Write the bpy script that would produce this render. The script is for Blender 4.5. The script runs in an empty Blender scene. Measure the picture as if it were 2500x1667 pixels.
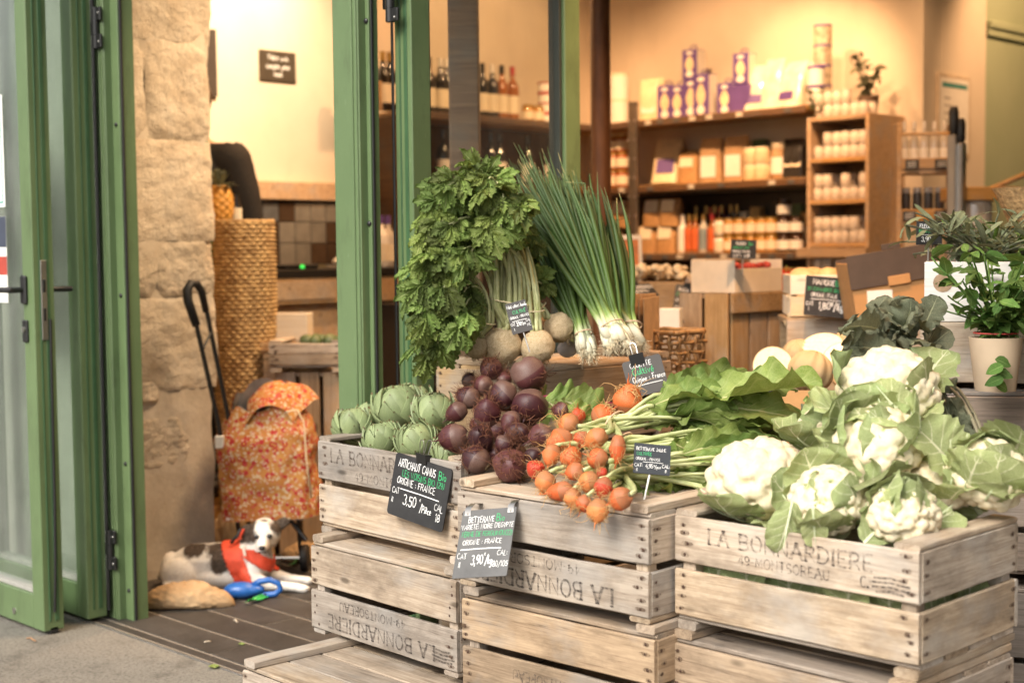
import bpy, bmesh, math, random
import numpy as np
from mathutils import Vector, Matrix, Euler, noise
R = math.radians
rnd = random.Random(7)
scene = bpy.context.scene
COL = scene.collection

# ------------------------------------------------------------------ camera
CAM_H, FPX, PITCH, ROLL = 1.2, 3500.0, R(3.6), R(-0.6)
S2 = math.sqrt(.5)
cd = bpy.data.cameras.new('camera'); cam = bpy.data.objects.new('camera', cd); COL.objects.link(cam)
cd.sensor_width = 36; cd.lens = FPX / 2500 * 36; cd.clip_end = 400; cd.clip_start = .05
_right = Vector((S2, S2, 0)); _fwd0 = Vector((-S2, S2, 0)); _z = Vector((0, 0, 1))
_fwd = _fwd0 * math.cos(PITCH) - _z * math.sin(PITCH); _up = _fwd0 * math.sin(PITCH) + _z * math.cos(PITCH)
_cr = _right * math.cos(ROLL) + _up * math.sin(ROLL); _cu = -_right * math.sin(ROLL) + _up * math.cos(ROLL)
m = Matrix.Identity(4)
for i in range(3): m[i][0] = _cr[i]; m[i][1] = _cu[i]; m[i][2] = -_fwd[i]
m[2][3] = CAM_H; cam.matrix_world = m
cd.dof.use_dof = True; cd.dof.focus_distance = 3.3; cd.dof.aperture_fstop = 2.8
scene.camera = cam
# ------------------------------------------------------------------ world, sun, exposure
SUN_EL, SUN_AZ = R(42), R(170)       # azimuth measured from +Y towards +X
world = bpy.data.worlds.new('World'); scene.world = world; world.use_nodes = True
wn = world.node_tree.nodes; wl = world.node_tree.links
bg = wn['Background']; sky = wn.new('ShaderNodeTexSky'); sky.sky_type = 'NISHITA'; sky.sun_disc = False
sky.sun_elevation = SUN_EL; sky.sun_rotation = SUN_AZ; sky.air_density = 1.0; sky.dust_density = 6.0; sky.ozone_density = .6
hs = wn.new('ShaderNodeHueSaturation'); hs.inputs['Saturation'].default_value = .35   # overcast: the blue is veiled by cloud
wl.new(sky.outputs['Color'], hs.inputs['Color']); wl.new(hs.outputs['Color'], bg.inputs['Color'])
bg.inputs['Strength'].default_value = .098
sd = bpy.data.lights.new('sun', 'SUN'); sun = bpy.data.objects.new('sun', sd); COL.objects.link(sun)
sd.energy = 1.5; sd.angle = R(24); sd.color = (1, .93, .82)
sun.rotation_euler = Vector((math.sin(SUN_AZ) * math.cos(SUN_EL), math.cos(SUN_AZ) * math.cos(SUN_EL), math.sin(SUN_EL))).to_track_quat('Z', 'Y').to_euler()
scene.view_settings.view_transform = 'Standard'; scene.view_settings.look = 'None'
scene.view_settings.exposure = .97; scene.view_settings.gamma = 1
scene.cycles.use_denoising = True
scene.cycles.max_bounces = 8; scene.cycles.transparent_max_bounces = 16
scene.cycles.sample_clamp_indirect = 8
scene.cycles.caustics_reflective = False; scene.cycles.caustics_refractive = False

# ------------------------------------------------------------------ measuring from the picture onto real planes
def ray(x, y):
    a = (x - 1250) / FPX; b = -(y - 833.5) / FPX
    return _fwd + _cr * a + _cu * b
def PZ(x, y, z): r = ray(x, y); return r * ((z - CAM_H) / r.z) + Vector((0, 0, CAM_H))
def PU(x, y, u): r = ray(x, y); return r * (u / r.x) + Vector((0, 0, CAM_H))
def PV(x, y, v): r = ray(x, y); return r * (v / r.y) + Vector((0, 0, CAM_H))
def PD(x, y, d): r = ray(x, y); return r * (d / (r.y * S2 - r.x * S2)) + Vector((0, 0, CAM_H))

# ------------------------------------------------------------------ mesh helpers
class G:
    def __init__(s): s.v = []; s.f = []; s.uv = []; s.hasuv = False
    def add(s, vs, fs, M=None, uv=None):
        o = len(s.v)
        s.v += [tuple(M @ Vector(p)) if M is not None else tuple(p) for p in vs]
        s.f += [tuple(i + o for i in q) for q in fs]
        if uv is not None: s.hasuv = True; s.uv += list(uv)
        else: s.uv += [(0, 0)] * len(vs)
        return s
    def box(s, x0, x1, y0, y1, z0, z1, b=0., M=None):
        cx, cy, cz = (x0 + x1) / 2, (y0 + y1) / 2, (z0 + z1) / 2; hx, hy, hz = (x1 - x0) / 2, (y1 - y0) / 2, (z1 - z0) / 2
        if b <= 0:
            vs = [(cx + i * hx, cy + j * hy, cz + k * hz) for k in (-1, 1) for j in (-1, 1) for i in (-1, 1)]
            return s.add(vs, [(0, 2, 3, 1), (4, 5, 7, 6), (0, 1, 5, 4), (2, 6, 7, 3), (0, 4, 6, 2), (1, 3, 7, 5)], M)
        b = min(b, hx * .8, hy * .8, hz * .8); vs = []; ix = {}
        for i in (-1, 1):
            for j in (-1, 1):
                for k in (-1, 1):
                    ix[i, j, k] = len(vs)
                    vs += [(cx + i * hx, cy + j * (hy - b), cz + k * (hz - b)), (cx + i * (hx - b), cy + j * hy, cz + k * (hz - b)), (cx + i * (hx - b), cy + j * (hy - b), cz + k * hz)]
        fs = []
        for a in (-1, 1):
            q = [ix[a, -1, -1], ix[a, 1, -1], ix[a, 1, 1], ix[a, -1, 1]]; fs.append(q if a > 0 else q[::-1])
            q = [ix[-1, a, -1] + 1, ix[-1, a, 1] + 1, ix[1, a, 1] + 1, ix[1, a, -1] + 1]; fs.append(q if a > 0 else q[::-1])
            q = [ix[-1, -1, a] + 2, ix[1, -1, a] + 2, ix[1, 1, a] + 2, ix[-1, 1, a] + 2]; fs.append(q if a > 0 else q[::-1])
        for i in (-1, 1):
            for j in (-1, 1):
                q = [ix[i, j, -1], ix[i, j, -1] + 1, ix[i, j, 1] + 1, ix[i, j, 1]]; fs.append(q if i * j > 0 else q[::-1])
                q = [ix[i, -1, j] , ix[i, 1, j], ix[i, 1, j] + 2, ix[i, -1, j] + 2]; fs.append(q if i * j > 0 else q[::-1])
                q = [ix[-1, i, j] + 1, ix[-1, i, j] + 2, ix[1, i, j] + 2, ix[1, i, j] + 1]; fs.append(q if i * j > 0 else q[::-1])
                for k in (-1, 1):
                    t = [ix[i, j, k], ix[i, j, k] + 1, ix[i, j, k] + 2]; fs.append(t if i * j * k > 0 else t[::-1])
        return s.add(vs, fs, M)
    def tube(s, pts, rad, n=8, cap=True, M=None, flat=1.):
        pts = [Vector(p) for p in pts]; N = len(pts)
        if not hasattr(rad, '__len__'): rad = [rad] * N
        t0 = (pts[1] - pts[0]).normalized(); a = t0.orthogonal().normalized(); vs = []; uv = []
        for i, p in enumerate(pts):
            t = (pts[min(i + 1, N - 1)] - pts[max(i - 1, 0)])
            t = t.normalized() if t.length > 1e-9 else t0
            a = (a - t * a.dot(t)); a = a.normalized() if a.length > 1e-6 else t.orthogonal().normalized()
            b = t.cross(a)
            for k in range(n):
                an = 2 * math.pi * k / n
                vs.append(p + (a * math.cos(an) + b * math.sin(an) * flat) * rad[i]); uv.append((k / n, i / max(1, N - 1)))
        fs = [(i * n + k, i * n + (k + 1) % n, (i + 1) * n + (k + 1) % n, (i + 1) * n + k) for i in range(N - 1) for k in range(n)]
        if cap: fs += [tuple(range(n))[::-1], tuple((N - 1) * n + k for k in range(n))]
        return s.add(vs, fs, M, uv)
    def lathe(s, prof, n=24, M=None, cap=True):
        vs = []; uv = []
        for j, (r, z) in enumerate(prof):
            for k in range(n):
                an = 2 * math.pi * k / n; vs.append((r * math.cos(an), r * math.sin(an), z)); uv.append((k / n, j / (len(prof) - 1)))
        fs = [(j * n + k, j * n + (k + 1) % n, (j + 1) * n + (k + 1) % n, (j + 1) * n + k) for j in range(len(prof) - 1) for k in range(n)]
        if cap:
            if prof[0][0] > 1e-5: fs.append(tuple(range(n))[::-1])
            if prof[-1][0] > 1e-5: fs.append(tuple((len(prof) - 1) * n + k for k in range(n)))
        return s.add(vs, fs, M, uv)
    def ball(s, c, r, nu=16, nv=10, M=None, fn=None):
        if not hasattr(r, '__len__'): r = (r, r, r)
        vs = []
        for j in range(nv + 1):
            th = math.pi * j / nv
            for k in range(nu):
                ph = 2 * math.pi * k / nu; d = Vector((math.sin(th) * math.cos(ph), math.sin(th) * math.sin(ph), math.cos(th)))
                q = fn(d) if fn else 1.
                vs.append((c[0] + d.x * r[0] * q, c[1] + d.y * r[1] * q, c[2] + d.z * r[2] * q))
        fs = [(j * nu + k, (j + 1) * nu + k, (j + 1) * nu + (k + 1) % nu, j * nu + (k + 1) % nu) for j in range(nv) for k in range(nu)]
        return s.add(vs, fs, M)
    def prism(s, out, z0, z1, M=None):
        n = len(out); vs = [(x, y, z0) for x, y in out] + [(x, y, z1) for x, y in out]
        return s.add(vs, [tuple(range(n))[::-1], tuple(range(n, 2 * n))] + [(i, (i + 1) % n, n + (i + 1) % n, n + i) for i in range(n)], M)
    def grid(s, fn, nu, nv, M=None, wrap=False):
        vs = []; uv = []
        for j in range(nv + 1):
            for i in range(nu + 1):
                u = i / nu; v = j / nv; vs.append(fn(u, v)); uv.append((u, v))
        w = nu + 1
        return s.add(vs, [(j * w + i, j * w + i + 1, (j + 1) * w + i + 1, (j + 1) * w + i) for j in range(nv) for i in range(nu)], M, uv)
    def mesh(s, name='m', smooth=30, fix=False):
        me = bpy.data.meshes.new(name); me.from_pydata(s.v, [], s.f)
        if s.hasuv:
            ul = me.uv_layers.new(name='UVMap'); li = np.zeros(len(me.loops), dtype=np.int32); me.loops.foreach_get('vertex_index', li)
            ul.data.foreach_set('uv', np.array(s.uv, dtype=np.float32)[li].ravel())
        if fix:
            bm = bmesh.new(); bm.from_mesh(me); bmesh.ops.remove_doubles(bm, verts=bm.verts, dist=1e-6)
            bmesh.ops.recalc_face_normals(bm, faces=bm.faces); bm.to_mesh(me); bm.free()
        me.update()
        if smooth:
            me.polygons.foreach_set('use_smooth', np.ones(len(me.polygons), dtype=bool))
            if smooth < 180: me.set_sharp_from_angle(angle=R(smooth))
        return me
def ob(name, data, mat=None, parent=None, loc=None, rot=None, sc=None, M=None):
    o = bpy.data.objects.new(name, data); COL.objects.link(o)
    if mat is not None and data is not None:
        if len(data.materials) == 0: data.materials.append(mat)
        elif data.materials[0] != mat: o.material_slots[0].link = 'OBJECT'; o.material_slots[0].material = mat
    if parent is not None: o.parent = parent
    if M is not None: o.matrix_local = M
    if loc is not None: o.location = loc
    if rot is not None: o.rotation_euler = rot
    if sc is not None: o.scale = sc if hasattr(sc, '__len__') else (sc, sc, sc)
    return o
def mk(name, g, mat, parent=None, smooth=30, fix=False, **k): return ob(name, g.mesh(name, smooth, fix), mat, parent, **k)
def tag(o, label=None, cat=None, group=None, kind=None):
    if label: o['label'] = label
    if cat: o['category'] = cat
    if group: o['group'] = group
    if kind: o['kind'] = kind
    return o
def thing(name, label, cat, loc=(0, 0, 0), rot=None, group=None, sc=None, M=None):
    o = ob(name, None, None, None, loc if M is None else None, rot, sc, M); o.empty_display_size = .05
    return tag(o, label, cat, group)
def copy_tree(o, parent=None):
    c = o.copy(); COL.objects.link(c); c.parent = parent
    for ch in list(o.children): copy_tree(ch, c)
    return c
def frame(loc, ydir, zdir=(0, 0, 1), sc=1.):
    y = Vector(ydir).normalized(); z = Vector(zdir); x = y.cross(z)
    if x.length < 1e-4: x = y.orthogonal()
    x.normalize(); z = x.cross(y)
    if not hasattr(sc, '__len__'): sc = (sc, sc, sc)
    M = Matrix.Identity(4)
    for i in range(3): M[i][0] = x[i] * sc[0]; M[i][1] = y[i] * sc[1]; M[i][2] = z[i] * sc[2]; M[i][3] = loc[i]
    return M
def bez(p0, p1, p2, p3, n=10):
    p0, p1, p2, p3 = map(Vector, (p0, p1, p2, p3)); o = []
    for i in range(n + 1):
        t = i / n; q = 1 - t; o.append(p0 * q ** 3 + p1 * 3 * q * q * t + p2 * 3 * q * t * t + p3 * t ** 3)
    return o
def organic(name, prims, voxel=.008, it=6):
    g = G()
    for p in prims:
        if p[0] == 'e':
            Mx = Matrix.Translation(p[1]) @ (Euler(p[3]).to_matrix().to_4x4() if len(p) > 3 else Matrix.Identity(4))
            g.ball((0, 0, 0), p[2], 20, 14, Mx)
        else:
            pts, rad = p[1], p[2]; g.tube(pts, rad, 12)
            for q, r_ in ((pts[0], rad[0]), (pts[-1], rad[-1])): g.ball(q, r_, 12, 8)
    me = g.mesh(name, 0, True); o = bpy.data.objects.new('tmp', me); COL.objects.link(o)
    rm = o.modifiers.new('r', 'REMESH'); rm.mode = 'VOXEL'; rm.voxel_size = voxel
    sm = o.modifiers.new('s', 'SMOOTH'); sm.iterations = it; sm.factor = .5
    dg = bpy.context.evaluated_depsgraph_get(); dg.update()
    out = bpy.data.meshes.new_from_object(o.evaluated_get(dg)); out.name = name
    bpy.data.objects.remove(o); bpy.data.meshes.remove(me)
    out.polygons.foreach_set('use_smooth', np.ones(len(out.polygons), dtype=bool))
    return out

# ------------------------------------------------------------------ materials
class NT:
    def __init__(s, name):
        s.m = bpy.data.materials.new(name); s.m.use_nodes = True; s.t = s.m.node_tree; s.n = s.t.nodes; s.l = s.t.links
        s.b = s.n['Principled BSDF']; s.out = s.n['Material Output']; s._c = None
    def put(s, sock, v):
        if isinstance(v, bpy.types.NodeSocket): s.l.new(v, sock)
        elif isinstance(v, tuple) and len(v) == 3 and sock.type == 'RGBA': sock.default_value = (*v, 1)
        else: sock.default_value = v
    def bs(s, **k):
        for a, v in k.items(): s.put(s.b.inputs[{'col': 'Base Color', 'rough': 'Roughness', 'metal': 'Metallic', 'spec': 'Specular IOR Level', 'norm': 'Normal', 'alpha': 'Alpha', 'sub': 'Subsurface Weight', 'sheen': 'Sheen Weight', 'coat': 'Coat Weight', 'emc': 'Emission Color', 'ems': 'Emission Strength', 'trans': 'Transmission Weight'}[a]], v)
        return s.m
    def co(s, kind='Object'):
        if s._c is None: s._c = s.n.new('ShaderNodeTexCoord')
        return s._c.outputs[kind]
    def rand(s): return s.n.new('ShaderNodeObjectInfo').outputs['Random']
    def map(s, v, sc=(1, 1, 1), rot=(0, 0, 0), loc=(0, 0, 0)):
        n = s.n.new('ShaderNodeMapping'); s.put(n.inputs[0], v); n.inputs['Scale'].default_value = sc; n.inputs['Rotation'].default_value = rot
        s.put(n.inputs['Location'], loc); return n.outputs[0]
    def noise(s, v, sc=5, det=4, ro=.55, dist=0):
        n = s.n.new('ShaderNodeTexNoise'); s.put(n.inputs['Vector'], v); n.inputs['Scale'].default_value = sc; n.inputs['Detail'].default_value = det
        n.inputs['Roughness'].default_value = ro; n.inputs['Distortion'].default_value = dist; return n.outputs['Fac']
    def vor(s, v, sc=5, feat='F1', out='Distance', rn=1):
        n = s.n.new('ShaderNodeTexVoronoi'); s.put(n.inputs['Vector'], v); n.feature = feat; n.inputs['Scale'].default_value = sc
        n.inputs['Randomness'].default_value = rn; return n.outputs[out]
    def math(s, op, a, b=0., c=None):
        n = s.n.new('ShaderNodeMath'); n.operation = op; s.put(n.inputs[0], a); s.put(n.inputs[1], b)
        if c is not None: s.put(n.inputs[2], c)
        return n.outputs[0]
    def vmath(s, op, a, b):
        n = s.n.new('ShaderNodeVectorMath'); n.operation = op; s.put(n.inputs[0], a); s.put(n.inputs[1], b); return n.outputs[0]
    def sep(s, v): n = s.n.new('ShaderNodeSeparateXYZ'); s.put(n.inputs[0], v); return n.outputs
    def ramp(s, f, stops, interp='LINEAR'):
        n = s.n.new('ShaderNodeValToRGB'); s.put(n.inputs[0], f); cr = n.color_ramp; cr.interpolation = interp
        while len(cr.elements) < len(stops): cr.elements.new(.5)
        for e, (p, c) in zip(cr.elements, stops):
            e.position = p; e.color = (*c, 1) if hasattr(c, '__len__') else (c, c, c, 1)
        return n.outputs[0]
    def mix(s, f, a, b, mode='MIX'):
        n = s.n.new('ShaderNodeMix'); n.data_type = 'RGBA'; n.blend_type = mode; s.put(n.inputs[0], f); s.put(n.inputs[6], a); s.put(n.inputs[7], b); return n.outputs[2]
    def bump(s, h, st=.3, d=.01):
        n = s.n.new('ShaderNodeBump'); s.put(n.inputs['Height'], h); n.inputs['Strength'].default_value = st; n.inputs['Distance'].default_value = d; return n.outputs[0]
    def hsv(s, c, h=.5, sa=1., v=1.):
        n = s.n.new('ShaderNodeHueSaturation'); s.put(n.inputs['Color'], c); s.put(n.inputs['Hue'], h); s.put(n.inputs['Saturation'], sa); s.put(n.inputs['Value'], v); return n.outputs[0]
    def rvec(s, k=40.):   # object coordinates shifted by a per-object random amount
        c = s.n.new('ShaderNodeCombineXYZ'); r = s.math('MULTIPLY', s.rand(), k); s.put(c.inputs[0], r); s.put(c.inputs[1], s.math('MULTIPLY', r, 1.7)); s.put(c.inputs[2], s.math('MULTIPLY', r, .6))
        return s.vmath('ADD', s.co(), c.outputs[0])
def plain(name, c, rough=.5, var=.12, sc=20, bump=0., metal=0., spec=.5, rv=0., coat=0., c2=None):
    t = NT(name); v = t.rvec(); f = t.noise(v, sc)
    a = tuple(x * (1 - var) for x in c); b = c2 or tuple(min(1, x * (1 + var)) for x in c)
    col = t.ramp(f, [(.3, a), (.7, b)])
    if rv: col = t.hsv(col, v=t.math('ADD', t.math('MULTIPLY', t.rand(), rv * 2), 1 - rv))
    k = dict(col=col, rough=rough, metal=metal, spec=spec, coat=coat)
    if bump: k['norm'] = t.bump(f, bump, .004)
    return t.bs(**k)
def wood(name, pale, mid, dark, gscale=1., stain=.5, rough=.75, vr=.18, spec=.25):
    t = NT(name); v = t.rvec()
    w = t.noise(t.map(v, (1.5, 4, 4)), 3, 3)
    g1 = t.noise(t.map(v, (3 * gscale, 60 * gscale, 60 * gscale)), 1.6, 6, .65, .6)
    g2 = t.noise(t.map(v, (10 * gscale, 240 * gscale, 240 * gscale)), 1.5, 3, .6)
    gr = t.math('ADD', t.math('MULTIPLY', g1, .7), t.math('MULTIPLY', g2, .3))
    c = t.ramp(gr, [(.30, dark), (.43, mid), (.58, pale), (.82, tuple(min(1, x * 1.08) for x in pale))])
    st = t.noise(t.map(v, (4, 9, 9)), 1.4, 5, .7)
    c = t.mix(t.ramp(st, [(.46, 0.), (.70, stain)]), c, tuple(x * .6 for x in mid))
    pt = t.noise(t.map(v, (5, 8, 8), loc=(9, 2, 4)), 1.1, 4, .6)      # greyed, washed patches
    c = t.mix(t.ramp(pt, [(.48, 0.), (.7, .55)]), c, tuple(sum(pale) / 3 * k for k in (1.02, .96, .88)))
    kn = t.vor(t.map(v, (3.2, 9, 9)), 1.5); c = t.mix(t.ramp(kn, [(.06, .75), (.13, 0.)]), c, tuple(x * .55 for x in dark))
    c = t.hsv(c, sa=t.math('ADD', t.math('MULTIPLY', t.rand(), .5), .72), v=t.math('ADD', t.math('MULTIPLY', t.math('FRACT', t.math('MULTIPLY', t.rand(), 7.3)), vr * 2), 1 - vr))
    return t.bs(col=c, rough=rough, spec=spec, norm=t.bump(gr, .5, .002))
W_CRATE = wood('weathered_crate_wood', (.47, .385, .295), (.34, .265, .195), (.115, .083, .058), 1., .95, .8, .28)
W_DIRTY = wood('dirty_crate_wood', (.43, .325, .225), (.30, .22, .15), (.10, .068, .043), 1., .95, .8, .22)
W_GREY = wood('greyed_crate_wood', (.40, .33, .28), (.29, .24, .20), (.15, .12, .10))
W_WARM = wood('brown_crate_wood', (.46, .33, .20), (.34, .23, .13), (.15, .095, .05))
W_OAK = wood('shop_furniture_wood', (.52, .33, .16), (.42, .25, .11), (.27, .15, .06), .6, .2, .5)
W_DARK = wood('dark_shelf_wood', (.13, .075, .04), (.09, .05, .028), (.04, .023, .013), .6, .2, .5)
W_PALE = wood('pale_poplar_wood', (.78, .66, .48), (.70, .57, .39), (.55, .42, .26), .8, .15, .7)
W_WHITE = wood('limewashed_wood', (.72, .70, .66), (.64, .61, .56), (.42, .38, .34), .5, .2, .6)
def green_paint():
    t = NT('green_door_paint'); v = t.rvec()
    c = t.ramp(t.noise(v, 3, 5, .6), [(.3, (.108, .165, .072)), (.7, (.138, .200, .092))])
    sc = t.noise(t.map(v, (30, 30, 8)), 3, 6, .7); c = t.mix(t.ramp(sc, [(.64, 0.), (.72, .5)]), c, (.25, .32, .19)); gm = t.noise(t.map(v, (6, 6, 2), loc=(4, 1, 7)), 2, 6, .75); c = t.mix(t.ramp(gm, [(.52, 0.), (.72, .55)]), c, (.060, .080, .038))
    return t.bs(col=c, rough=.38, spec=.5, norm=t.bump(t.noise(v, 160, 2), .05, .001))
GREEN = green_paint()
GREEN_DK = plain('green_paint_dark', (.045, .105, .045), .45)
RUBBER = plain('black_rubber', (.012, .012, .012), .6)
BLACKM = plain('black_metal', (.014, .014, .014), .38, spec=.6)
STEEL = plain('brushed_steel', (.55, .53, .50), .35, metal=1., var=.05)
def glass(name, tint=(.93, .97, .94), dirt=.06):
    t = NT(name); n = t.n; g = n.new('ShaderNodeBsdfGlossy'); g.inputs['Roughness'].default_value = .02
    tr = n.new('ShaderNodeBsdfTransparent'); tr.inputs[0].default_value = (*tint, 1); df = n.new('ShaderNodeBsdfDiffuse'); df.inputs[0].default_value = (.6, .6, .57, 1)
    lw = n.new('ShaderNodeLayerWeight'); lw.inputs[0].default_value = .5
    fr = t.math('ADD', t.math('MULTIPLY', t.math('POWER', lw.outputs['Facing'], 4.5), .9), .035)
    a = n.new('ShaderNodeMixShader'); t.l.new(fr, a.inputs[0]); t.l.new(tr.outputs[0], a.inputs[1]); t.l.new(g.outputs[0], a.inputs[2])
    b = n.new('ShaderNodeMixShader'); f = t.ramp(t.noise(t.map(t.co(), (2, 2, .6)), 3, 6, .7), [(.35, dirt * .3), (.75, dirt * 2)])
    t.l.new(f, b.inputs[0]); t.l.new(a.outputs[0], b.inputs[1]); t.l.new(df.outputs[0], b.inputs[2]); t.l.new(b.outputs[0], t.out.inputs[0]); return t.m
GLASS = glass('window_glass', (.95, .98, .96), .018)
GLASS_DIRTY = glass('dusty_window_glass', (.92, .96, .93), .05)
JARGLASS = plain('jar_glass', (.55, .5, .42), .1, spec=.7)
def ink(name, c, worn=.5):
    t = NT(name); tr = t.n.new('ShaderNodeBsdfTransparent'); mx = t.n.new('ShaderNodeMixShader')
    f = t.ramp(t.noise(t.map(t.rvec(), (1, 1, 1)), 120, 3, .7), [(.35, 1. - worn * .3), (.62, 1. - worn)])
    t.bs(col=c, rough=.8); t.l.new(f, mx.inputs[0]); t.l.new(tr.outputs[0], mx.inputs[1]); t.l.new(t.b.outputs[0], mx.inputs[2]); t.l.new(mx.outputs[0], t.out.inputs[0]); return t.m
INK = ink('stencil_ink', (.08, .065, .055), .86)
INK_FADED = ink('faded_stencil_ink', (.13, .10, .08), .96)
CHALK = plain('white_chalk_pen', (.82, .82, .80), .7, .05)
CHALKG = plain('green_chalk_pen', (.05, .42, .16), .7, .1)
def slate_m():
    t = NT('slate_board'); v = t.rvec(); f = t.noise(v, 14, 5, .65)
    return t.bs(col=t.ramp(f, [(.3, (.020, .020, .021)), (.72, (.042, .041, .041))]), rough=.48, spec=.4, norm=t.bump(t.noise(v, 200, 2), .06, .001))
SLATE = slate_m()
def slate_g(): 
    t = NT('worn_grey_slate'); v = t.rvec(); f = t.noise(v, 10, 5, .7)
    return t.bs(col=t.ramp(f, [(.3, (.085, .084, .083)), (.75, (.145, .143, .14))]), rough=.4, spec=.5)
SLATE_G = slate_g()
def leafm(name, a, b, vein, nside=9., vs=.6, rough=.5, pale=None, rv=.25, tip=None, trl=.25):
    t = NT(name); uv = t.co('UV'); s = t.sep(uv); u = t.math('ABSOLUTE', t.math('SUBTRACT', s[0], .5)); vv = s[1]
    v3 = t.rvec(); n = t.noise(v3, 28, 5, .65); c = t.ramp(n, [(.3, a), (.72, b)])
    wob = t.math('MULTIPLY', t.noise(v3, 40, 2), .05)
    ph = t.math('FRACT', t.math('MULTIPLY', t.math('ADD', t.math('SUBTRACT', vv, t.math('MULTIPLY', u, .55)), wob), nside))
    dv = t.math('ABSOLUTE', t.math('SUBTRACT', ph, .5)); side = t.math('MULTIPLY', t.ramp(dv, [(.0, 1.), (.10, 0.)]), t.ramp(u, [(.0, 1.), (.5, .25)]))
    net = t.ramp(t.vor(v3, 170, 'DISTANCE_TO_EDGE'), [(.0, .35), (.08, 0.)])
    mid = t.ramp(t.math('DIVIDE', u, t.math('SUBTRACT', 1.25, vv)), [(.018, 1.), (.05, 0.)])
    k = t.math('MINIMUM', t.math('ADD', t.math('MULTIPLY', t.math('MAXIMUM', side, net), vs), mid), 1.)
    c = t.mix(k, c, vein)
    if tip: c = t.mix(t.ramp(t.math('ADD', vv, t.math('MULTIPLY', t.noise(v3, 60, 3), .2)), [(.93, 0.), (1.06, .8)]), c, tip)
    c = t.hsv(c, v=t.math('ADD', t.math('MULTIPLY', t.rand(), rv * 2), 1 - rv), h=t.math('ADD', t.math('MULTIPLY', t.math('FRACT', t.math('MULTIPLY', t.rand(), 5.7)), .03), .485))
    t.bs(col=c, rough=rough, spec=.35, norm=t.bump(t.math('ADD', n, t.math('MULTIPLY', k, -.9)), .6, .004))
    if trl:
        tl = t.n.new('ShaderNodeBsdfTranslucent'); t.l.new(c, tl.inputs[0]); mx = t.n.new('ShaderNodeMixShader'); mx.inputs[0].default_value = trl
        t.l.new(t.b.outputs[0], mx.inputs[1]); t.l.new(tl.outputs[0], mx.inputs[2]); t.l.new(mx.outputs[0], t.out.inputs[0])
    return t.m

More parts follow.
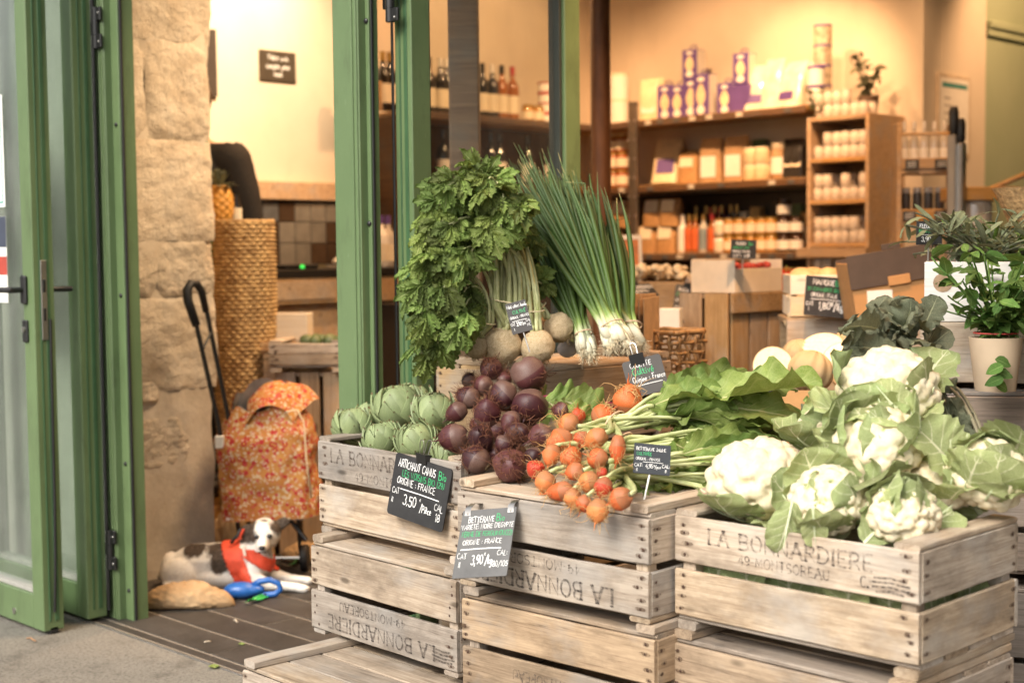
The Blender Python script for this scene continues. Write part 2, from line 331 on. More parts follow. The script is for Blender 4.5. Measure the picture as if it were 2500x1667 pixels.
# ------------------------------------------------------------------ lettering made of strokes
def arc(cx, cy, rx, ry, a0, a1, n=9): return [(cx + rx * math.cos(R(a0 + (a1 - a0) * i / n)), cy + ry * math.sin(R(a0 + (a1 - a0) * i / n))) for i in range(n + 1)]
GL = {
 'A': (.8, [[(0, 0), (.4, 1), (.8, 0)], [(.16, .36), (.64, .36)]]), 'B': (.66, [[(.05, 0), (.05, 1)], [(.05, 1)] + arc(.35, .76, .25, .24, 90, -90) + [(.05, .52)], [(.05, .52)] + arc(.38, .26, .28, .26, 90, -90) + [(.05, 0)]]),
 'C': (.72, [arc(.4, .5, .38, .5, 50, 310, 14)]), 'D': (.74, [[(.05, 0), (.05, 1)], [(.05, 1), (.3, 1)] + arc(.3, .5, .42, .5, 88, -88, 12) + [(.05, 0)]]),
 'E': (.6, [[(.58, 1), (.05, 1), (.05, 0), (.58, 0)], [(.05, .52), (.45, .52)]]), 'F': (.58, [[(.56, 1), (.05, 1), (.05, 0)], [(.05, .52), (.44, .52)]]),
 'G': (.76, [arc(.4, .5, .38, .5, 50, 340, 14), [(.74, .32), (.74, .46), (.48, .46)]]), 'H': (.7, [[(.05, 0), (.05, 1)], [(.65, 0), (.65, 1)], [(.05, .5), (.65, .5)]]),
 'I': (.2, [[(.1, 0), (.1, 1)]]), 'K': (.68, [[(.05, 0), (.05, 1)], [(.62, 1), (.06, .42)], [(.24, .6), (.66, 0)]]), 'L': (.58, [[(.05, 1), (.05, 0), (.56, 0)]]),
 'M': (.9, [[(.05, 0), (.1, 1), (.45, .25), (.8, 1), (.85, 0)]]), 'N': (.74, [[(.05, 0), (.05, 1), (.69, 0), (.69, 1)]]), 'O': (.8, [arc(.4, .5, .37, .5, 90, 450, 18)]),
 'P': (.62, [[(.05, 0), (.05, 1)], [(.05, 1)] + arc(.32, .73, .28, .27, 90, -90) + [(.05, .46)]]), 'R': (.68, [[(.05, 0), (.05, 1)], [(.05, 1)] + arc(.32, .75, .27, .25, 90, -90) + [(.05, .5)], [(.28, .5), (.66, 0)]]),
 'S': (.62, [arc(.32, .74, .27, .26, 40, 250, 10) + arc(.32, .25, .28, .26, 85, -145, 10)]), 'T': (.7, [[(.0, 1), (.7, 1)], [(.35, 1), (.35, 0)]]),
 'U': (.72, [[(.05, 1), (.05, .35)] + arc(.36, .33, .31, .33, 180, 360, 8) + [(.67, 1)]]), 'V': (.74, [[(.02, 1), (.37, 0), (.72, 1)]]), 'X': (.66, [[(.02, 0), (.64, 1)], [(.02, 1), (.64, 0)]]),
 'Y': (.68, [[(.02, 1), (.34, .5), (.66, 1)], [(.34, .5), (.34, 0)]]), 'J': (.5, [[(.42, 1), (.42, .25)] + arc(.22, .24, .2, .24, 0, -150, 7)]), 'Q': (.8, [arc(.4, .5, .37, .5, 90, 450, 18), [(.5, .2), (.8, -.08)]]),
 '0': (.62, [arc(.31, .5, .28, .5, 90, 450, 16)]), '1': (.34, [[(.03, .78), (.22, 1), (.22, 0)]]), '2': (.6, [arc(.3, .72, .26, .28, 160, -30, 9) + [(.03, 0), (.6, 0)]]), '3': (.58, [arc(.27, .75, .25, .25, 150, -80, 8) + arc(.27, .26, .29, .27, 80, -150, 9)]),
 '4': (.62, [[(.45, 0), (.45, 1), (.02, .3), (.62, .3)]]), '5': (.58, [[(.54, 1), (.1, 1), (.08, .56)] + arc(.28, .3, .28, .3, 120, -150, 10)]), '8': (.6, [arc(.3, .75, .23, .25, 90, 450, 12), arc(.3, .25, .28, .25, 90, 450, 12)]), '9': (.6, [arc(.3, .7, .26, .29, 0, 360, 14), [(.56, .7), (.5, .2), (.25, 0)]]),
 '-': (.4, [[(.06, .42), (.34, .42)]]), '.': (.18, [[(.07, .0), (.07, .1)]]), ',': (.2, [[(.12, .08), (.04, -.16)]]), ':': (.2, [[(.1, .12), (.1, .22)], [(.1, .55), (.1, .65)]]), '/': (.5, [[(.0, -.2), (.5, 1.1)]]), '(': (.3, [arc(.34, .45, .26, .62, 120, 240, 7)]), ')': (.3, [arc(-.04, .45, .26, .62, 60, -60, 7)]), "'": (.14, [[(.07, 1.05), (.07, .8)]]), '€': (.4, [arc(.24, .85, .18, .25, 50, 310, 10), [(.0, .85), (.26, .85)]]), ' ': (.42, []),
 'a': (.5, [arc(.24, .26, .2, .26, 60, 400, 10) + [(.46, .0)]]), 'b': (.48, [[(.05, 1), (.05, 0)], arc(.24, .26, .2, .26, 160, -160, 10)]), 'c': (.42, [arc(.24, .26, .2, .26, 50, 310, 9)]), 'e': (.48, [[(.05, .28), (.44, .3)] + arc(.24, .27, .2, .27, 10, 310, 10)]), 'g': (.5, [arc(.24, .28, .2, .24, 60, 400, 10), [(.44, .5), (.42, -.2), (.2, -.38), (.02, -.28)]]), 'i': (.2, [[(.1, .5), (.1, 0)], [(.1, .72), (.1, .8)]]), 'k': (.46, [[(.05, 1), (.05, 0)], [(.42, .5), (.06, .24), (.44, 0)]]), 'l': (.22, [[(.08, 1), (.08, .1), (.2, 0)]]), 'n': (.48, [[(.05, .5), (.05, 0)], [(.05, .35)] + arc(.24, .32, .18, .18, 150, 0, 6) + [(.43, 0)]]), 'm': (.74, [[(.05, .5), (.05, 0)], [(.05, .35)] + arc(.21, .34, .15, .16, 150, 0, 6) + [(.36, 0)], [(.37, .35)] + arc(.52, .34, .15, .16, 150, 0, 6) + [(.68, 0)]]), 'o': (.5, [arc(.25, .26, .21, .26, 90, 450, 12)]), 'p': (.48, [[(.05, .5), (.05, -.4)], arc(.24, .26, .2, .26, 160, -160, 10)]), 'r': (.36, [[(.05, .5), (.05, 0)], arc(.22, .3, .16, .2, 170, 50, 5)]), 's': (.4, [arc(.2, .39, .15, .12, 40, 250, 7) + arc(.2, .13, .17, .13, 85, -145, 7)]), 't': (.36, [[(.16, .85), (.16, .05), (.32, 0)], [(.0, .55), (.34, .55)]]), 'u': (.48, [[(.05, .5), (.05, .2)] + arc(.24, .18, .19, .18, 180, 350, 6), [(.44, .5), (.44, 0)]]), 'v': (.46, [[(.02, .5), (.22, 0), (.44, .5)]]),
}
for ch, b_, ac in (('É', 'E', [(.25, 1.1), (.45, 1.3)]), ('é', 'e', [(.18, .64), (.36, .84)]), ('è', 'e', [(.14, .84), (.32, .64)])): GL[ch] = (GL[b_][0], GL[b_][1] + [[*ac]])
def ribbon(g, pl, w, z):
    pts = [Vector((p[0], p[1])) for p in pl]; n = len(pts); vs = []
    for i in range(n):
        a = pts[i] - pts[i - 1] if i else pts[1] - pts[0]; b = pts[i + 1] - pts[i] if i < n - 1 else a
        a = a.normalized() if a.length > 1e-9 else Vector((1, 0)); b = b.normalized() if b.length > 1e-9 else a
        na = Vector((-a.y, a.x)); nb = Vector((-b.y, b.x)); mt = na + nb; mt = mt.normalized() if mt.length > .3 else na
        k = min(1.5, 1 / max(.5, mt.dot(na))); e = Vector((0, 0))
        if i == 0: e = -a * w * .35
        if i == n - 1: e = a * w * .35
        wi = w[i] if hasattr(w, '__len__') else w
        for sg in (1, -1): q = pts[i] + e + mt * (wi / 2 * k * sg); vs.append((q.x, 0, q.y))
    g.add([(x, -z, y) for x, _, y in vs], [(2 * i, 2 * i + 1, 2 * i + 3, 2 * i + 2) for i in range(n - 1)])
def text_width(s, h, tr=.16): return sum((GL.get(c, GL[' '])[0] + tr) for c in s) * h * .8 - tr * h * .8
def write(g, s, x, z, h, stroke=.1, jit=0., serif=False, tr=.16, rot=0., r=rnd, center=False, sx=.8):
    """adds lettering in the x-z plane facing -y"""
    k = getattr(write, 'k', 0); wd = sum((GL.get(c, GL[' '])[0] + tr) for c in s) * h * sx - tr * h * sx
    px = -wd / 2 if center else 0.; ca, sa = math.cos(rot), math.sin(rot)
    for c in s:
        w, pls = GL.get(c, GL[' ']); dy = r.uniform(-jit, jit) * .6; sk = r.uniform(-jit, jit); hh = 1 + r.uniform(-jit, jit)
        for pl in pls:
            P = []
            for (a, b) in pl:
                xx = px + (a + b * sk + r.uniform(-jit, jit) * .18) * h * sx; zz = (b * hh + dy + r.uniform(-jit, jit) * .18) * h; P.append((x + xx * ca - zz * sa, z + xx * sa + zz * ca))
            k = (k + 1) % 40; zo = .0004 + k * 1.5e-5
            if serif:
                for i in range(len(P) - 1 if len(P) < 4 else 1):
                    seg = P if len(P) >= 4 else P[i:i + 2]
                    v = (abs(seg[-1][0] - seg[0][0]) < abs(seg[-1][1] - seg[0][1]) * .62)
                    ribbon(g, seg, stroke * h * (1.55 if v and len(P) < 4 else .85 if len(P) < 4 else 1.1), zo + (i % 3) * 5e-6)
                    if len(P) < 4 and v:
                        for e in (seg[0], seg[-1]):
                            k = (k + 1) % 40; ribbon(g, [(e[0] - ca * h * .13, e[1] - sa * h * .13), (e[0] + ca * h * .13, e[1] + sa * h * .13)], stroke * h * .7, .0004 + k * 1.5e-5)
            else: ribbon(g, P, stroke * h * r.uniform(.85, 1.15), zo)
        px += (w + tr) * h * sx
    write.k = k; return wd
# ================================================================== ground and floor
def pavement_m():
    t = NT('pavement_asphalt'); v = t.co(); a = t.noise(v, 1.3, 6, .65); b = t.noise(v, 95, 4, .8); c = t.vor(v, 80)
    col = t.ramp(a, [(.3, (.17, .157, .135)), (.7, (.25, .232, .20))]); col = t.mix(t.ramp(b, [(.48, 0.), (.64, .7)]), col, (.05, .045, .04)); col = t.mix(t.ramp(c, [(.12, .5), (.22, 0.)]), col, (.30, .28, .25))
    st = t.noise(v, 6, 6, .72); col = t.mix(t.ramp(st, [(.52, 0.), (.68, .6)]), col, (.075, .066, .056))
    return t.bs(col=col, rough=.9, spec=.2, norm=t.bump(t.math('ADD', b, t.math('MULTIPLY', c, .4)), .5, .004))
PAVE = pavement_m()
g = G(); g.grid(lambda u, v: (-60 + 120 * u, -60 + 62.30 * v, 0), 40, 40)
tag(mk('pavement', g, PAVE, smooth=0), kind='structure')
def grout_m():
    t = NT('tile_grout'); return t.bs(col=t.ramp(t.noise(t.co(), 90, 4), [(.3, (.20, .17, .135)), (.7, (.30, .26, .21))]), rough=.9)
floor = tag(mk('floor', G().box(-8, 3, 2.302, 9.6, -.08, .0003), grout_m(), smooth=0), kind='structure')
def tile_m():
    t = NT('slate_floor_tile'); v = t.rvec(); n = t.noise(v, 9, 6, .68); f = t.noise(v, 150, 3, .7)
    c = t.ramp(n, [(.3, (.024, .021, .018)), (.7, (.050, .044, .039))]); c = t.mix(t.ramp(f, [(.58, 0.), (.75, .5)]), c, (.17, .15, .13))
    c = t.hsv(c, v=t.math('ADD', t.math('MULTIPLY', t.rand(), .5), .75))
    return t.bs(col=c, rough=.62, spec=.35, norm=t.bump(t.math('ADD', n, t.math('MULTIPLY', f, .3)), .25, .003))
TILE = tile_m()
tm = G().box(-.447, .447, -.0705, .0705, -.006, .0, .002).mesh('tile', 30); th = G().box(-.222, .222, -.0715, .0715, -.006, .0, .002).mesh('tile_half', 30)
rows = [2.353 - .0745 + .0745 * 0] + []
for j in range(16):
    y = 2.425 + .149 * j
    off = (j * .37) % .9
    for i in range(-1, 4):
        x = -5.0 + off + i * .9
        if -5.2 < x < -1.6: ob('tile', tm, TILE, floor, (x, y, rnd.uniform(-.0005, .0005) + .0028))
mk('tile', G().box(-5, -1.4, 2.312, 2.348, -.006, .001, .001), TILE, floor)
tag(mk('threshold_strip', G().box(-4.35, 1, 2.291, 2.301, -.02, .004, .0015), plain('dull_aluminium', (.30, .29, .27), .4, metal=.8), smooth=30), 'narrow metal strip set in the ground along the shop entrance', 'threshold')

# ================================================================== shop building
shop = thing('shop_building', 'shop building with stone door pier, lit cream plaster rooms and wide open front', 'building', (0, 0, 0))
def plaster(name, a, b, sc=2.):
    t = NT(name); v = t.co(); n = t.noise(v, sc, 6, .6); f = t.noise(v, 60, 4); st = t.noise(t.map(v, (1, 1, .25)), 3, 5, .7)
    c = t.ramp(n, [(.3, a), (.7, b)]); c = t.mix(t.ramp(st, [(.55, 0.), (.8, .35)]), c, tuple(x * .72 for x in a))
    return t.bs(col=c, rough=.85, spec=.2, norm=t.bump(t.math('ADD', f, n), .15, .004))
CREAM = plaster('cream_plaster', (.60, .52, .41), (.70, .62, .50))
GREYPL = plaster('grey_render', (.30, .29, .25), (.42, .41, .36), 3.)
SAGE = plaster('sage_green_paint', (.30, .36, .24), (.36, .42, .29))
def bwall(name, x0, x1, y0, y1, z0, z1, mt): return mk(name, G().box(x0, x1, y0, y1, z0, z1), mt, shop, smooth=0)
bwall('facade_skin', -14, -4.285, 2.412, 2.458, 0, 2.6, GREYPL)
bwall('facade_skin', .9, 10, 2.412, 2.458, 0, 2.6, GREYPL)
bwall('lintel', -14, 10, 2.39, 3.03, 2.6, 3.4, GREYPL)
bwall('upper_facade', -14, 10, 2.40, 3.02, 3.4, 9, GREYPL)
pier = bwall('pier', -14, -4.655, 2.46, 3.0, 0, 2.6, CREAM)
bwall('pier', .9, 10, 2.46, 3.0, 0, 2.6, CREAM)
bwall('left_wall', -6.35, -6.15, 3.0, 7.05, 0, 3.4, CREAM)
bwall('back_wall', -6.15, -3.802, 6.85, 7.05, 0, 3.4, CREAM)
bwall('passage_wall', -4.0, -3.80, 7.05, 7.53, 0, 3.4, CREAM)
gw = bwall('green_wall', -3.99, -3.805, 7.53, 9.6, 0, 3.4, SAGE)
mk('moulding', G().box(-3.805, -3.77, 7.54, 9.5, 2.40, 2.445, .008).box(-3.805, -3.785, 7.54, 9.5, 2.36, 2.40, .004), SAGE, gw)
bwall('far_wall', -3.8, 2.6, 9.4, 9.6, 0, 3.4, SAGE)
bwall('right_wall', 2.4, 2.6, 3.0, 9.4, 0, 3.4, CREAM)
bwall('ceiling', -6.4, 2.7, 2.42, 9.7, 3.41, 3.5, CREAM)
mk('skirting', G().box(-6.149, -6.13, 3.05, 6.8, 0, .1), W_DARK, shop)
def stone_m():
    t = NT('limestone'); v = t.rvec(6.); n = t.noise(v, 5, 7, .7); f = t.noise(v, 45, 5, .7); p = t.vor(t.map(v, (1, 1, 1)), 60)
    c = t.ramp(n, [(.28, (.48, .375, .26)), (.5, (.63, .525, .39)), (.75, (.73, .64, .51))]); c = t.mix(t.ramp(f, [(.55, 0.), (.75, .45)]), c, (.30, .21, .125))
    c = t.hsv(c, v=t.math('ADD', t.math('MULTIPLY', t.rand(), .3), .85))
    return t.bs(col=c, rough=.92, spec=.15, norm=t.bump(t.math('ADD', t.math('ADD', n, f), t.math('MULTIPLY', t.ramp(p, [(.05, 0.), (.25, 1.)]), .35)), .9, .012))
STONE = stone_m()
def render_m():
    t = NT('lime_render'); v = t.co(); n = t.noise(v, 3.5, 7, .68); f = t.noise(v, 40, 5, .7)
    c = t.ramp(n, [(.3, (.50, .40, .285)), (.5, (.64, .54, .41)), (.72, (.72, .63, .51))])
    st = t.noise(t.map(v, (1, 1, 1), loc=(3, 1, 0)), 2.2, 5, .6); c = t.mix(t.ramp(st, [(.52, 0.), (.66, .75)]), c, (.33, .27, .20))
    return t.bs(col=c, rough=.92, spec=.15, norm=t.bump(t.math('ADD', n, f), .5, .008))
LIME = render_m()
# stones of the door jamb: the face looks towards +x; they bulge out of the lime render
jamb = mk('jamb_render', G().grid(lambda u, v: (-4.645 + .010 * noise.noise((u * 5, v * 14, 3)) + .012 * noise.noise((u * 2, v * 5, 9)), 2.462 + (.565 + .018 * noise.noise((0, v * 16, 1))) * u, v * 2.6), 16, 70)
          .grid(lambda u, v: (-4.645 - .6 * u + .01 * noise.noise((1, v * 14, 3)), 3.027 + .018 * noise.noise((0, v * 16, 1)) + .004 * u, v * 2.6), 4, 70), LIME, shop, smooth=180)
def stone(y0, y1, z0, z1, bulge, seed):
    g = G(); ym, zm, hy, hz = (y0 + y1) / 2, (z0 + z1) / 2, (y1 - y0) / 2, (z1 - z0) / 2
    def fn(u, v):
        a, b = u * 2 - 1, v * 2 - 1; r = (abs(a) ** 4 + abs(b) ** 4) ** .25
        e = 1.01 + .04 * noise.noise((math.cos(math.atan2(b, a)) * 1.4, math.sin(math.atan2(b, a)) * 1.4, seed))
        y = ym + a * hy * e; z = zm + b * hz * e
        x = bulge * max(0., 1 - r ** 9) + .010 * noise.noise((y * 9, z * 9, seed)) + .006 * noise.noise((y * 26, z * 26, seed)) + .0045 * noise.noise((y * 70, z * 70, seed)) - .05 * max(0, r - .97)
        return (x, y, z)
    g.grid(fn, 34, 34); return mk('stone', g, STONE, jamb, smooth=180, loc=(-4.64, 0, 0))
zc = 2.62; cs = [(.34, .33, .008), (.30, .27, .007), (.36, .30, .009), (.37, .26, .006), (.21, .33, .006), (.34, .27, .005)]
sd_ = 1
for h, cut, bu in cs:
    z1, z0 = zc - .001, zc - h + .001
    if sd_ % 2: stone(2.47, 2.47 + cut, z0, z1, bu, sd_ * 3.1); stone(2.47 + cut + .004, 3.045, z0 + .004, z1, bu * 1.15, sd_ * 5.7)
    else: stone(2.47, 3.05, z0, z1, bu, sd_ * 4.3)
    sd_ += 1; zc -= h
stone(2.70, 2.80, .66, .735, .009, 31); stone(2.68, 2.92, .42, .60, .002, 37); stone(2.58, 2.70, .54, .64, .003, 41)

# tiled strip behind the counter
rail_ = mk('wainscot_rail', G().box(-6.149, -6.10, 3.1, 5.05, 1.475, 1.575, .006), W_OAK, shop)
back_ = mk('splashback', G().box(-6.149, -6.135, 3.1, 5.05, 1.02, 1.475), plain('grey_grout', (.16, .15, .13), .8), shop, smooth=0)
tmx = [plain('tile_' + n, c, .25, .15, 14, rv=.15) for n, c in (('grey', (.17, .16, .14)), ('brown', (.055, .035, .022)), ('olive', (.13, .115, .075)), ('slate', (.10, .105, .11)))]
tg = G().box(-6.136, -6.122, -.049, .049, -.0535, .0535, .003).mesh('wall_tile', 30)
for i in range(19):
    for j in range(4):
        o = ob('tile', tg.copy(), tmx[rnd.choice([0, 0, 1, 1, 2, 3])], back_, (0, 3.15 + i * .102, 1.418 - j * .111))

# ================================================================== green folding doors
def door_leaf(name, label, w, h, hinge_side=1, dirty=False, bead=(.34, .33, .30)):
    """local: x 0..w from the free edge, y 0..t, z 0..h"""
    t_ = .07; r = thing(name, label, 'door'); s = .07
    for x0 in (0, w - s):
        st = mk('stile', G().box(x0, x0 + s, 0, t_, 0, h, .003), GREEN, r)
        e = -.0025 if x0 == 0 else w + .0025
        a, b = sorted((e, x0 + (.002 if x0 == 0 else s - .002)))
        mk('edge_groove', G().box(a, b, .016, .03, .03, h, .001).box(a, b, .044, .050, .03, h, .001), GREEN_DK, st)
    mk('bottom_rail', G().box(s + .0005, w - s - .0005, .001, t_ - .001, 0, .11, .003), GREEN, r)
    mk('top_rail', G().box(s + .0005, w - s - .0005, .001, t_ - .001, h - .1, h, .003), GREEN, r)
    mk('glazing_bead', G().box(s + .0005, s + .012, .012, t_ - .012, .1105, h - .101, .001).box(w - s - .012, w - s - .0005, .012, t_ - .012, .1105, h - .101, .001).box(s + .0125, w - s - .0125, .012, t_ - .012, .1105, .124, .001), plain('glazing_strip', bead, .5), r)
    mk('glass_pane', G().box(s + .010, w - s - .010, .031, .037, .118, h - .1), GLASS_DIRTY if dirty else GLASS, r, smooth=0)
    return r
def lever(parent, x, z, y, out, dirv, ln=.115):
    lv = mk('door_handle', G().box(x - .017, x + .017, min(y, y + out * .012), max(y, y + out * .012), z - .045, z + .045, .005), BLACKM, parent)
    p0 = Vector((x, y + out * .01, z)); p1 = Vector((x, y + out * .052, z)); p2 = p1 + Vector(dirv) * ln
    mk('lever', G().tube([p0, p1, p1 + Vector(dirv) * .012, p2], [.009, .010, .0095, .0085], 10), BLACKM, lv, smooth=40)
    es = mk('key_escutcheon', G().box(x - .016, x + .016, min(y, y + out * .009), max(y, y + out * .009), z - .165, z - .095, .004), BLACKM, parent)
    mk('key_cylinder', G().tube([(x, y, z - .125), (x, y + out * .014, z - .125)], .009, 12), STEEL, es, smooth=40)
L1 = door_leaf('folding_door', 'green glazed door leaf with black lever handle and steel lock plate, folded open', .76, 2.5, dirty=True)
L1.matrix_world = Matrix.Translation((-4.22, 2.18, .012)) @ Matrix.Rotation(math.pi, 4, 'Z')
lever(L1, .052, 1.083, .07, 1, (.985, .17, 0)); lever(L1, .045, 1.083, 0, -1, (-.25, -.97, 0), .03)
lp = mk('lock_plate', G().box(-.0045, .001, .026, .046, .925, 1.175, .001), STEEL, L1)
mk('latch_bolt', G().box(-.0065, -.004, .031, .041, 1.075, 1.115, .001).box(-.006, -.004, .032, .040, .985, 1.025, .001), BLACKM, lp)
mk('weather_seal', G().tube([(-.004, .018, .99), (-.003, .020, .7), (-.007, .024, .4), (-.010, .030, .2), (-.005, .034, .06)], .0045, 8), RUBBER, L1, smooth=60)
mk('foot_bolt', G().box(.0, .03, .018, .05, -.010, .012, .003), RUBBER, L1)
mk('drain_slot', G().box(.325, .35, .0695, .0705, .055, .063, .0004), RUBBER, L1); mk('screw_cover', G().tube([(.20, .069, .035), (.20, .0725, .035)], .010, 12), STEEL, L1)
L2 = door_leaf('folding_door', 'green glazed door leaf hinged to the frame beside the stone pier', .76, 2.5, dirty=True)
L2.matrix_world = Matrix.Translation((-4.252, 2.35, .014)) @ Matrix.Rotation(math.pi, 4, 'Z')
mk('weather_seal', G().tube([(-.004, -.004, .02), (-.004, -.004, 2.48)], .006, 8), RUBBER, L2, smooth=60)
L3 = door_leaf('folding_door', 'green glazed door leaf swung inwards behind the celery and spring onions', .69, 2.55, bead=(.03, .035, .028))
L3.matrix_world = Matrix.Translation((-3.0, 2.62, .012)) @ Matrix.Rotation(math.pi / 2, 4, 'Z')
mk('weather_seal', G().box(-.006, .0, .071, .080, 0, 2.5, .002), RUBBER, L3)
def frame_post(label, x0, x1, y0, y1, h, screws, fl):
    r = thing('door_frame_post', label, 'door frame')
    mk('post', G().box(x0, x1, y0, y1, 0, h, .003), GREEN, r)
    mk('flange', G().box(x1 + .0005, x1 + fl, y0 + .025, y1 - .001, 0, h, .002), GREEN, r)
    mk('rib', G().box(x1 - .030, x1 - .022, y0 - .004, y0 + .001, .005, h, .0015).box(x1 - .010, x1 - .004, y0 - .004, y0 + .001, .005, h, .0015), GREEN, r)
    mk('rubber_seal', G().box(x1 + fl + .0005, x1 + fl + .005, y0 + .03, y0 + .040, 0, h, .002), RUBBER, r)
    for p in screws: mk('screw', G().ball((0, 0, 0), (.0075, .0045, .0075), 12, 8), BLACKM, r, smooth=180, loc=p)
    return r
fp1 = frame_post('green metal door frame post against the stone pier with black hinges', -4.282, -4.215, 2.372, 2.455, 2.6, [(-4.19, 2.395, z) for z in (2.16, 1.62, 1.07, .52, .1)], .046)
fp2 = frame_post('pale green metal post between the entrance and the vegetable display', -3.195, -3.082, 2.50, 2.56, 2.6, [(-3.074, 2.523, z) for z in (1.83, 1.28, .72)], .016)
fp3 = frame_post('green metal post beside the potted herbs', -1.42, -1.33, 3.02, 3.09, 2.6, [], .02)
def hinge(parent, x, y, z, L=.13, r_=.013):
    h = mk('hinge', G().tube([(x, y, z - L / 2), (x, y, z - L / 6 - .001)], r_, 14).tube([(x, y, z - L / 6), (x, y, z + L / 6)], r_ * 1.04, 14).tube([(x, y, z + L / 6 + .001), (x, y, z + L / 2)], r_, 14), BLACKM, parent, smooth=40)
    mk('hinge_leaf', G().box(x + .004, x + .034, y - .004, y + .006, z - L / 2, z - L / 6, .002).box(x + .004, x + .034, y - .004, y + .006, z + L / 6, z + L / 2, .002).box(x - .028, x - .004, y - .004, y + .006, z - L / 6, z + L / 6, .002), BLACKM, h)
    for zz in (-.045, .045): mk('screw', G().ball((x + .024, y - .005, z + zz), (.004, .003, .004), 8, 6), STEEL, h, smooth=180)
for z in (.235, 1.93): hinge(fp1, -4.243, 2.362, z)
hinge(fp2, -3.045, 2.585, 1.885, .11)
# notices taped inside the outer leaf
for lab, z0, z1, mt, dec in (('white paper notice with teal border taped to the glass door', 1.36, 1.72, (.78, .78, .74), 0), ('colour flyer with dark heading taped to the glass door', 1.05, 1.33, (.75, .74, .7), 1)):
    n = thing('paper_notice', lab, 'notice', (-4.45, 2.139, 0)); mk('sheet', G().box(-.25, -.0, -.0015, -.0005, z0, z1), plain('paper_%d' % dec, mt, .7, .04), n, smooth=0)
    teal = plain('teal_print', (.05, .28, .24), .6)
    if dec == 0: mk('print', G().box(-.24, -.012, -.0019, -.0016, z0 + .012, z0 + .018).box(-.24, -.012, -.0019, -.0016, z1 - .018, z1 - .012).box(-.018, -.012, -.0019, -.0016, z0 + .018, z1 - .018), teal, n, smooth=0)
    else:
        mk('print', G().box(-.24, -.0005, -.0019, -.0016, z1 - .10, z1 - .0005), plain('dark_print', (.05, .06, .09), .6), n, smooth=0)
        mk('print', G().box(-.24, -.0005, -.0019, -.0016, z0 + .09, z0 + .15), plain('red_print', (.40, .06, .04), .6), n, smooth=0)

# interior posts
def rust_m():
    t = NT('rusty_steel'); v = t.co(); n = t.noise(t.map(v, (1, 1, .3)), 12, 6, .7); return t.bs(col=t.ramp(n, [(.3, (.075, .030, .014)), (.7, (.19, .085, .035))]), rough=.45, metal=.3, norm=t.bump(n, .3, .003))
RUST = rust_m()
p = PD(1469, 600, 5.9); tag(mk('steel_column', G().tube([(0, 0, 0), (0, 0, 3.4)], .041, 24), RUST, smooth=40, loc=(p.x, p.y, 0)), 'slim rust-brown steel column rising behind the spring onions', 'column')
p = PD(1136, 400, 4.75)
tag(mk('timber_post', G().box(-.05, .05, -.05, .05, 0, 3.4, .006), W_DARK, smooth=30, loc=(p.x, p.y, 0), rot=(0, 0, R(45))), 'square wooden post seen through the inner glass door', 'post')
# ================================================================== wooden crates
_pl = {}
def plank_mesh(L, Hh, t_, var=0, chip=.0018):
    key = (round(L, 3), round(Hh, 3), round(t_, 3), var)
    if key in _pl: return _pl[key]
    r = random.Random(var * 17 + int(L * 1000) + int(Hh * 977)); N = 9; b = min(.0022, t_ * .25); vs = []
    for i in range(N):
        x = -L / 2 + L * i / (N - 1); e = i in (0, N - 1)
        zt = Hh / 2 + (noise.noise((x * 9, var * 3.3 + Hh * 50, 1)) * chip); zb = -Hh / 2 + noise.noise((x * 9, var * 5.1 + 7, Hh * 31)) * chip
        y0 = -t_ / 2 + noise.noise((x * 5, var * 2.2, 5)) * .0008; y1 = y0 + t_
        q = b * (1.6 if e else 1); xe = x + (r.uniform(0, .0015) if i == 0 else -r.uniform(0, .0015) if i == N - 1 else 0)
        for (yy, zz) in ((y0, zb + q), (y0, zt - q), (y0 + q, zt), (y1 - q, zt), (y1, zt - q), (y1, zb + q), (y1 - q, zb), (y0 + q, zb)): vs.append((xe, yy, zz))
    fs = [(i * 8 + k, i * 8 + (k + 1) % 8, (i + 1) * 8 + (k + 1) % 8, (i + 1) * 8 + k) for i in range(N - 1) for k in range(8)]
    fs += [tuple(range(8))[::-1], tuple((N - 1) * 8 + k for k in range(8))]
    me = G().add(vs, fs).mesh('plank', 40, True); _pl[key] = me; return me
NAIL = plain('rusty_nail', (.060, .030, .018), .7)
STAIN = ink('nail_stain', (.12, .07, .04), .97)
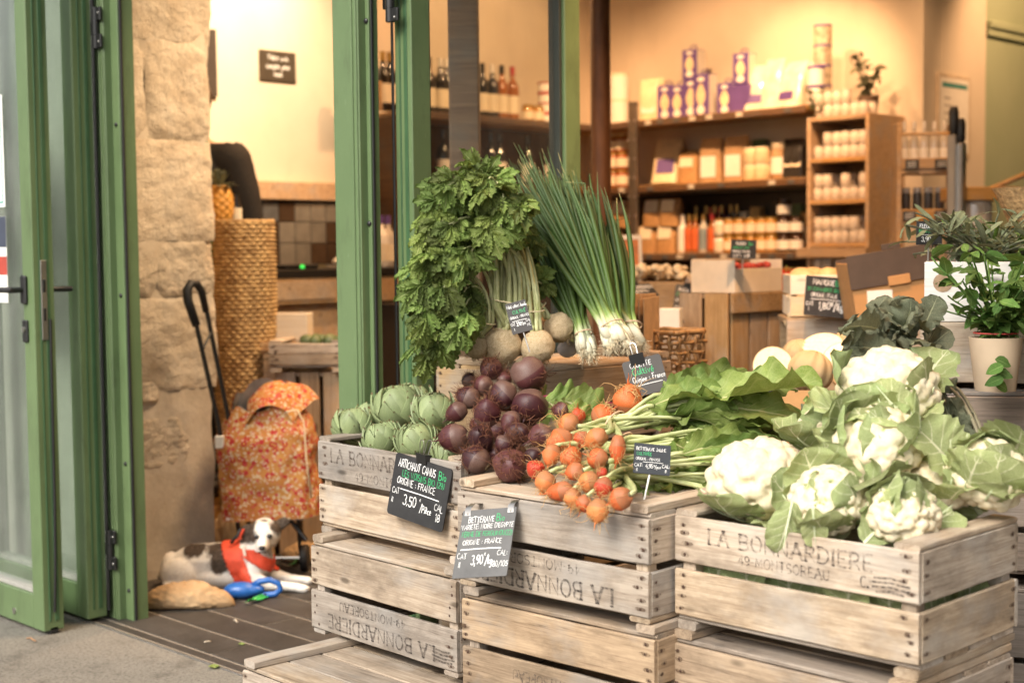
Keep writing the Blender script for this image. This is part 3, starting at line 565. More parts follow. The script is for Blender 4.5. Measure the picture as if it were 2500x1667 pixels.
def crate(label, loc, rz, W=.551, D=.379, hp=.202, up=True, wd=None, text=(), rot=None, group='wooden produce crates', name='wooden_crate', gap=.0147, corner=True, seed=None):
    wd = wd or W_CRATE; r = random.Random(seed if seed is not None else int(abs(loc[0]) * 1000 + loc[2] * 377)); bt, bd, rl = .018, .010, .012; T = bt + bd + hp + rl; t_ = .0105
    root = thing(name, label, 'crate', loc, rot or (0, 0, rz), group)
    fx = (lambda x: x) if up else (lambda x: W - x); fz = (lambda z: z) if up else (lambda z: T - z)
    ph = (hp - gap) / 2; z0 = bt + bd
    def put(nm, L, Hh, th_, c, ro=(0, 0, 0)):
        return ob(nm, plank_mesh(L, Hh, th_, r.randrange(4)), wd, root, (fx(c[0]), c[1], fz(c[2])), (ro[0], ro[1], ro[2] + r.uniform(-.004, .004)))
    front = []; nails = []
    def nail(x, y, z, ax):
        x = fx(x); z = fz(z); q = .0034 * r.uniform(.8, 1.2); vs = []
        for k in range(7):
            a = 2 * math.pi * k / 7; ca, sa = math.cos(a) * q, math.sin(a) * q
            vs.append((x + ca, y, z + sa) if ax == 'y' else (x, y + ca, z + sa))
        vs.append((x, y - .0012, z) if ax == 'y' else (x + (.0012 if x > W / 2 else -.0012), y, z))
        nails.append((vs, [(k, (k + 1) % 7, 7) for k in range(7)]))
    for j in range(2):
        zc = z0 + ph / 2 + j * (ph + gap)
        front.append(put('plank', W, ph, t_, (W / 2, t_ / 2, zc))); put('plank', W, ph, t_, (W / 2, D - t_ / 2, zc))
        for x in (t_ / 2, W - t_ / 2): put('plank', D - 2 * t_ - .001, ph, t_, (x, D / 2, zc), (0, 0, R(90)))
        for x in (.022, W - .022):
            for k in range(4): nail(x + r.uniform(-.011, .011), -.0012, zc + ph * (-.36 + .24 * k) + r.uniform(-.005, .005), 'y')
        for x in (-.0012, W + .0012):
            for y in (.024, D - .024):
                for k in range(3): nail(x, y + r.uniform(-.006, .006), zc + ph * (-.3 + .3 * k) + r.uniform(-.005, .005), 'x')
    for x in (t_ + .0155, W - t_ - .0155):
        for y in (t_ + .0155, D - t_ - .0155): put('corner_post', hp - .002, .03, .03, (x, y, z0 + hp / 2), (0, R(90), 0))
    nb = 4; bw = (D - .012) / nb
    for k in range(nb): put('bottom_board', W - .004, bw - .006, bd, (W / 2, .006 + bw * (k + .5), bt + bd / 2), (R(90), 0, 0))
    for x in (.026, W - .026):
        put('batten', D - .006, .046, bt - .0006, (x, D / 2, bt / 2), (R(90), 0, R(90)))
        put('rail', D - .006, .050, rl - .0006, (x, D / 2, z0 + hp + rl / 2), (R(90), 0, R(90)))
    g = G(); sg = G()
    for v, f in nails:
        g.add(v, f); c = Vector(v[-1]); yy = abs(v[0][1] - v[1][1]) < 1e-6; L = r.uniform(.006, .016); hh = r.uniform(.004, .006); vs = []
        for k in range(9):
            a = 2 * math.pi * k / 9; u_, w_ = math.cos(a) * L + r.uniform(-.001, .001), math.sin(a) * hh
            vs.append((c.x + u_, v[0][1] + .0004, c.z + w_) if yy else (v[0][0] + (-.0004 if c.x > W / 2 else .0004), c.y + u_, c.z + w_))
        sg.add(vs, [tuple(range(9))])
    tag(mk('nail_stains', sg, STAIN, root, smooth=0), kind='stuff')
    tag(mk('nails', g, NAIL, root, smooth=0, fix=True), kind='stuff')
    for (s, pi, xf, zo, h, mt, tw) in text:
        tg = G(); pln = front[pi]; pj = pi; wd_ = text_width(s, h, .2)
        sx = .8 * tw / wd_ if tw else .8
        write(tg, s, 0, 0, h, .13, .012, True, .2, 0, random.Random(len(s)), False, sx)
        x0 = xf * W - W / 2
        if up: M_ = Matrix.Translation((x0, -t_ / 2 - .0006, zo))
        else: M_ = Matrix.Translation((-x0, -t_ / 2 - .0006, -zo)) @ Matrix.Rotation(math.pi, 4, 'Y')
        o = mk('lettering', tg, mt, pln, smooth=0); o.matrix_local = M_
    root['T'] = T
    return root
def stamp(root_plank, x, z, up, mt):
    g = G(); r = random.Random(4)
    for k, (zz, w) in enumerate(((.012, .06), (.004, .075), (-.004, .07), (-.012, .05))): ribbon(g, [(x - w / 2 + r.uniform(-.004, .004), z + zz), (x, z + zz + .003), (x + w / 2, z + zz)], .0045, .0004 + k * 2e-5)
    o = mk('stamp', g, mt, root_plank, smooth=0); o.matrix_local = Matrix.Translation((0, -.0058, 0)) @ (Matrix.Identity(4) if up else Matrix.Rotation(math.pi, 4, 'Y'))
def label_text(mt, mt2, full=True):
    a = [('LA BONNARDIERE', 1, .10, .000, .033, mt, .40), ('49-MONTSOREAU', 1, .28, -.037, .021, mt2, .27)]
    if full: a.append(('C.', 1, .79, -.036, .022, mt2, None))
    return a
# left stack: artichokes on top
SL = 1.04
cl1 = crate('upright crate holding the artichokes, black lettering half hidden by a slate sign', (-2.9465, 2.2366, .482), R(-3.1), .573, .39, .21, True, text=label_text(INK_FADED, INK_FADED))
cl2 = crate('upturned pale crate directly under the artichoke crate with inverted lettering', (-2.9077, 2.178, .241), R(-2.7), .573, .39, .21, False, text=[('LA BONNARDIERE', 1, .14, .002, .033, INK, .42), ('49-MONTSOREAU', 1, .33, -.036, .02, INK, .26)])
stamp([c for c in cl2.children if c.name.startswith('plank')][4], -.235, .018, False, INK)
cl3 = crate('upturned crate on the ground at the foot of the artichoke stack, base boards bare', (-2.835, 1.915, .0005), R(-2.0), .573, .39, .2, False)
# middle stack: beetroots on top
cm1 = crate('upturned crate carrying the beetroots, inverted lettering on its lower plank', (-2.298, 2.124, .469), R(1.0), .534, .367, .196, False, text=[('LA BONNARDIERE', 1, .17, .0, .034, INK, .40), ('49-MONTSOREAU', 1, .33, -.036, .02, INK_FADED, .26)])
cm2 = crate('browner upturned crate under the beetroot crate, stamp on its low plank', (-2.285, 2.120, .232), R(1.6), .534, .367, .196, False, text=[('C.', 1, .66, -.01, .022, INK_FADED, None), ('49-MONTSOREAU', 1, .3, -.022, .02, INK_FADED, .22)], wd=W_DIRTY, seed=5)
cm3 = crate('lowest crate on the ground under the beetroot stack', (-2.29, 2.13, 0.0005), R(.5), .534, .367, .19, False)
# right stack: cauliflowers on top
cc1 = crate('upright crate full of cauliflowers with stencilled lettering and gaps showing green', (-1.758, 2.2076, .452), R(-.27), .534, .367, .198, True, text=[('LA BONNARDIERE', 1, .155, -.001, .029, INK_FADED, .36), ('49-MONTSOREAU', 1, .29, -.030, .018, INK_FADED, .20), ('C.', 1, .785, -.030, .019, INK, None)])
stamp([c for c in cc1.children if c.name.startswith('plank')][4], .212, -.022, True, INK)
cc2 = crate('upturned crate under the cauliflower crate', (-1.762, 2.200, .214), R(-.9), .534, .367, .198, False, W_DIRTY)
cc3 = crate('lowest crate on the ground under the cauliflower stack', (-1.755, 2.21, 0.0005), R(.4), .534, .367, .173, False)
# stack with celeriac and spring onions, one short side to the street
cs1 = crate('old brown crate carrying the celeriac and spring onions', (-2.60, 2.675, .668), R(90), .573, .378, .20, False, wd=W_WARM)
for k in range(3):
    crate(['lowest', 'second', 'third'][k] + ' crate from the ground under the celeriac crate', (-2.60, 2.675, .0005 + .2226 * k), R(90), .573, .378, .1826, k % 2 == 0, wd=W_WARM)

# ================================================================== slate price signs
def rrect(w, h, r_, n=5):
    o = []
    for cx, cz, a in ((w / 2 - r_, h / 2 - r_, 0), (-w / 2 + r_, h / 2 - r_, 90), (-w / 2 + r_, -h / 2 + r_, 180), (w / 2 - r_, -h / 2 + r_, 270)):
        for i in range(n + 1): an = R(a + 90 * i / n); o.append((cx + r_ * math.cos(an), cz + r_ * math.sin(an)))
    return o
def sign(label, corners, lines, rule=None, mat=None, rad=.06, bow=0., jit=.10, seed=3, stroke=.1):
    """corners TL TR BR BL as points in space; lines: (text, x, z, h, colour, centred) in units of the board's height"""
    TL, TR, BR, BL = corners; c = (TL + TR + BR + BL) / 4; x = ((TR - TL) + (BR - BL)) / 2; z = ((TL - BL) + (TR - BR)) / 2
    w = x.length; x.normalize(); z = z - x * z.dot(x); h = z.length; z.normalize(); y = z.cross(x)
    M = Matrix.Identity(4)
    for i in range(3): M[i][0] = x[i]; M[i][1] = y[i]; M[i][2] = z[i]; M[i][3] = c[i]
    r = thing('slate_sign', label, 'price sign', M=M, group='slate price signs')
    g = G(); g.prism([(a, b) for a, b in rrect(w, h, rad * h)], -.0015, .0015, Matrix.Rotation(R(90), 4, 'X')); mk('board', g, mat or SLATE, r, smooth=30, fix=True)
    rr = random.Random(seed)
    for s, px, pz, hh, col, cen, *av in lines:
        full = text_width(s, hh * h, .14); av = (av[0] if av else .49 - px) * w; sx = .8 * min(1., av / full)
        g = G(); write(g, s, px * w, pz * h, hh * h, stroke, jit, False, .14, rr.uniform(-.02, .02), rr, cen, sx); mk('writing', g, col, r, smooth=0, loc=(0, -.0016, 0))
    for (xa, xb, zz) in ([rule] if rule else []):
        g = G(); ribbon(g, [(xa * w, zz * h), ((xa + xb) / 2 * w, (zz + .006) * h), (xb * w, zz * h)], .016 * h, .0005); mk('ruled_line', g, CHALK, r, smooth=0, loc=(0, -.0016, 0))
    r['w'] = w; r['h'] = h
    return r
def clip(parent, x, z, s=1.):
    c = mk('binder_clip', G().add([(-.016 * s, -.011 * s, -.010 * s), (.016 * s, -.011 * s, -.010 * s), (.016 * s, .011 * s, -.010 * s), (-.016 * s, .011 * s, -.010 * s), (-.016 * s, -.003 * s, .013 * s), (.016 * s, -.003 * s, .013 * s), (.016 * s, .003 * s, .013 * s), (-.016 * s, .003 * s, .013 * s)], [(0, 3, 2, 1), (4, 5, 6, 7), (0, 1, 5, 4), (1, 2, 6, 5), (2, 3, 7, 6), (3, 0, 4, 7)], Matrix.Rotation(math.pi, 4, 'Y')), BLACKM, parent, smooth=30, loc=(x, 0, z))
    for sg in (-1, 1):
        b = Vector((0, sg * .004 * s, .012 * s)); pts = [b + Vector((dx * s, sg * dy * s, dz * s)) for dx, dy, dz in ((-.008, 0, -.016), (-.006, .004, .004), (-.0068, .007, .022), (-.004, .008, .0285), (0, .0085, .030), (.004, .008, .0285), (.0068, .007, .022), (.006, .004, .004), (.008, 0, -.016))]
        mk('wire_handle', G().tube(pts, .0009 * s, 6), STEEL, c, smooth=60)
q = [PV(971, 1104, 2.205), PV(1108, 1146, 2.205), PV(1078, 1300, 2.185), PV(943, 1250, 2.185)]
W_, Gc = CHALK, CHALKG
s1 = sign('black slate for artichokes clipped to the artichoke crate, priced 3,50', q, [('ARTICHAUT CAMUS', -.42, .30, .12, W_, False, .66), ('Bio', .30, .285, .13, Gc, False), ('LES VOISINS BIO (29)', -.33, .155, .095, Gc, False), ('ORIGINE : FRANCE', -.40, .03, .10, W_, False), ('CAT', -.46, -.14, .085, W_, False, .16), ('II', -.45, -.29, .085, W_, False), ('3,50', -.24, -.27, .16, W_, False, .27), ('€', .04, -.185, .08, W_, False, .06), ('/Pièce', .07, -.30, .12, W_, False, .2), ('CAL', .31, -.20, .10, W_, False), ('18', .35, -.36, .12, W_, False)], (-.32, .36, -.045))
clip(s1, -.005, s1['h'] / 2 + .004, 1.05)
q = [PD(1136, 1248, 3.045), PD(1268, 1236, 2.98), PD(1232, 1406, 2.905), PD(1100, 1412, 2.97)]
s2 = sign('worn grey slate for black beetroot hung by metal hooks, priced 3,90', q, [('BETTERAVE', -.36, .31, .085, W_, False, .48), ('Bio', .16, .31, .10, Gc, False), ("VARIÉTÉ: NOIRE D'EGYPTE", -.47, .21, .068, W_, False), ('FERME DE KERGUINOU(22)', -.44, .105, .07, Gc, False), ('ORIGINE : FRANCE', -.40, -.02, .07, W_, False), ('CAT', -.46, -.22, .075, W_, False, .17), ('II', -.42, -.35, .075, W_, False), ('3,90', -.19, -.31, .13, W_, False, .22), ('€', .04, -.235, .07, W_, False, .05), ('/kg', .07, -.32, .12, W_, False, .13), ('CAL:', .27, -.20, .075, W_, False), ('80/105', .22, -.36, .075, W_, False)], (-.42, .32, -.09), SLATE_G, .015)
for sx_, dz in ((-.40, .0), (.40, .0)):
    x = sx_ * s2['w']; z = s2['h'] / 2 - .012
    pts = [(x, -.002, z), (x, -.004, z + .016), (x + .004, .006, z + .032), (x + .006, .028, z + .040), (x + .008, .055, z + .038), (x + .008, .062, z + .026)]
    g = G()
    for i in range(len(pts) - 1): a, b = Vector(pts[i]), Vector(pts[i + 1]); g.add([a + Vector((-.0075, 0, 0)), a + Vector((.0075, 0, 0)), b + Vector((.0075, 0, 0)), b + Vector((-.0075, 0, 0))], [(0, 1, 2, 3)])
    mk('steel_hook', g, STEEL, s2, smooth=180, fix=True); mk('rivet', G().ball((x, -.003, z + .004), .0022, 8, 6), STEEL, s2, smooth=180)
q = [PD(1560, 1082, 2.98), PD(1648, 1089, 2.98), PD(1625, 1161, 2.95), PD(1534, 1152, 2.95)]
s3 = sign('small slate on a white stake among the golden beet leaves', q, [('BETTERAVE JAUNE', -.44, .27, .10, W_, False), ('CULTIVÉE', -.42, .10, .10, Gc, False), ('ORIGINE : FRANCE', -.44, -.06, .085, W_, False), ('CAT:', -.47, -.29, .11, W_, False, .24), ('II', -.42, -.44, .10, W_, False), ('4,95', -.17, -.31, .13, W_, False, .2), ('€/pce', .05, -.31, .10, W_, False, .2), ('CAL:', .28, -.27, .11, W_, False), ('II', .36, -.42, .10, W_, False)], (-.24, .3, -.12), plain('blue_black_slate', (.022, .027, .034), .45), .03, stroke=.12)
mk('stake', G().tube([(.0, .003, -.2 * s3['h']), (-.012, .004, -s3['h'] / 2 - .055)], .0022, 8), plain('white_plastic', (.75, .75, .72), .4), s3, smooth=60)
q = [PV(1511, 888, 2.668), PV(1605, 864, 2.70), PV(1640, 945, 2.68), PV(1546, 972, 2.645)]
q = [PD(1511, 888, 3.50), PD(1605, 864, 3.50), PD(1641, 948, 3.47), PD(1547, 972, 3.47)]
s4 = sign('tilted dark slate for spring onions clipped to the brown crate', q, [('CEBETTE', -.32, .28, .13, W_, False), ('Cultivé', -.30, .07, .19, Gc, False), ('Origine : France', -.34, -.13, .14, W_, False)], (-.30, .38, -.22), plain('brown_slate', (.040, .033, .028), .45), .08)
clip(s4, -.10 * s4['w'], s4['h'] / 2, 1.1)
q = [PD(1240, 741, 3.50), PD(1289, 729, 3.50), PD(1295, 806, 3.48), PD(1244, 820, 3.48)]
s5 = sign('little slate on a thin stake in front of the celeriac roots', q, [('Mini céleri boule', -.46, .32, .105, W_, False), ('CULTIVÉ', -.24, .12, .10, Gc, False), ('ORIGINE : FRANCE', -.42, -.03, .075, W_, False), ('CAT', -.46, -.24, .09, W_, False, .2), ('I', -.36, -.40, .09, W_, False), ('3,90', -.2, -.27, .12, W_, False, .22), ('€/pce', .04, -.26, .09, W_, False, .2), ('CAL', .28, -.20, .08, W_, False), ('NC', .30, -.34, .09, W_, False)], (-.36, .32, -.11), plain('brown_black_slate', (.032, .027, .024), .45), .02, stroke=.12)
mk('stake', G().tube([(.0, .003, -.2 * s5['h']), (.004, .004, -s5['h'] / 2 - .05)], .0018, 8), STEEL, s5, smooth=60)
# ================================================================== leaves
SH = {'beet': lambda v: .10 + .95 * max(0, math.sin(math.pi * min(1, max(0, (v - .05) / .95)) ** .85)) ** .75 * (1 if v < .999 else .1),
      'caul': lambda v: (.30 + .75 * math.sin(math.pi * min(1, v * 1.0) ** 1.25) ** .6) * (1 if v < .999 else .3),
      'herb': lambda v: max(.03, math.sin(math.pi * v) ** .9), 'basil': lambda v: max(.03, math.sin(math.pi * v ** .75) ** .8), 'needle': lambda v: .25 + .75 * math.sin(math.pi * v) ** .5 if v < .99 else .1}
def leaf_mesh(L, W, shape='beet', bend=.6, cup=.25, ruf=.12, seed=1, nu=8, nv=16, teeth=0., fold=0.):
    g = G(); sh = SH[shape]; y = z = 0.; pts = [(0., 0., 0.)]; 
    for j in range(1, nv + 1):
        a = bend * (j - .5) / nv + .25 * noise.noise((j * .4, seed, 2)); y += math.cos(a) * L / nv; z -= math.sin(a) * L / nv; pts.append((y, z, a))
    def fn(u, v):
        j = round(v * nv); yy, zz, a = pts[j]; s = u * 2 - 1; w = W * sh(v) * (1 + teeth * noise.noise((v * 23, seed + (9 if s > 0 else 0), 0)))
        k = abs(s) ** 1.5; hgt = cup * W * k * sh(v) + ruf * W * (k ** 1.3) * (noise.noise((v * 7, seed * 2.3, s * 1.2)) * 1.6 + math.sin(v * 17 + seed * 1.7 + (2 if s > 0 else 0) + 2 * noise.noise((v * 3, seed, 4))) * .28) + fold * W * abs(s) * sh(v)
        return (s * w * (1 - .12 * cup), yy + hgt * math.sin(a) * .8 + W * .10 * noise.noise((v * 9, s * 2, seed)) * k, zz + hgt * math.cos(a))
    g.grid(fn, nu, nv); return g.mesh('leaf', 180)
BEETLEAF = leafm('beet_leaf', (.14, .225, .040), (.27, .355, .095), (.56, .57, .28), 8, .5)
CAULLEAF = leafm('cauliflower_leaf', (.30, .385, .140), (.47, .535, .245), (.76, .77, .52), 6, .9, .5)
KALELEAF = leafm('grey_green_leaf', (.10, .115, .070), (.19, .20, .125), (.32, .33, .20), 7, .4, .65, rv=.35)
CELLEAF = leafm('celery_leaf', (.10, .165, .028), (.25, .325, .085), (.40, .46, .19), 9, .4, .42, rv=.5)
HERBLEAF = leafm('herb_leaf', (.07, .15, .03), (.14, .25, .05), (.22, .33, .10), 6, .3, .5, rv=.35)
SAGELEAF = leafm('dusty_herb_leaf', (.13, .16, .085), (.24, .27, .16), (.30, .33, .2), 5, .2, .6, rv=.35)
STALK = plain('pale_green_stalk', (.46, .52, .20), .42, .2, 30, c2=(.60, .62, .32), rv=.18)
CSTALK = plain('celery_stalk', (.42, .47, .19), .4, .25, 25, c2=(.64, .64, .36), rv=.25)
REDSTALK = plain('red_stalk', (.28, .03, .06), .45, .3, 30)

# ================================================================== artichokes
def bractm():
    t = NT('artichoke_bract'); s = t.sep(t.co('UV')); v = t.rvec(9.); n = t.noise(v, 40, 4, .6)
    c = t.ramp(n, [(.3, (.165, .215, .095)), (.7, (.28, .335, .165))]); c = t.mix(t.ramp(s[1], [(.0, .85), (.5, 0.)]), c, (.40, .46, .24))
    c = t.mix(t.ramp(t.noise(t.map(v, (6, 6, 6), loc=(3, 3, 1)), 20, 5, .75), [(.62, 0.), (.72, .75)]), c, (.075, .06, .025))
    fib = t.noise(t.map(t.co('UV'), (45, 2, 1)), 1, 3); c = t.mix(t.ramp(fib, [(.5, 0.), (.75, .25)]), c, (.42, .45, .27))
    c = t.mix(t.ramp(t.math('ADD', s[1], t.math('MULTIPLY', n, .1)), [(.99, 0.), (1.08, .9)]), c, (.11, .075, .03))
    c = t.hsv(c, v=t.math('ADD', t.math('MULTIPLY', t.rand(), .4), .8)); return t.bs(col=c, rough=.5, spec=.35, norm=t.bump(t.math('ADD', n, fib), .2, .002))
BRACT = bractm()
RINGS = [(165, 98, 6, .18, .42, .42), (152, 80, 6, .17, .34, .47), (135, 60, 6, .14, .26, .48), (116, 42, 6, .10, .18, .46), (95, 25, 5, .055, .10, .46), (70, 10, 5, .02, .05, .40), (48, 3, 4, 0., 0., .32)]
def bract_mesh(i, var):
    t0, t1, n, off, fl, w = RINGS[i]; shp = [.50, .74, .92, 1., 1.0, .92, .75, .50, .22, .01]; g = G(); rr = random.Random(i * 7 + var); fl = fl * rr.uniform(.6, 1.3); br = rr.uniform(-6, 6)
    def fn(u, v):
        th = R(t0 + (t1 + br - t0) * v); k = v * (len(shp) - 1); a = int(min(k, len(shp) - 2)); sh = shp[a] * (1 - (k - a)) + shp[a + 1] * (k - a); s = (u * 2 - 1) * w * sh
        q = 1 + off + fl * v ** 2.2; rad = Vector((math.sin(th), 0, .98 * math.cos(th))); p = rad * q - rad * (s * s * .62) + Vector((0, s, 0)); p += rad * (.02 * (1 - abs(u * 2 - 1)) * math.sin(math.pi * v))
        return p
    g.grid(fn, 8, 10)
    # the underside gives the bract a thickness
    top = list(g.v); o = len(top); g.v += [tuple(Vector(p) * .94) for p in top]; g.uv += list(g.uv[:o]); g.f += [tuple(j + o for j in q[::-1]) for q in list(g.f)]
    w_ = 9
    for j in range(10): g.f += [(j * w_, (j + 1) * w_, (j + 1) * w_ + o, j * w_ + o), ((j + 1) * w_ + 8, j * w_ + 8, j * w_ + 8 + o, (j + 1) * w_ + 8 + o)]
    return g.mesh('bract', 60)
BM = [[bract_mesh(i, v) for v in range(2)] for i in range(len(RINGS))]
CORE = G().ball((0, 0, 0), (.93, .93, .92), 16, 10).tube([(0, 0, -.85), (0, 0, -1.22)], [.33, .30], 12).mesh('core', 60)
def artichoke(label, c, r, up, seed):
    rr = random.Random(seed); u = Vector(up).normalized(); M = u.to_track_quat('Z', 'Y').to_matrix().to_4x4(); M = Matrix.Translation(c) @ M @ Matrix.Rotation(rr.uniform(0, 6), 4, 'Z') @ Matrix.Scale(r, 4)
    a = thing('artichoke', label, 'artichoke', M=M, group='artichokes in the crate'); ob('core', CORE, BRACT, a)
    for i, (t0, t1, n, *_r) in enumerate(RINGS):
        ph = rr.uniform(0, 6)
        for k in range(n): ob('bract', BM[i][rr.randrange(2)], BRACT, a, rot=(0, rr.uniform(-.06, .06), ph + 2 * math.pi * (k + rr.uniform(-.12, .12)) / n), sc=rr.uniform(.95, 1.04))
toC = lambda p: (Vector((0, 0, CAM_H)) - Vector(p)).normalized()
AR = [(862, 1040, 46, 2.36, 'small artichoke at the street-side left corner of the crate, beside the post', (-.1, 0, 1)), (972, 994, 57, 2.46, 'largest artichoke, perched on top of the others with one bract standing up', (.0, -.2, 1)), (1060, 1004, 49, 2.46, 'pale pointed artichoke touching the dark beetroots', (.1, -.15, 1)),
      (934, 1073, 45, 2.33, 'artichoke at the crate rim below the largest artichoke', (-.1, -.2, 1)), (1015, 1077, 47, 2.33, 'blunt artichoke behind the clip of its slate sign', (.1, -.35, .9)), (1097, 1112, 45, 2.32, 'artichoke squeezed under the beetroot with a long hairy root', (.25, -.1, 1)), (1005, 985, 50, 2.58, 'artichoke half hidden behind the largest artichoke', (.1, .1, 1)), (905, 1030, 46, 2.5, 'artichoke at the back behind the small corner artichoke', (-.1, .2, 1))]
for i, (x, y, rp, V, lab, up) in enumerate(AR):
    c = PV(x, y, V); d = (c.y - c.x) * S2; artichoke(lab, c, rp * d / FPX / 1.06, up, i + 3)

# ================================================================== beetroots
def beetm(name, cols, earth, rough, grit=.5):
    t = NT(name); v = t.rvec(30.); n = t.noise(v, 18, 5, .65); z = t.sep(t.co())[2]
    c = t.ramp(t.math('ADD', t.math('MULTIPLY', n, .55), t.math('MULTIPLY', t.rand(), .60)), [(.3, cols[0]), (.55, cols[1]), (.85, cols[2])])
    e = t.noise(t.map(v, (1, 1, 1), loc=(5, 0, 2)), 30, 6, .75); gr = t.math('ADD', e, t.math('MULTIPLY', t.ramp(z, [(.0, 0.), (.055, .22)]), 1.))
    c = t.mix(t.ramp(gr, [(.56, 0.), (.78, grit)]), c, earth); rings = t.noise(t.map(v, (5, 5, 120)), 2, 2)
    return t.bs(col=c, rough=t.ramp(e, [(.3, rough), (.7, min(1, rough + .35))]), spec=.5, norm=t.bump(t.math('ADD', e, t.math('MULTIPLY', rings, .4)), .25, .002))
DBEET = beetm('dark_beet_skin', ((.028, .006, .008), (.060, .011, .014), (.100, .030, .030)), (.165, .100, .075), .30, .85)
GBEET = beetm('golden_beet_skin', ((.42, .030, .012), (.55, .095, .020), (.64, .24, .070)), (.30, .15, .07), .42, .95)
DHAIR = plain('beet_root_hair', (.16, .060, .030), .8, .3); GHAIR = plain('golden_root_hair', (.55, .33, .13), .75, .3); CROWN = plain('cut_crown', (.14, .10, .055), .8, .4)
def beet_mesh(seed, sq=1., tail=.5, n=20):
    g = G(); prof = []
    for j in range(17):
        th = math.pi * j / 16; rr_ = math.sin(th) ** .92; z = math.cos(th) * (1.0 if th < math.pi / 2 else 1.0 + tail * max(0, (-math.cos(th) - .55)) ** 1.5 * 2)
        if th > 2.35: rr_ *= 1 - .25 * (th - 2.35)
        prof.append((max(rr_, .002), z * sq))
    g.lathe(prof[::-1], n)
    g.v = [tuple(Vector(p) * (1 + .15 * noise.noise(Vector(p) * 1.2 + Vector((seed, 0, 0))) + .05 * noise.noise(Vector(p) * 4 + Vector((0, seed, 0))))) for p in g.v]
    zb = -sq * (1 + tail * .55); pts = [(0, 0, zb + .12)]; a, b = 0, 0
    for k in range(1, 7): a += .12 * noise.noise((k * .9, seed, 3)); b += .12 * noise.noise((k * .9, seed, 7)); pts.append((a, b, zb - .16 * k * (tail + .5)))
    g.tube(pts, [.13, .085, .06, .042, .03, .02, .008], 7); return g.mesh('beet', 180)
def hair_mesh(seed, n, ln, zc=-.8, rad=.014, cling=0.):
    g = G(); rr = random.Random(seed)
    for k in range(n):
        ph = rr.uniform(0, 6.283); th = rr.gauss(2.7, .35); p = Vector((math.sin(th) * math.cos(ph), math.sin(th) * math.sin(ph), math.cos(th))) * .98; d = (p.normalized() * .35 + Vector((rr.gauss(0, .8), rr.gauss(0, .8), rr.gauss(-.4, .7)))).normalized(); pts = [p]; st = ln * rr.uniform(.5, 1.3) / 6
        for q in range(6):
            d = (d + Vector((rr.gauss(0, .45), rr.gauss(0, .45), rr.gauss(0, .45)))).normalized(); p = p + d * st
            if p.length < 1.02: p = p.normalized() * 1.03
            elif rr.random() < cling: p = p.normalized() * min(p.length, rr.uniform(1.02, 1.09))
            pts.append(p)
        r0 = rad * rr.uniform(.6, 1.2); g.tube(pts, [r0, r0, r0 * .9, r0 * .8, r0 * .7, r0 * .5, r0 * .3], 4, False)
    return g.mesh('hair_roots', 180)
DB = [beet_mesh(s, q, t_) for s, q, t_ in ((1, .92, .1), (2, 1., .25), (3, .85, .05), (4, 1.05, .3))]; DH = [hair_mesh(s, n_, 2.4, rad=.021, cling=.7) for s, n_ in ((1, 45), (2, 80), (3, 26))]
GB = [beet_mesh(s, q, t_) for s, q, t_ in ((11, .95, .25), (12, 1., .4), (13, .92, .15), (14, 1.1, .5))]; GH = [hair_mesh(s, 26, 2.6, rad=.030, cling=.4) for s in (5, 6, 7)]
CR = G().lathe([(.30, .0), (.27, .12), (.20, .17), (.05, .15)], 10).mesh('crown', 60)
def beet(parent, c, r, rootdir, kind, seed, name='beet', label=None, cat=None, group=None, lengthen=1.):
    rr = random.Random(seed); u = -Vector(rootdir).normalized(); M = Matrix.Translation(c) @ u.to_track_quat('Z', 'Y').to_matrix().to_4x4() @ Matrix.Rotation(rr.uniform(0, 6), 4, 'Z') @ Matrix.Diagonal((r, r, r * lengthen, 1))
    b = ob(name, None, None, parent, M=M)
    if label: tag(b, label, cat, group)
    me = (DB if kind == 'd' else GB)[rr.randrange(4) if lengthen < 1.2 else 3]; ob('root', me, DBEET if kind == 'd' else GBEET, b); ob('hair_roots', (DH if kind == 'd' else GH)[rr.randrange(3)], DHAIR if kind == 'd' else GHAIR, b)['kind'] = 'stuff'
    ob('crown', CR, CROWN, b, loc=(0, 0, .86)); return b
z8 = lambda x, y: (1000 + x * .3061, 840 + y * .3061)
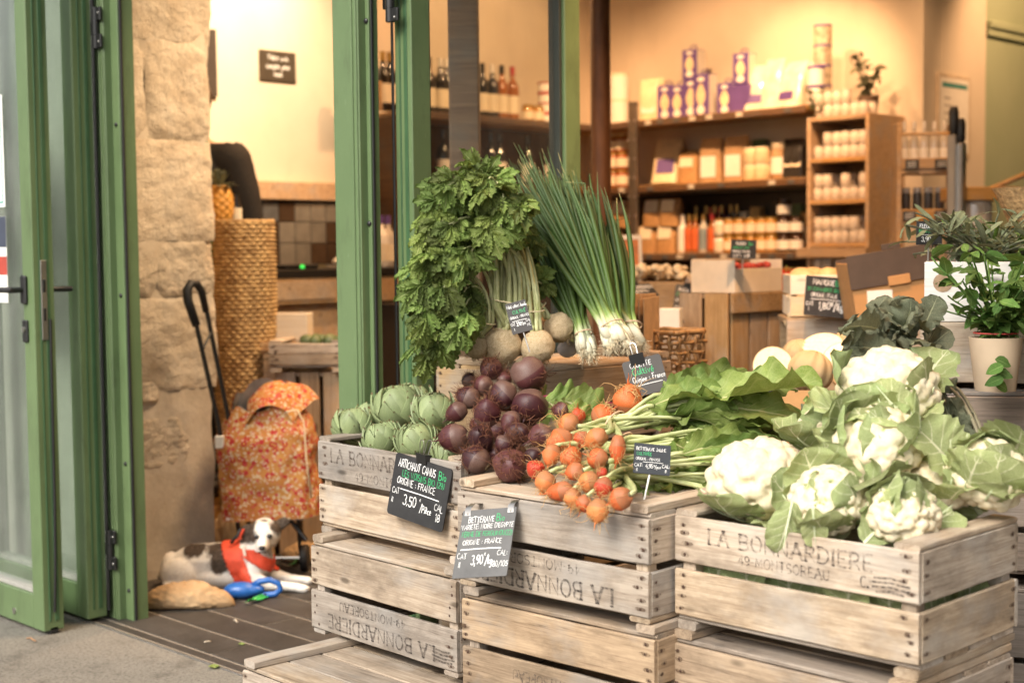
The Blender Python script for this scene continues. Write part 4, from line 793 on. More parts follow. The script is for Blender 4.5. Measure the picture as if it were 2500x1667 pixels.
DBL = [(650, 200, 95, 2.52, (.2, -.4, .5), 'small round dark beetroot leaning on the front of the celeriac crate'), (945, 235, 142, 2.49, (.2, .3, -.6), 'largest smooth dark beetroot on the very top of the heap'), (960, 490, 152, 2.42, (.2, -.6, -.6), 'shiny dark beetroot with dangling pale roots, just under the top beetroot'), (752, 405, 116, 2.40, (-.3, -.5, -.5), 'dark beetroot left of the top beetroot with matted roots'), (590, 330, 84, 2.47, (-.8, -.2, .2), 'brown-shouldered beetroot behind the root tangle'), (470, 430, 92, 2.42, (-.9, -.3, .3), 'beetroot with a thick tangle of brown roots beside the pale artichoke'), (620, 555, 112, 2.34, (.3, -.3, .8), 'greyish beetroot with its cut crown turned up'), (380, 540, 80, 2.36, (-.5, -.5, -.5), 'small dark beetroot pressed against the pale artichoke'), (365, 745, 122, 2.27, (-1, -.5, -.2), 'beetroot with long red hairs reaching towards the artichokes'), (570, 755, 112, 2.27, (.4, -.5, .4), 'round muddy beetroot in the middle of the heap front'), (870, 720, 102, 2.30, (.3, -.8, -.2), 'dark beetroot wrapped in fine roots, middle of the heap'), (1055, 730, 100, 2.32, (-.4, -.6, -.3), 'beetroot touching the golden beets with pale streaks'), (760, 800, 88, 2.28, (0, -.5, -.8), 'small shadowed beetroot deep between its neighbours'), (540, 925, 116, 2.22, (-.7, -.2, .4), 'flat grey-brown beetroot low down beside the clip of the artichoke sign'), (800, 965, 136, 2.23, (.6, -.4, .2), 'big rough beetroot resting on the bare crate boards'), (1205, 525, 64, 2.40, (-.6, -.6, .1), 'little beetroot with straggling hair above the golden beets'), (480, 295, 66, 2.53, (-.5, .3, .5), 'pale brown beetroot at the back of the heap'), (752, 275, 66, 2.54, (.1, .3, .7), 'brown-topped beetroot wedged behind two larger ones'), (985, 885, 70, 2.27, (.2, -.6, -.4), 'small dark beetroot hidden beside the lowest golden beet'), (810, 615, 84, 2.36, (.1, -.6, -.6), 'dark beetroot under the shiny one, half covered by roots'), (700, 690, 90, 2.36, (.1, -.5, -.8), 'beetroot filling the shadow in the centre of the heap'), (930, 610, 90, 2.42, (.1, -.5, -.8), 'beetroot in the gap behind the shiny beetroot'), (680, 870, 80, 2.30, (.1, -.5, -.8), 'beetroot in the dark gap above the crate boards'), (560, 640, 80, 2.40, (.1, -.5, -.8), 'beetroot lost in shadow behind the muddy round one'), (860, 880, 80, 2.32, (.1, -.5, -.8), 'shadowed beetroot behind the big rough one')]
for i, (x, y, rp, V, rd, lab) in enumerate(DBL):
    c = PV(*z8(x, y), V); d = (c.y - c.x) * S2; beet(None, c, rp * .3061 * d / FPX * .98, rd, 'd', i + 40, 'beetroot', lab, 'beetroot', 'dark beetroots')
zo = lambda x, y: (1160 + x * .2636, 900 + y * .2636)
def gb(parent, spec, seed, **k):
    x, y, rp, V, rd = spec[:5]; ln = spec[5] if len(spec) > 5 else 1.; c = PV(*zo(x, y), V); d = (c.y - c.x) * S2
    return beet(parent, c, rp * .2636 * d / FPX * .97, rd, 'g', seed, lengthen=ln, **k), c
gb(None, (1415, 300, 142, 2.50, (.2, -.2, .9)), 101, name='golden_beet', label='big loose orange beet with a shaggy root, right of the slate for spring onions', cat='beet')
gb(None, (1180, 445, 118, 2.45, (.6, .3, .5)), 102, name='golden_beet', label='loose yellow-orange beet below the big shaggy one', cat='beet')
BUN = [('upper bunch of golden beets tied with a rubber band, thick pale stalks', [(950, 445, 74, 2.40, (.2, -.2, .7)), (870, 510, 104, 2.33, (-1, -.2, .2)), (790, 660, 112, 2.28, (-.3, -.7, -.4)), (1130, 640, 98, 2.26, (-.7, -.4, -.5)), (985, 650, 80, 2.31, (-.4, -.6, -.6)), (1318, 730, 80, 2.24, (.1, -.3, -1), 1.45)], (1500, 1032), 3.22),
       ('middle bunch of red-orange beets half under the upper bunch', [(710, 790, 92, 2.24, (.1, -.4, -.6)), (890, 830, 104, 2.23, (.2, -.3, .8)), (1140, 830, 102, 2.20, (-.7, -.3, .2)), (930, 955, 92, 2.19, (-.8, -.2, -.2)), (1175, 965, 56, 2.18, (0, -.5, .5))], (1520, 1085), 3.14),
       ('left lower bunch of muddy golden beets spilling over the crate edge', [(560, 930, 92, 2.20, (.8, -.3, .3)), (652, 1045, 104, 2.17, (-.1, -.4, -.8)), (905, 1190, 86, 2.12, (.1, -.3, -.8)), (800, 1135, 92, 2.14, (-.9, -.3, -.2), 1.25)], (1500, 1130), 3.08),
       ('lowest bunch of orange beets hanging over the crate edge with trailing roots', [(1060, 1045, 102, 2.14, (-.7, -.5, -.2)), (1190, 1090, 92, 2.10, (.05, -.5, -.9)), (1350, 1200, 112, 2.09, (-.8, -.2, -.4)), (1140, 1305, 106, 2.08, (.1, -.4, -.8)), (1010, 1245, 82, 2.09, (-.3, -.3, -.9))], (1540, 1160), 3.04)]
BLM = [leaf_mesh(.24, .062, 'beet', b, c, rf, s, 12, 26, .25) for s, b, c, rf in ((1, .5, .4, .34), (2, 1.1, .25, .42), (3, .2, .6, .36), (4, 1.6, .35, .34), (5, .7, -.25, .42))]
gr = random.Random(5); LEAFT = []
for bi, (lab, lst, bp, bd) in enumerate(BUN):
    bun = thing('golden_beet_bunch', lab, 'beet bunch', (0, 0, 0), group='bunches of golden beets'); band = PD(*bp, bd); dirx = Vector((S2, S2, 0))
    for k, sp in enumerate(lst):
        b, c = gb(bun, sp, 200 + bi * 10 + k, name='beet')
        axis = -Vector(sp[4]).normalized(); r_ = sp[2] * .2636 * 3.1 / FPX; cr = c + axis * r_ * .85
        for q in range(3):
            jp = band + Vector((0, gr.uniform(-.02, .02), gr.uniform(-.016, .016))) + dirx * gr.uniform(-.01, .01)
            e = jp + dirx * gr.uniform(.09, .21) + Vector((-S2, S2, 0)) * gr.uniform(-.03, .10) + Vector((0, 0, gr.uniform(-.02, .045) + (.02 if bi == 0 else -.012)))
            pts = bez(cr, cr + axis * .02 + dirx * .015, jp - dirx * .03, jp, 6)[:-1] + bez(jp, jp + dirx * .04, e - dirx * .03 + Vector((0, 0, .01)), e, 6)
            wv = gr.uniform(.0046, .0072); mk('stalk', G().tube(pts, [wv] * 4 + [wv * 1.05] * 4 + [wv * .8] * 5, 8, True, None, .7), STALK, bun, smooth=180)
            dv = (e - jp).normalized(); LEAFT.append((bun, e - dv * .01, dv, bi))
    ring = [band + (Vector((0, math.cos(a) * .03 + 0, math.sin(a) * .026)) + dirx * math.sin(a) * .012) for a in [i * math.pi / 9 for i in range(19)]]
    mk('rubber_band', G().tube(ring, .0022, 6), plain('rubber_band_%d' % bi, (.62, .42, .27), .6), bun, smooth=180)
for (bun, e, dv, bi) in LEAFT:
    d2 = (dv + Vector((S2, S2, 0)) * gr.uniform(.0, .7) + Vector((-S2, S2, 0)) * gr.uniform(-.5, .6) + Vector((0, 0, gr.uniform(-.15, .35)))).normalized()
    s = gr.uniform(.65, 1.08) * (1.08 if bi == 0 else .85)
    ob('leaf', BLM[gr.randrange(5)], BEETLEAF, bun, M=frame(e, d2, Vector((gr.gauss(.35, .5), gr.gauss(-.45, .5), .8)), (s * .68, s, s)))
# big leaves measured one by one: base, tip, depth at base and tip, half width factor
for x0, y0, x1, y1, d0, d1, w, mi, nz in [(1690, 1020, 1925, 1100, 3.24, 3.30, 1.0, 0, (.3, -.6, .9)), (1610, 985, 1748, 955, 3.30, 3.40, .95, 3, (.2, -.4, 1)), (1640, 1030, 1800, 985, 3.35, 3.5, .95, 1, (.2, -.4, 1)), (1660, 1120, 1712, 1262, 3.08, 3.04, 1.0, 2, (.9, -.9, .4)), (1640, 1080, 1800, 1140, 3.1, 3.12, 1.0, 4, (.2, -.6, .8)), (1600, 1180, 1720, 1215, 3.02, 3.02, .8, 1, (.2, -.5, 1)), (1690, 1060, 1790, 1200, 3.12, 3.08, 1., 0, (.7, -.8, .5)), (1570, 1195, 1545, 1235, 3.02, 3.0, .8, 2, (.3, -.6, .8)), (1620, 930, 1735, 1010, 3.42, 3.36, 1.0, 1, (.6, -.6, .6)), (1760, 1070, 1900, 1120, 3.2, 3.3, 1., 1, (.2, -.7, .8))]:
    a, b = PD(x0, y0, d0), PD(x1, y1, d1); L = (b - a).length; sc = L / .22
    ob('leaf', BLM[mi], BEETLEAF, bun, M=frame(a, b - a, nz, (w * .72, sc, 1.)))
for k in range(44):
    x0 = gr.uniform(1560, 1800); y0 = gr.uniform(985, 1190) + max(0, (1640 - x0)) * .15; y0 = max(y0, 1000 + max(0, x0 - 1680) * .42); an = gr.gauss(5, 38); L = gr.uniform(70, 135); x1 = x0 + L * math.cos(R(an)); y1 = y0 + L * math.sin(R(an)) * .7; d0 = 3.05 + (1190 - y0) / 205 * .30 + gr.uniform(-.02, .02)
    a, b = PD(x0, y0, d0), PD(x1, y1, d0 + gr.uniform(-.03, .05)); L = (b - a).length
    ob('leaf', BLM[gr.randrange(5)], BEETLEAF, bun, M=frame(a, b - a, (gr.gauss(.45, .45), gr.gauss(-.6, .45), .75), (gr.uniform(.38, .68), L / .22, 1.)))
# the dark beetroots' own greens lying behind the heap
rb = thing('red_stalked_beet_leaves', 'limp beet leaves with crimson stalks lying against the celeriac crate', 'beet leaves', (0, 0, 0))
for k, (x0, y0, x1, y1, d0, d1) in enumerate([(1320, 975, 1420, 1010, 3.4, 3.38), (1335, 965, 1470, 985, 3.45, 3.42), (1370, 975, 1480, 1020, 3.36, 3.34), (1310, 950, 1380, 965, 3.48, 3.5), (1400, 975, 1500, 990, 3.46, 3.5), (1360, 1000, 1450, 1060, 3.32, 3.28)]):
    a, b = PD(x0, y0, d0), PD(x1, y1, d1); ob('leaf', BLM[k % 5], BEETLEAF, rb, M=frame(a, b - a, (.3, -.6, .8), (.8, (b - a).length / .22, 1)))
for k in range(4):
    a, b = PD(1325, 968 + k * 5, 3.42), PD(1500, 985 + k * 7, 3.42); mk('stalk', G().tube(bez(a, a.lerp(b, .3) + Vector((0, 0, .012)), a.lerp(b, .6), b, 8), .0028, 7), REDSTALK, rb, smooth=180)

# ================================================================== cauliflowers
def curd_mesh(seed, n=70, sub=5):
    bm = bmesh.new(); bmesh.ops.create_icosphere(bm, subdivisions=sub, radius=1.); me = bpy.data.meshes.new('curd'); bm.to_mesh(me); bm.free()
    N = len(me.vertices); co = np.zeros(N * 3); me.vertices.foreach_get('co', co); co = co.reshape(-1, 3); rs = np.random.RandomState(seed)
    def bumps(k, am, jit):
        i = np.arange(k) + .5; th = np.arccos(1 - 2 * i / k); ph = np.pi * (1 + 5 ** .5) * i; p = np.stack([np.cos(ph) * np.sin(th), np.sin(ph) * np.sin(th), np.cos(th)], 1) + rs.normal(0, jit, (k, 3)); p /= np.linalg.norm(p, axis=1)[:, None]
        amp = am * rs.uniform(.75, 1.25, k); d = 1 - co @ p.T; j = d.argmin(1); dm = np.sqrt(np.maximum(0, d[np.arange(N), j]) * 2); R0 = 2.15 / math.sqrt(k); return amp[j] * np.sqrt(np.maximum(0, 1 - (dm / R0) ** 2)), j
    b1, j1 = bumps(n, .15, .07); b2, _ = bumps(n * 8, .055, .014); b3, _ = bumps(n * 40, .016, .004)
    r = .83 + b1 + b2 + b3; r *= np.where(co[:, 2] < -.3, 1 - .3 * (-.3 - co[:, 2]), 1); co = co * r[:, None]; co[:, 2] *= .86
    me.vertices.foreach_set('co', co.ravel()); me.update(); me.polygons.foreach_set('use_smooth', np.ones(len(me.polygons), dtype=bool)); return me
def curdm():
    t = NT('cauliflower_curd'); v = t.rvec(12.); n = t.noise(v, 70, 4, .7); m_ = t.noise(v, 6, 3)
    c = t.ramp(m_, [(.35, (.66, .56, .36)), (.65, (.75, .68, .50))]); return t.bs(col=c, rough=.65, spec=.3, sub=.0, norm=t.bump(n, .25, .003))
CURD = curdm(); CM = [curd_mesh(s, k, 5) for s, k in ((1, 90), (2, 110), (3, 75))]
CLM = [leaf_mesh(1.9, .74, 'caul', b, c, rf, s, 14, 24, .28) for s, b, c, rf in ((1, -1.1, .35, .12), (2, -1.5, .45, .15), (3, -.7, .3, .18), (4, .3, .3, .2), (5, -1.9, .5, .12))]
RIB = G().tube(bez((0, 0, -.02), (0, .5, .0), (0, .9, .10), (0, 1.3, .35), 8), [.085, .075, .065, .055, .045, .036, .028, .02, .012], 8, True, None, .7).mesh('rib', 180)
RIBM = plain('cauliflower_rib', (.52, .60, .34), .5, .1, 15, c2=(.66, .70, .48))
def cauliflower(label, c, r, up, leaves, seed, vis=1.06):
    """leaves: (azimuth deg around the head's axis, lift, length factor, mesh index)"""
    rr = random.Random(seed); M = Matrix.Translation(c) @ Vector(up).normalized().to_track_quat('Z', 'Y').to_matrix().to_4x4() @ Matrix.Scale(r, 4)
    h = thing('cauliflower', label, 'cauliflower', M=M, group='cauliflowers in the crate'); ob('curd', CM[seed % 3], CURD, h, rot=(0, 0, rr.uniform(0, 6)), sc=vis)
    mk('stem', G().tube([(0, 0, -.5), (0, 0, -1.0)], [.4, .32], 12), RIBM, h, smooth=40)
    for az, lift, lf, mi in leaves:
        a = R(az); d = Vector((math.cos(a), math.sin(a), 0)); base = d * .38 + Vector((0, 0, -.68)); dr = (d * math.cos(R(lift)) + Vector((0, 0, math.sin(R(lift))))).normalized(); nr = (Vector((0, 0, 1)) * math.cos(R(lift)) - d * math.sin(R(lift)))
        lf *= 1.12; l = ob('leaf', CLM[mi], CAULLEAF, h, M=frame(base, dr, nr, (lf * rr.uniform(.95, 1.25), lf, lf))); ob('rib', RIB, RIBM, l, loc=(0, 0, -.015))
def ring(n, l0, l1, f0, f1, seed, a0=0., a1=360.):
    rr = random.Random(seed); return [(a0 + (a1 - a0) * (k + rr.uniform(-.25, .25)) / n, rr.uniform(l0, l1), rr.uniform(f0, f1), rr.randrange(5)) for k in range(n)]
def pxr(x, y, V, rp): c = PV(x, y, V); return c, rp * (c.y - c.x) * S2 / FPX
for i, (lab, x, y, rp, V, up, lv) in enumerate([
    ('biggest bare-headed cauliflower on top of the pile with one broad leaf across its front', 2168, 958, 116, 2.62, (.15, -.35, 1), ring(7, 20, 48, .72, .88, 1, -170, 100)),
    ('cauliflower in the middle of the pile mostly wrapped in veined leaves', 2140, 1098, 112, 2.45, (-.1, -.6, 1), ring(11, 40, 64, .85, 1.05, 2)),
    ('pale creamy cauliflower at the crate corner next to the beet greens', 1850, 1178, 118, 2.335, (.05, -.25, 1), ring(8, 0, 26, .6, .76, 3)),
    ('smaller cauliflower with ragged leaves hanging over the lettered plank', 2022, 1228, 95, 2.30, (0, -.6, 1), ring(10, 30, 58, .8, 1., 4)),
    ('cauliflower at the outer corner with a thick pale rib across its leaf', 2412, 1158, 92, 2.52, (.5, -.4, .8), ring(10, 38, 62, .85, 1.05, 5)),
    ('small leafy cauliflower at the back beside the beet leaves', 2015, 1052, 66, 2.58, (-.2, -.2, 1), ring(9, 20, 60, .85, 1.1, 6)),
    ('cauliflower buried under leaves at the front right of the crate', 2205, 1258, 86, 2.33, (.2, -.3, 1), ring(10, 55, 80, .85, 1.05, 7)),
    ('cauliflower low at the back of the crate, only leaves showing', 2290, 1190, 80, 2.50, (.1, -.1, 1), ring(8, 45, 70, .85, 1.0, 8))]):
    c, r = pxr(x, y, V, rp); cauliflower(lab, c, r, up, lv, i + 1)
kr0 = random.Random(77)
# single broad leaves laid over the heads
LM1 = [leaf_mesh(1., .40, 'caul', b, c, rf, s, 12, 20, .12) for s, b, c, rf in ((11, .35, -.25, .12), (12, .6, -.3, .15), (13, .1, .2, .2), (14, .9, -.15, .2))]
for k, (x0, y0, x1, y1, d0, d1, w, mi, nz, lab) in enumerate([(2232, 1045, 2125, 935, 2.78, 2.80, 1.05, 0, (.75, -.75, .35), 'broad green leaf folded across the front of the top cauliflower'), (2235, 1200, 2180, 1060, 2.72, 2.74, 1.05, 1, (.75, -.75, .5), 'broad veined leaf standing against the middle cauliflower'), (2395, 1255, 2270, 1080, 2.72, 2.78, .85, 0, (.7, -.75, .3), 'long leaf with a thick pale rib beside the outer cauliflower'), (2110, 1185, 2020, 1070, 2.83, 2.95, 1., 1, (.7, -.8, .4), 'cupped leaf between the middle and back cauliflowers'), (2110, 1325, 2190, 1240, 2.56, 2.60, 1.0, 2, (.6, -.8, .5), 'pale folded leaf with white rib leaning on the crate plank'), (2190, 1330, 2330, 1240, 2.54, 2.62, .9, 2, (.5, -.7, .7), 'crisp light leaf lying on the crate rim at the front'), (1935, 1225, 1905, 1360, 2.62, 2.585, .75, 3, (.75, -.75, .2), 'grey-green leaf tip hanging down over the lettered plank'), (1985, 1240, 1990, 1335, 2.58, 2.575, .85, 2, (.7, -.8, .3), 'short curled leaf under the smaller cauliflower')]):
    a, b = PD(x0, y0, d0), PD(x1, y1, d1); L = (b - a).length
    lf = thing('cauliflower_leaf', lab, 'leaf', M=frame(a, b - a, nz, (L * w, L, L))); ob('blade', LM1[mi], CAULLEAF, lf); ob('rib', RIB, RIBM, lf, sc=(.55, .7, .3), loc=(0, 0, .012))
for k in range(9):
    x = -1.70 + .052 * k; a = Vector((x, 2.228 + .004 * (k % 3), .50)); lf = thing('cauliflower_leaf', 'green leaf showing through the gap between the planks of the cauliflower crate', 'leaf', M=frame(a, (kr0.uniform(-.5, .5), .12, 1), (0, -1, .2), (.12, .13, .13)), group='leaves seen through the crate gap'); ob('blade', LM1[k % 4], CAULLEAF, lf)
for k in range(4):
    a = Vector((-1.243, 2.30 + .06 * k, .50)); lf = thing('cauliflower_leaf', 'green leaf showing through the gap in the short side of the cauliflower crate', 'leaf', M=frame(a, (-.1, kr0.uniform(-.4, .4), 1), (1, 0, .2), (.12, .13, .13)), group='leaves seen through the side gap'); ob('blade', LM1[k % 4], CAULLEAF, lf)
# grey-green kale at the back, hanging down to the right
kale = thing('kale_bunch', 'limp grey-green kale bunch drooping behind the top cauliflower', 'kale', (0, 0, 0)); kr = random.Random(9)
KM = [leaf_mesh(1., .36, 'caul', b, c, rf, s, 12, 18, .3) for s, b, c, rf in ((21, .6, .2, .35), (22, 1.2, -.2, .4), (23, .2, .3, .35), (24, -.6, .3, .4))]
for k in range(44):
    x0, y0 = kr.uniform(2110, 2270), kr.uniform(800, 965); an = kr.uniform(150, 400); L = kr.uniform(55, 105); x1, y1 = x0 + L * math.cos(R(an)), y0 + L * .75 * math.sin(R(an)) - 25; d0 = kr.uniform(3.02, 3.25)
    a, b = PD(x0, y0, d0), PD(x1, y1, d0 + kr.uniform(-.08, .05)); L = (b - a).length; ob('leaf', KM[k % 4], KALELEAF, kale, M=frame(a, b - a, (kr.gauss(.5, .4), kr.gauss(-.6, .4), .7), (L, L, L)))
for k in range(20):
    t_ = k / 19; x0, y0 = 2290 + 90 * t_ + kr.uniform(-25, 25), 960 + 190 * t_; x1, y1 = x0 + kr.uniform(-25, 55), y0 + kr.uniform(60, 130); d0 = 2.98 - .1 * t_
    a, b = PD(x0, y0, d0), PD(x1, y1, d0 - .03); L = (b - a).length; ob('leaf', KM[k % 4], KALELEAF, kale, M=frame(a, b - a, (kr.gauss(.7, .4), kr.gauss(-.6, .4), .3), (L * .9, L, L)))
for k in range(7):
    a, b = PD(2240 + 12 * k, 940, 3.08), PD(2340 + 14 * k, 1160 + kr.uniform(-60, 60), 2.9); mk('stalk', G().tube(bez(a, a + Vector((.02, .02, .02)), b + Vector((0, 0, .06)), b, 8), .004, 7), plain('kale_stalk', (.22, .20, .13), .6), kale, smooth=180)
spinach = thing('spinach_leaves', 'dark leafy greens between the melon crate and the cauliflowers', 'leafy greens', (0, 0, 0))
for k in range(22):
    x0, y0 = kr.uniform(1905, 2060), kr.uniform(1000, 1080); an = kr.uniform(150, 390); L = kr.uniform(60, 115); x1, y1 = x0 + L * math.cos(R(an)), y0 + L * .45 * math.sin(R(an)) - 12; d0 = kr.uniform(3.28, 3.5)
    a, b = PD(x0, y0, d0), PD(x1, y1, d0 - .03); L = (b - a).length; ob('leaf', BLM[k % 5], BEETLEAF if k % 3 else KALELEAF, spinach, M=frame(a, b - a, (kr.gauss(.3, .4), kr.gauss(-.6, .4), .8), (L / .16, L / .22, L / .18)))

# ================================================================== celeriac with leaves
def celeriac_mesh(seed):
    g = G(); g.ball((0, 0, 0), 1., 40, 26, None, lambda d: (1 + .10 * noise.noise(d * 1.6 + Vector((seed, 0, 0))) + .10 * abs(noise.noise(d * 6 + Vector((0, seed, 0)))) + .05 * noise.noise(d * 14)) * (1 - .10 * max(0, d.z))); return g.mesh('celeriac', 180)
def celm():
    t = NT('celeriac_skin'); v = t.rvec(8.); n = t.noise(v, 22, 5, .7); p = t.vor(v, 30); c = t.ramp(n, [(.32, (.46, .31, .16)), (.5, (.70, .55, .34)), (.7, (.82, .70, .49))]); c = t.mix(t.ramp(p, [(.14, .75), (.34, 0.)]), c, (.40, .235, .10)); c = t.mix(t.ramp(t.noise(v, 7, 3), [(.5, 0.), (.7, .5)]), c, (.42, .27, .13))
    return t.bs(col=c, rough=.75, spec=.25, norm=t.bump(t.math('ADD', n, p), .6, .006))
CELR = celm(); CEM = [celeriac_mesh(s) for s in (1, 2, 3)]; CEH = [hair_mesh(s + 50, 60, .5, rad=.03) for s in (1, 2)]
def cel_leaf(seed):
    g = G(); rr = random.Random(seed)
    def lobe(b, dirv, L, W, s):
        d = Vector(dirv).normalized(); sd = Vector((d.y, -d.x, 0)); n = 15; vs = []; uv = []
        for j in range(n):
            v = j / (n - 1); sh = math.sin(math.pi * min(1, (v * .93 + .07)) ** 1.6) ** .8 if v < 1 else 0; tooth = (1.12 if j % 2 else .62) if j < n - 2 else .7
            for s_ in (-1, -.5, 0, .5, 1):
                w = W * sh * (tooth if abs(s_) == 1 else 1); dz = -.60 * L * v * v + .45 * W * abs(s_) + .20 * W * noise.noise((v * 4 + s, s_ * 1.5, seed)); q = Vector(b) + d * (L * (v + (.05 if (abs(s_) == 1 and j % 2) else 0))) + sd * (w * s_); vs.append((q.x, q.y, dz)); uv.append((s_ * .5 + .5, v))
        g.add(vs, [(j * 5 + i, j * 5 + i + 1, j * 5 + i + 6, j * 5 + i + 5) for j in range(n - 1) for i in range(4)], None, uv)
    lobe((0, .18, 0), (0, 1, 0), .85, .25, 1); lobe((0, .34, 0), (.62, .8, 0), .58, .20, 3); lobe((0, .34, 0), (-.62, .8, 0), .58, .20, 5); lobe((0, .20, 0), (.9, .45, 0), .38, .14, 7); lobe((0, .20, 0), (-.9, .45, 0), .38, .14, 8); g.tube([(0, 0, 0), (0, .3, 0)], .018, 5); return g.mesh('leaf', 180)
CLF = [cel_leaf(s) for s in (1, 2, 3, 4)]
zc_ = lambda x, y: (960 + x * .3634, 330 + y * .3634)
cr_ = random.Random(21); NL = [0]
CELB = [('middle celeriac with a huge drooping head of leaves and the little slate before it', (735, 1408, 128), 3.72, [(640, 300), (560, 280), (480, 270), (420, 300), (370, 340), (330, 400), (300, 470), (280, 540), (700, 330), (600, 420), (520, 480), (450, 540), (740, 420), (400, 600), (330, 640), (760, 560), (560, 360), (300, 800), (250, 700), (390, 760), (600, 560), (660, 600), (480, 680), (830, 420), (800, 500), (770, 640), (720, 620), (260, 620), (350, 480), (700, 480), (350, 720), (430, 850), (520, 800), (300, 900), (570, 700), (240, 560), (640, 380), (430, 400)], (785, 1115)),
        ('celeriac at the outer end, nearest the green door, with dark trailing leaves', (560, 1420, 80), 3.70, [(300, 950), (330, 1050), (280, 1150), (260, 1300), (300, 1400), (150, 1080), (190, 1200), (220, 1000), (470, 1100), (450, 1320), (240, 860), (180, 950), (380, 900), (420, 1180), (200, 1430), (340, 1260)], (600, 1250)),
        ('rough celeriac leaning right of the little slate', (972, 1415, 114), 3.70, [(820, 500), (840, 620), (880, 760), (800, 700), (860, 900)], (960, 1180)),
        ('celeriac lying on its side against the spring onions', (1110, 1290, 102), 3.76, [(870, 560), (900, 700), (930, 860), (960, 960), (1000, 1000), (880, 800)], (985, 1165))]
for bi, (lab, (rx, ry, rp), d, tips, bandp) in enumerate(CELB):
    b = thing('celeriac', lab, 'celeriac', (0, 0, 0), group='celeriac with leaves'); c = PD(*zc_(rx, ry), d); r = rp * .3634 * d / FPX
    bnd = PD(*zc_(*bandp), d - .005); ax = (bnd - c).normalized(); M = Matrix.Translation(c) @ ax.to_track_quat('Z', 'Y').to_matrix().to_4x4() @ Matrix.Scale(r, 4)
    ob('root', CEM[bi % 3], CELR, b, M=M); ob('hair_roots', CEH[bi % 2], plain('celeriac_hair', (.45, .34, .2), .8), b, M=M)['kind'] = 'stuff'
    wb = .010 + .0011 * len(tips)
    for k, tp in enumerate(tips):
        e = PD(*zc_(*tp), d + cr_.uniform(-.10, .04) - (.05 if bi < 2 else -.06)); st = c + ax * r * .8 + Vector((cr_.uniform(-.3, .3) * r, cr_.uniform(-.3, .3) * r, 0)); jb = bnd + Vector((S2, S2, 0)) * cr_.uniform(-wb, wb) + Vector((-S2, S2, 0)) * cr_.uniform(-wb, wb) * .8
        top = Vector((0, 0, 1)) * max(.03, (e.z - jb.z) * .7 + .08) if bi < 2 else ax * .12
        seg = bez(st, st + ax * r * .4, jb - ax * .02, jb, 4)[:-1] + bez(jb, jb + ax * .06 + top * .6, e + Vector((0, 0, .09 if bi < 2 else .02)) + (jb - e) * .18, e, 10)
        w0 = cr_.uniform(.0042, .0064) * (1 if bi else 1.15); n = len(seg); mk('stalk', G().tube(seg, [w0 * (1 - .6 * i / n) for i in range(n)], 8, True, None, .8), CSTALK, b, smooth=180)
        nl = (7 if bi == 0 else 7 if bi == 1 else 5)
        for q in range(nl):
            i = n - 1 - int(q * .62); i = max(6, i); p = seg[i]; tv = (seg[min(i + 1, n - 1)] - seg[i - 1]).normalized(); sg = (-1 if q % 2 else 1)
            side = tv.cross(Vector((-S2, S2, .2))).normalized() * sg; dv = (tv * (.9 if q == 0 else .35) + side * cr_.uniform(.3, .9) + Vector((0, 0, cr_.uniform(-1.0, .05))) + Vector((S2, -S2, 0)) * cr_.uniform(-.2, .6)).normalized()
            s = cr_.uniform(.050, .085) * (1 if bi < 2 else .75)
            ob('leaf', CLF[cr_.randrange(4)], CELLEAF, b, M=frame(p, dv, Vector((.5 + cr_.gauss(0, .35), -.55 + cr_.gauss(0, .35), .6 + cr_.gauss(0, .3))), s)); NL[0] += 1
    a1 = ax.orthogonal().normalized(); a2 = ax.cross(a1); mk('rubber_band', G().tube([bnd + (a1 * math.cos(t_) + a2 * math.sin(t_)) * (wb + .006) for t_ in [i * math.pi / 10 for i in range(21)]], .0018, 6), plain('raffia_%d' % bi, (.55, .47, .3), .7), b, smooth=180)
lit = thing('garlic_bulb', 'whitish garlic head in shadow between celeriac and spring onions', 'garlic', PD(1385, 852, 3.85)); mk('bulb', G().ball((0, 0, 0), (.028, .028, .022), 18, 12, None, lambda d: 1 + .06 * math.cos(math.atan2(d.y, d.x) * 7)).tube([(0, 0, .02), (.005, 0, .05)], [.008, .004], 8), plain('garlic_skin', (.55, .50, .46), .6), lit, smooth=180)

# ================================================================== spring onions
def onionm():
    t = NT('spring_onion'); y = t.sep(t.co('UV'))[1]; v = t.rvec(7.); n = t.noise(t.map(v, (40, 40, 40)), 1, 4); st = t.noise(t.map(t.co('UV'), (30, 1.5, 1)), 1, 3)
    c = t.ramp(t.math('ADD', y, t.math('MULTIPLY', t.math('SUBTRACT', t.rand(), .5), .05)), [(.0, (.62, .56, .40)), (.06, (.72, .70, .55)), (.14, (.60, .64, .38)), (.24, (.22, .32, .08)), (.36, (.060, .108, .020)), (.8, (.036, .070, .016)), (.985, (.07, .11, .04)), (1., (.30, .26, .12))])
    c = t.mix(t.ramp(st, [(.5, 0.), (.75, .22)]), c, (.13, .18, .07)); c = t.hsv(c, v=t.math('ADD', t.math('MULTIPLY', t.rand(), .6), .7)); return t.bs(col=c, rough=.5, spec=.25, norm=t.bump(st, .2, .001))
ONION = onionm(); ROOTM = plain('onion_roots', (.66, .56, .38), .8, .2); orr = random.Random(33)
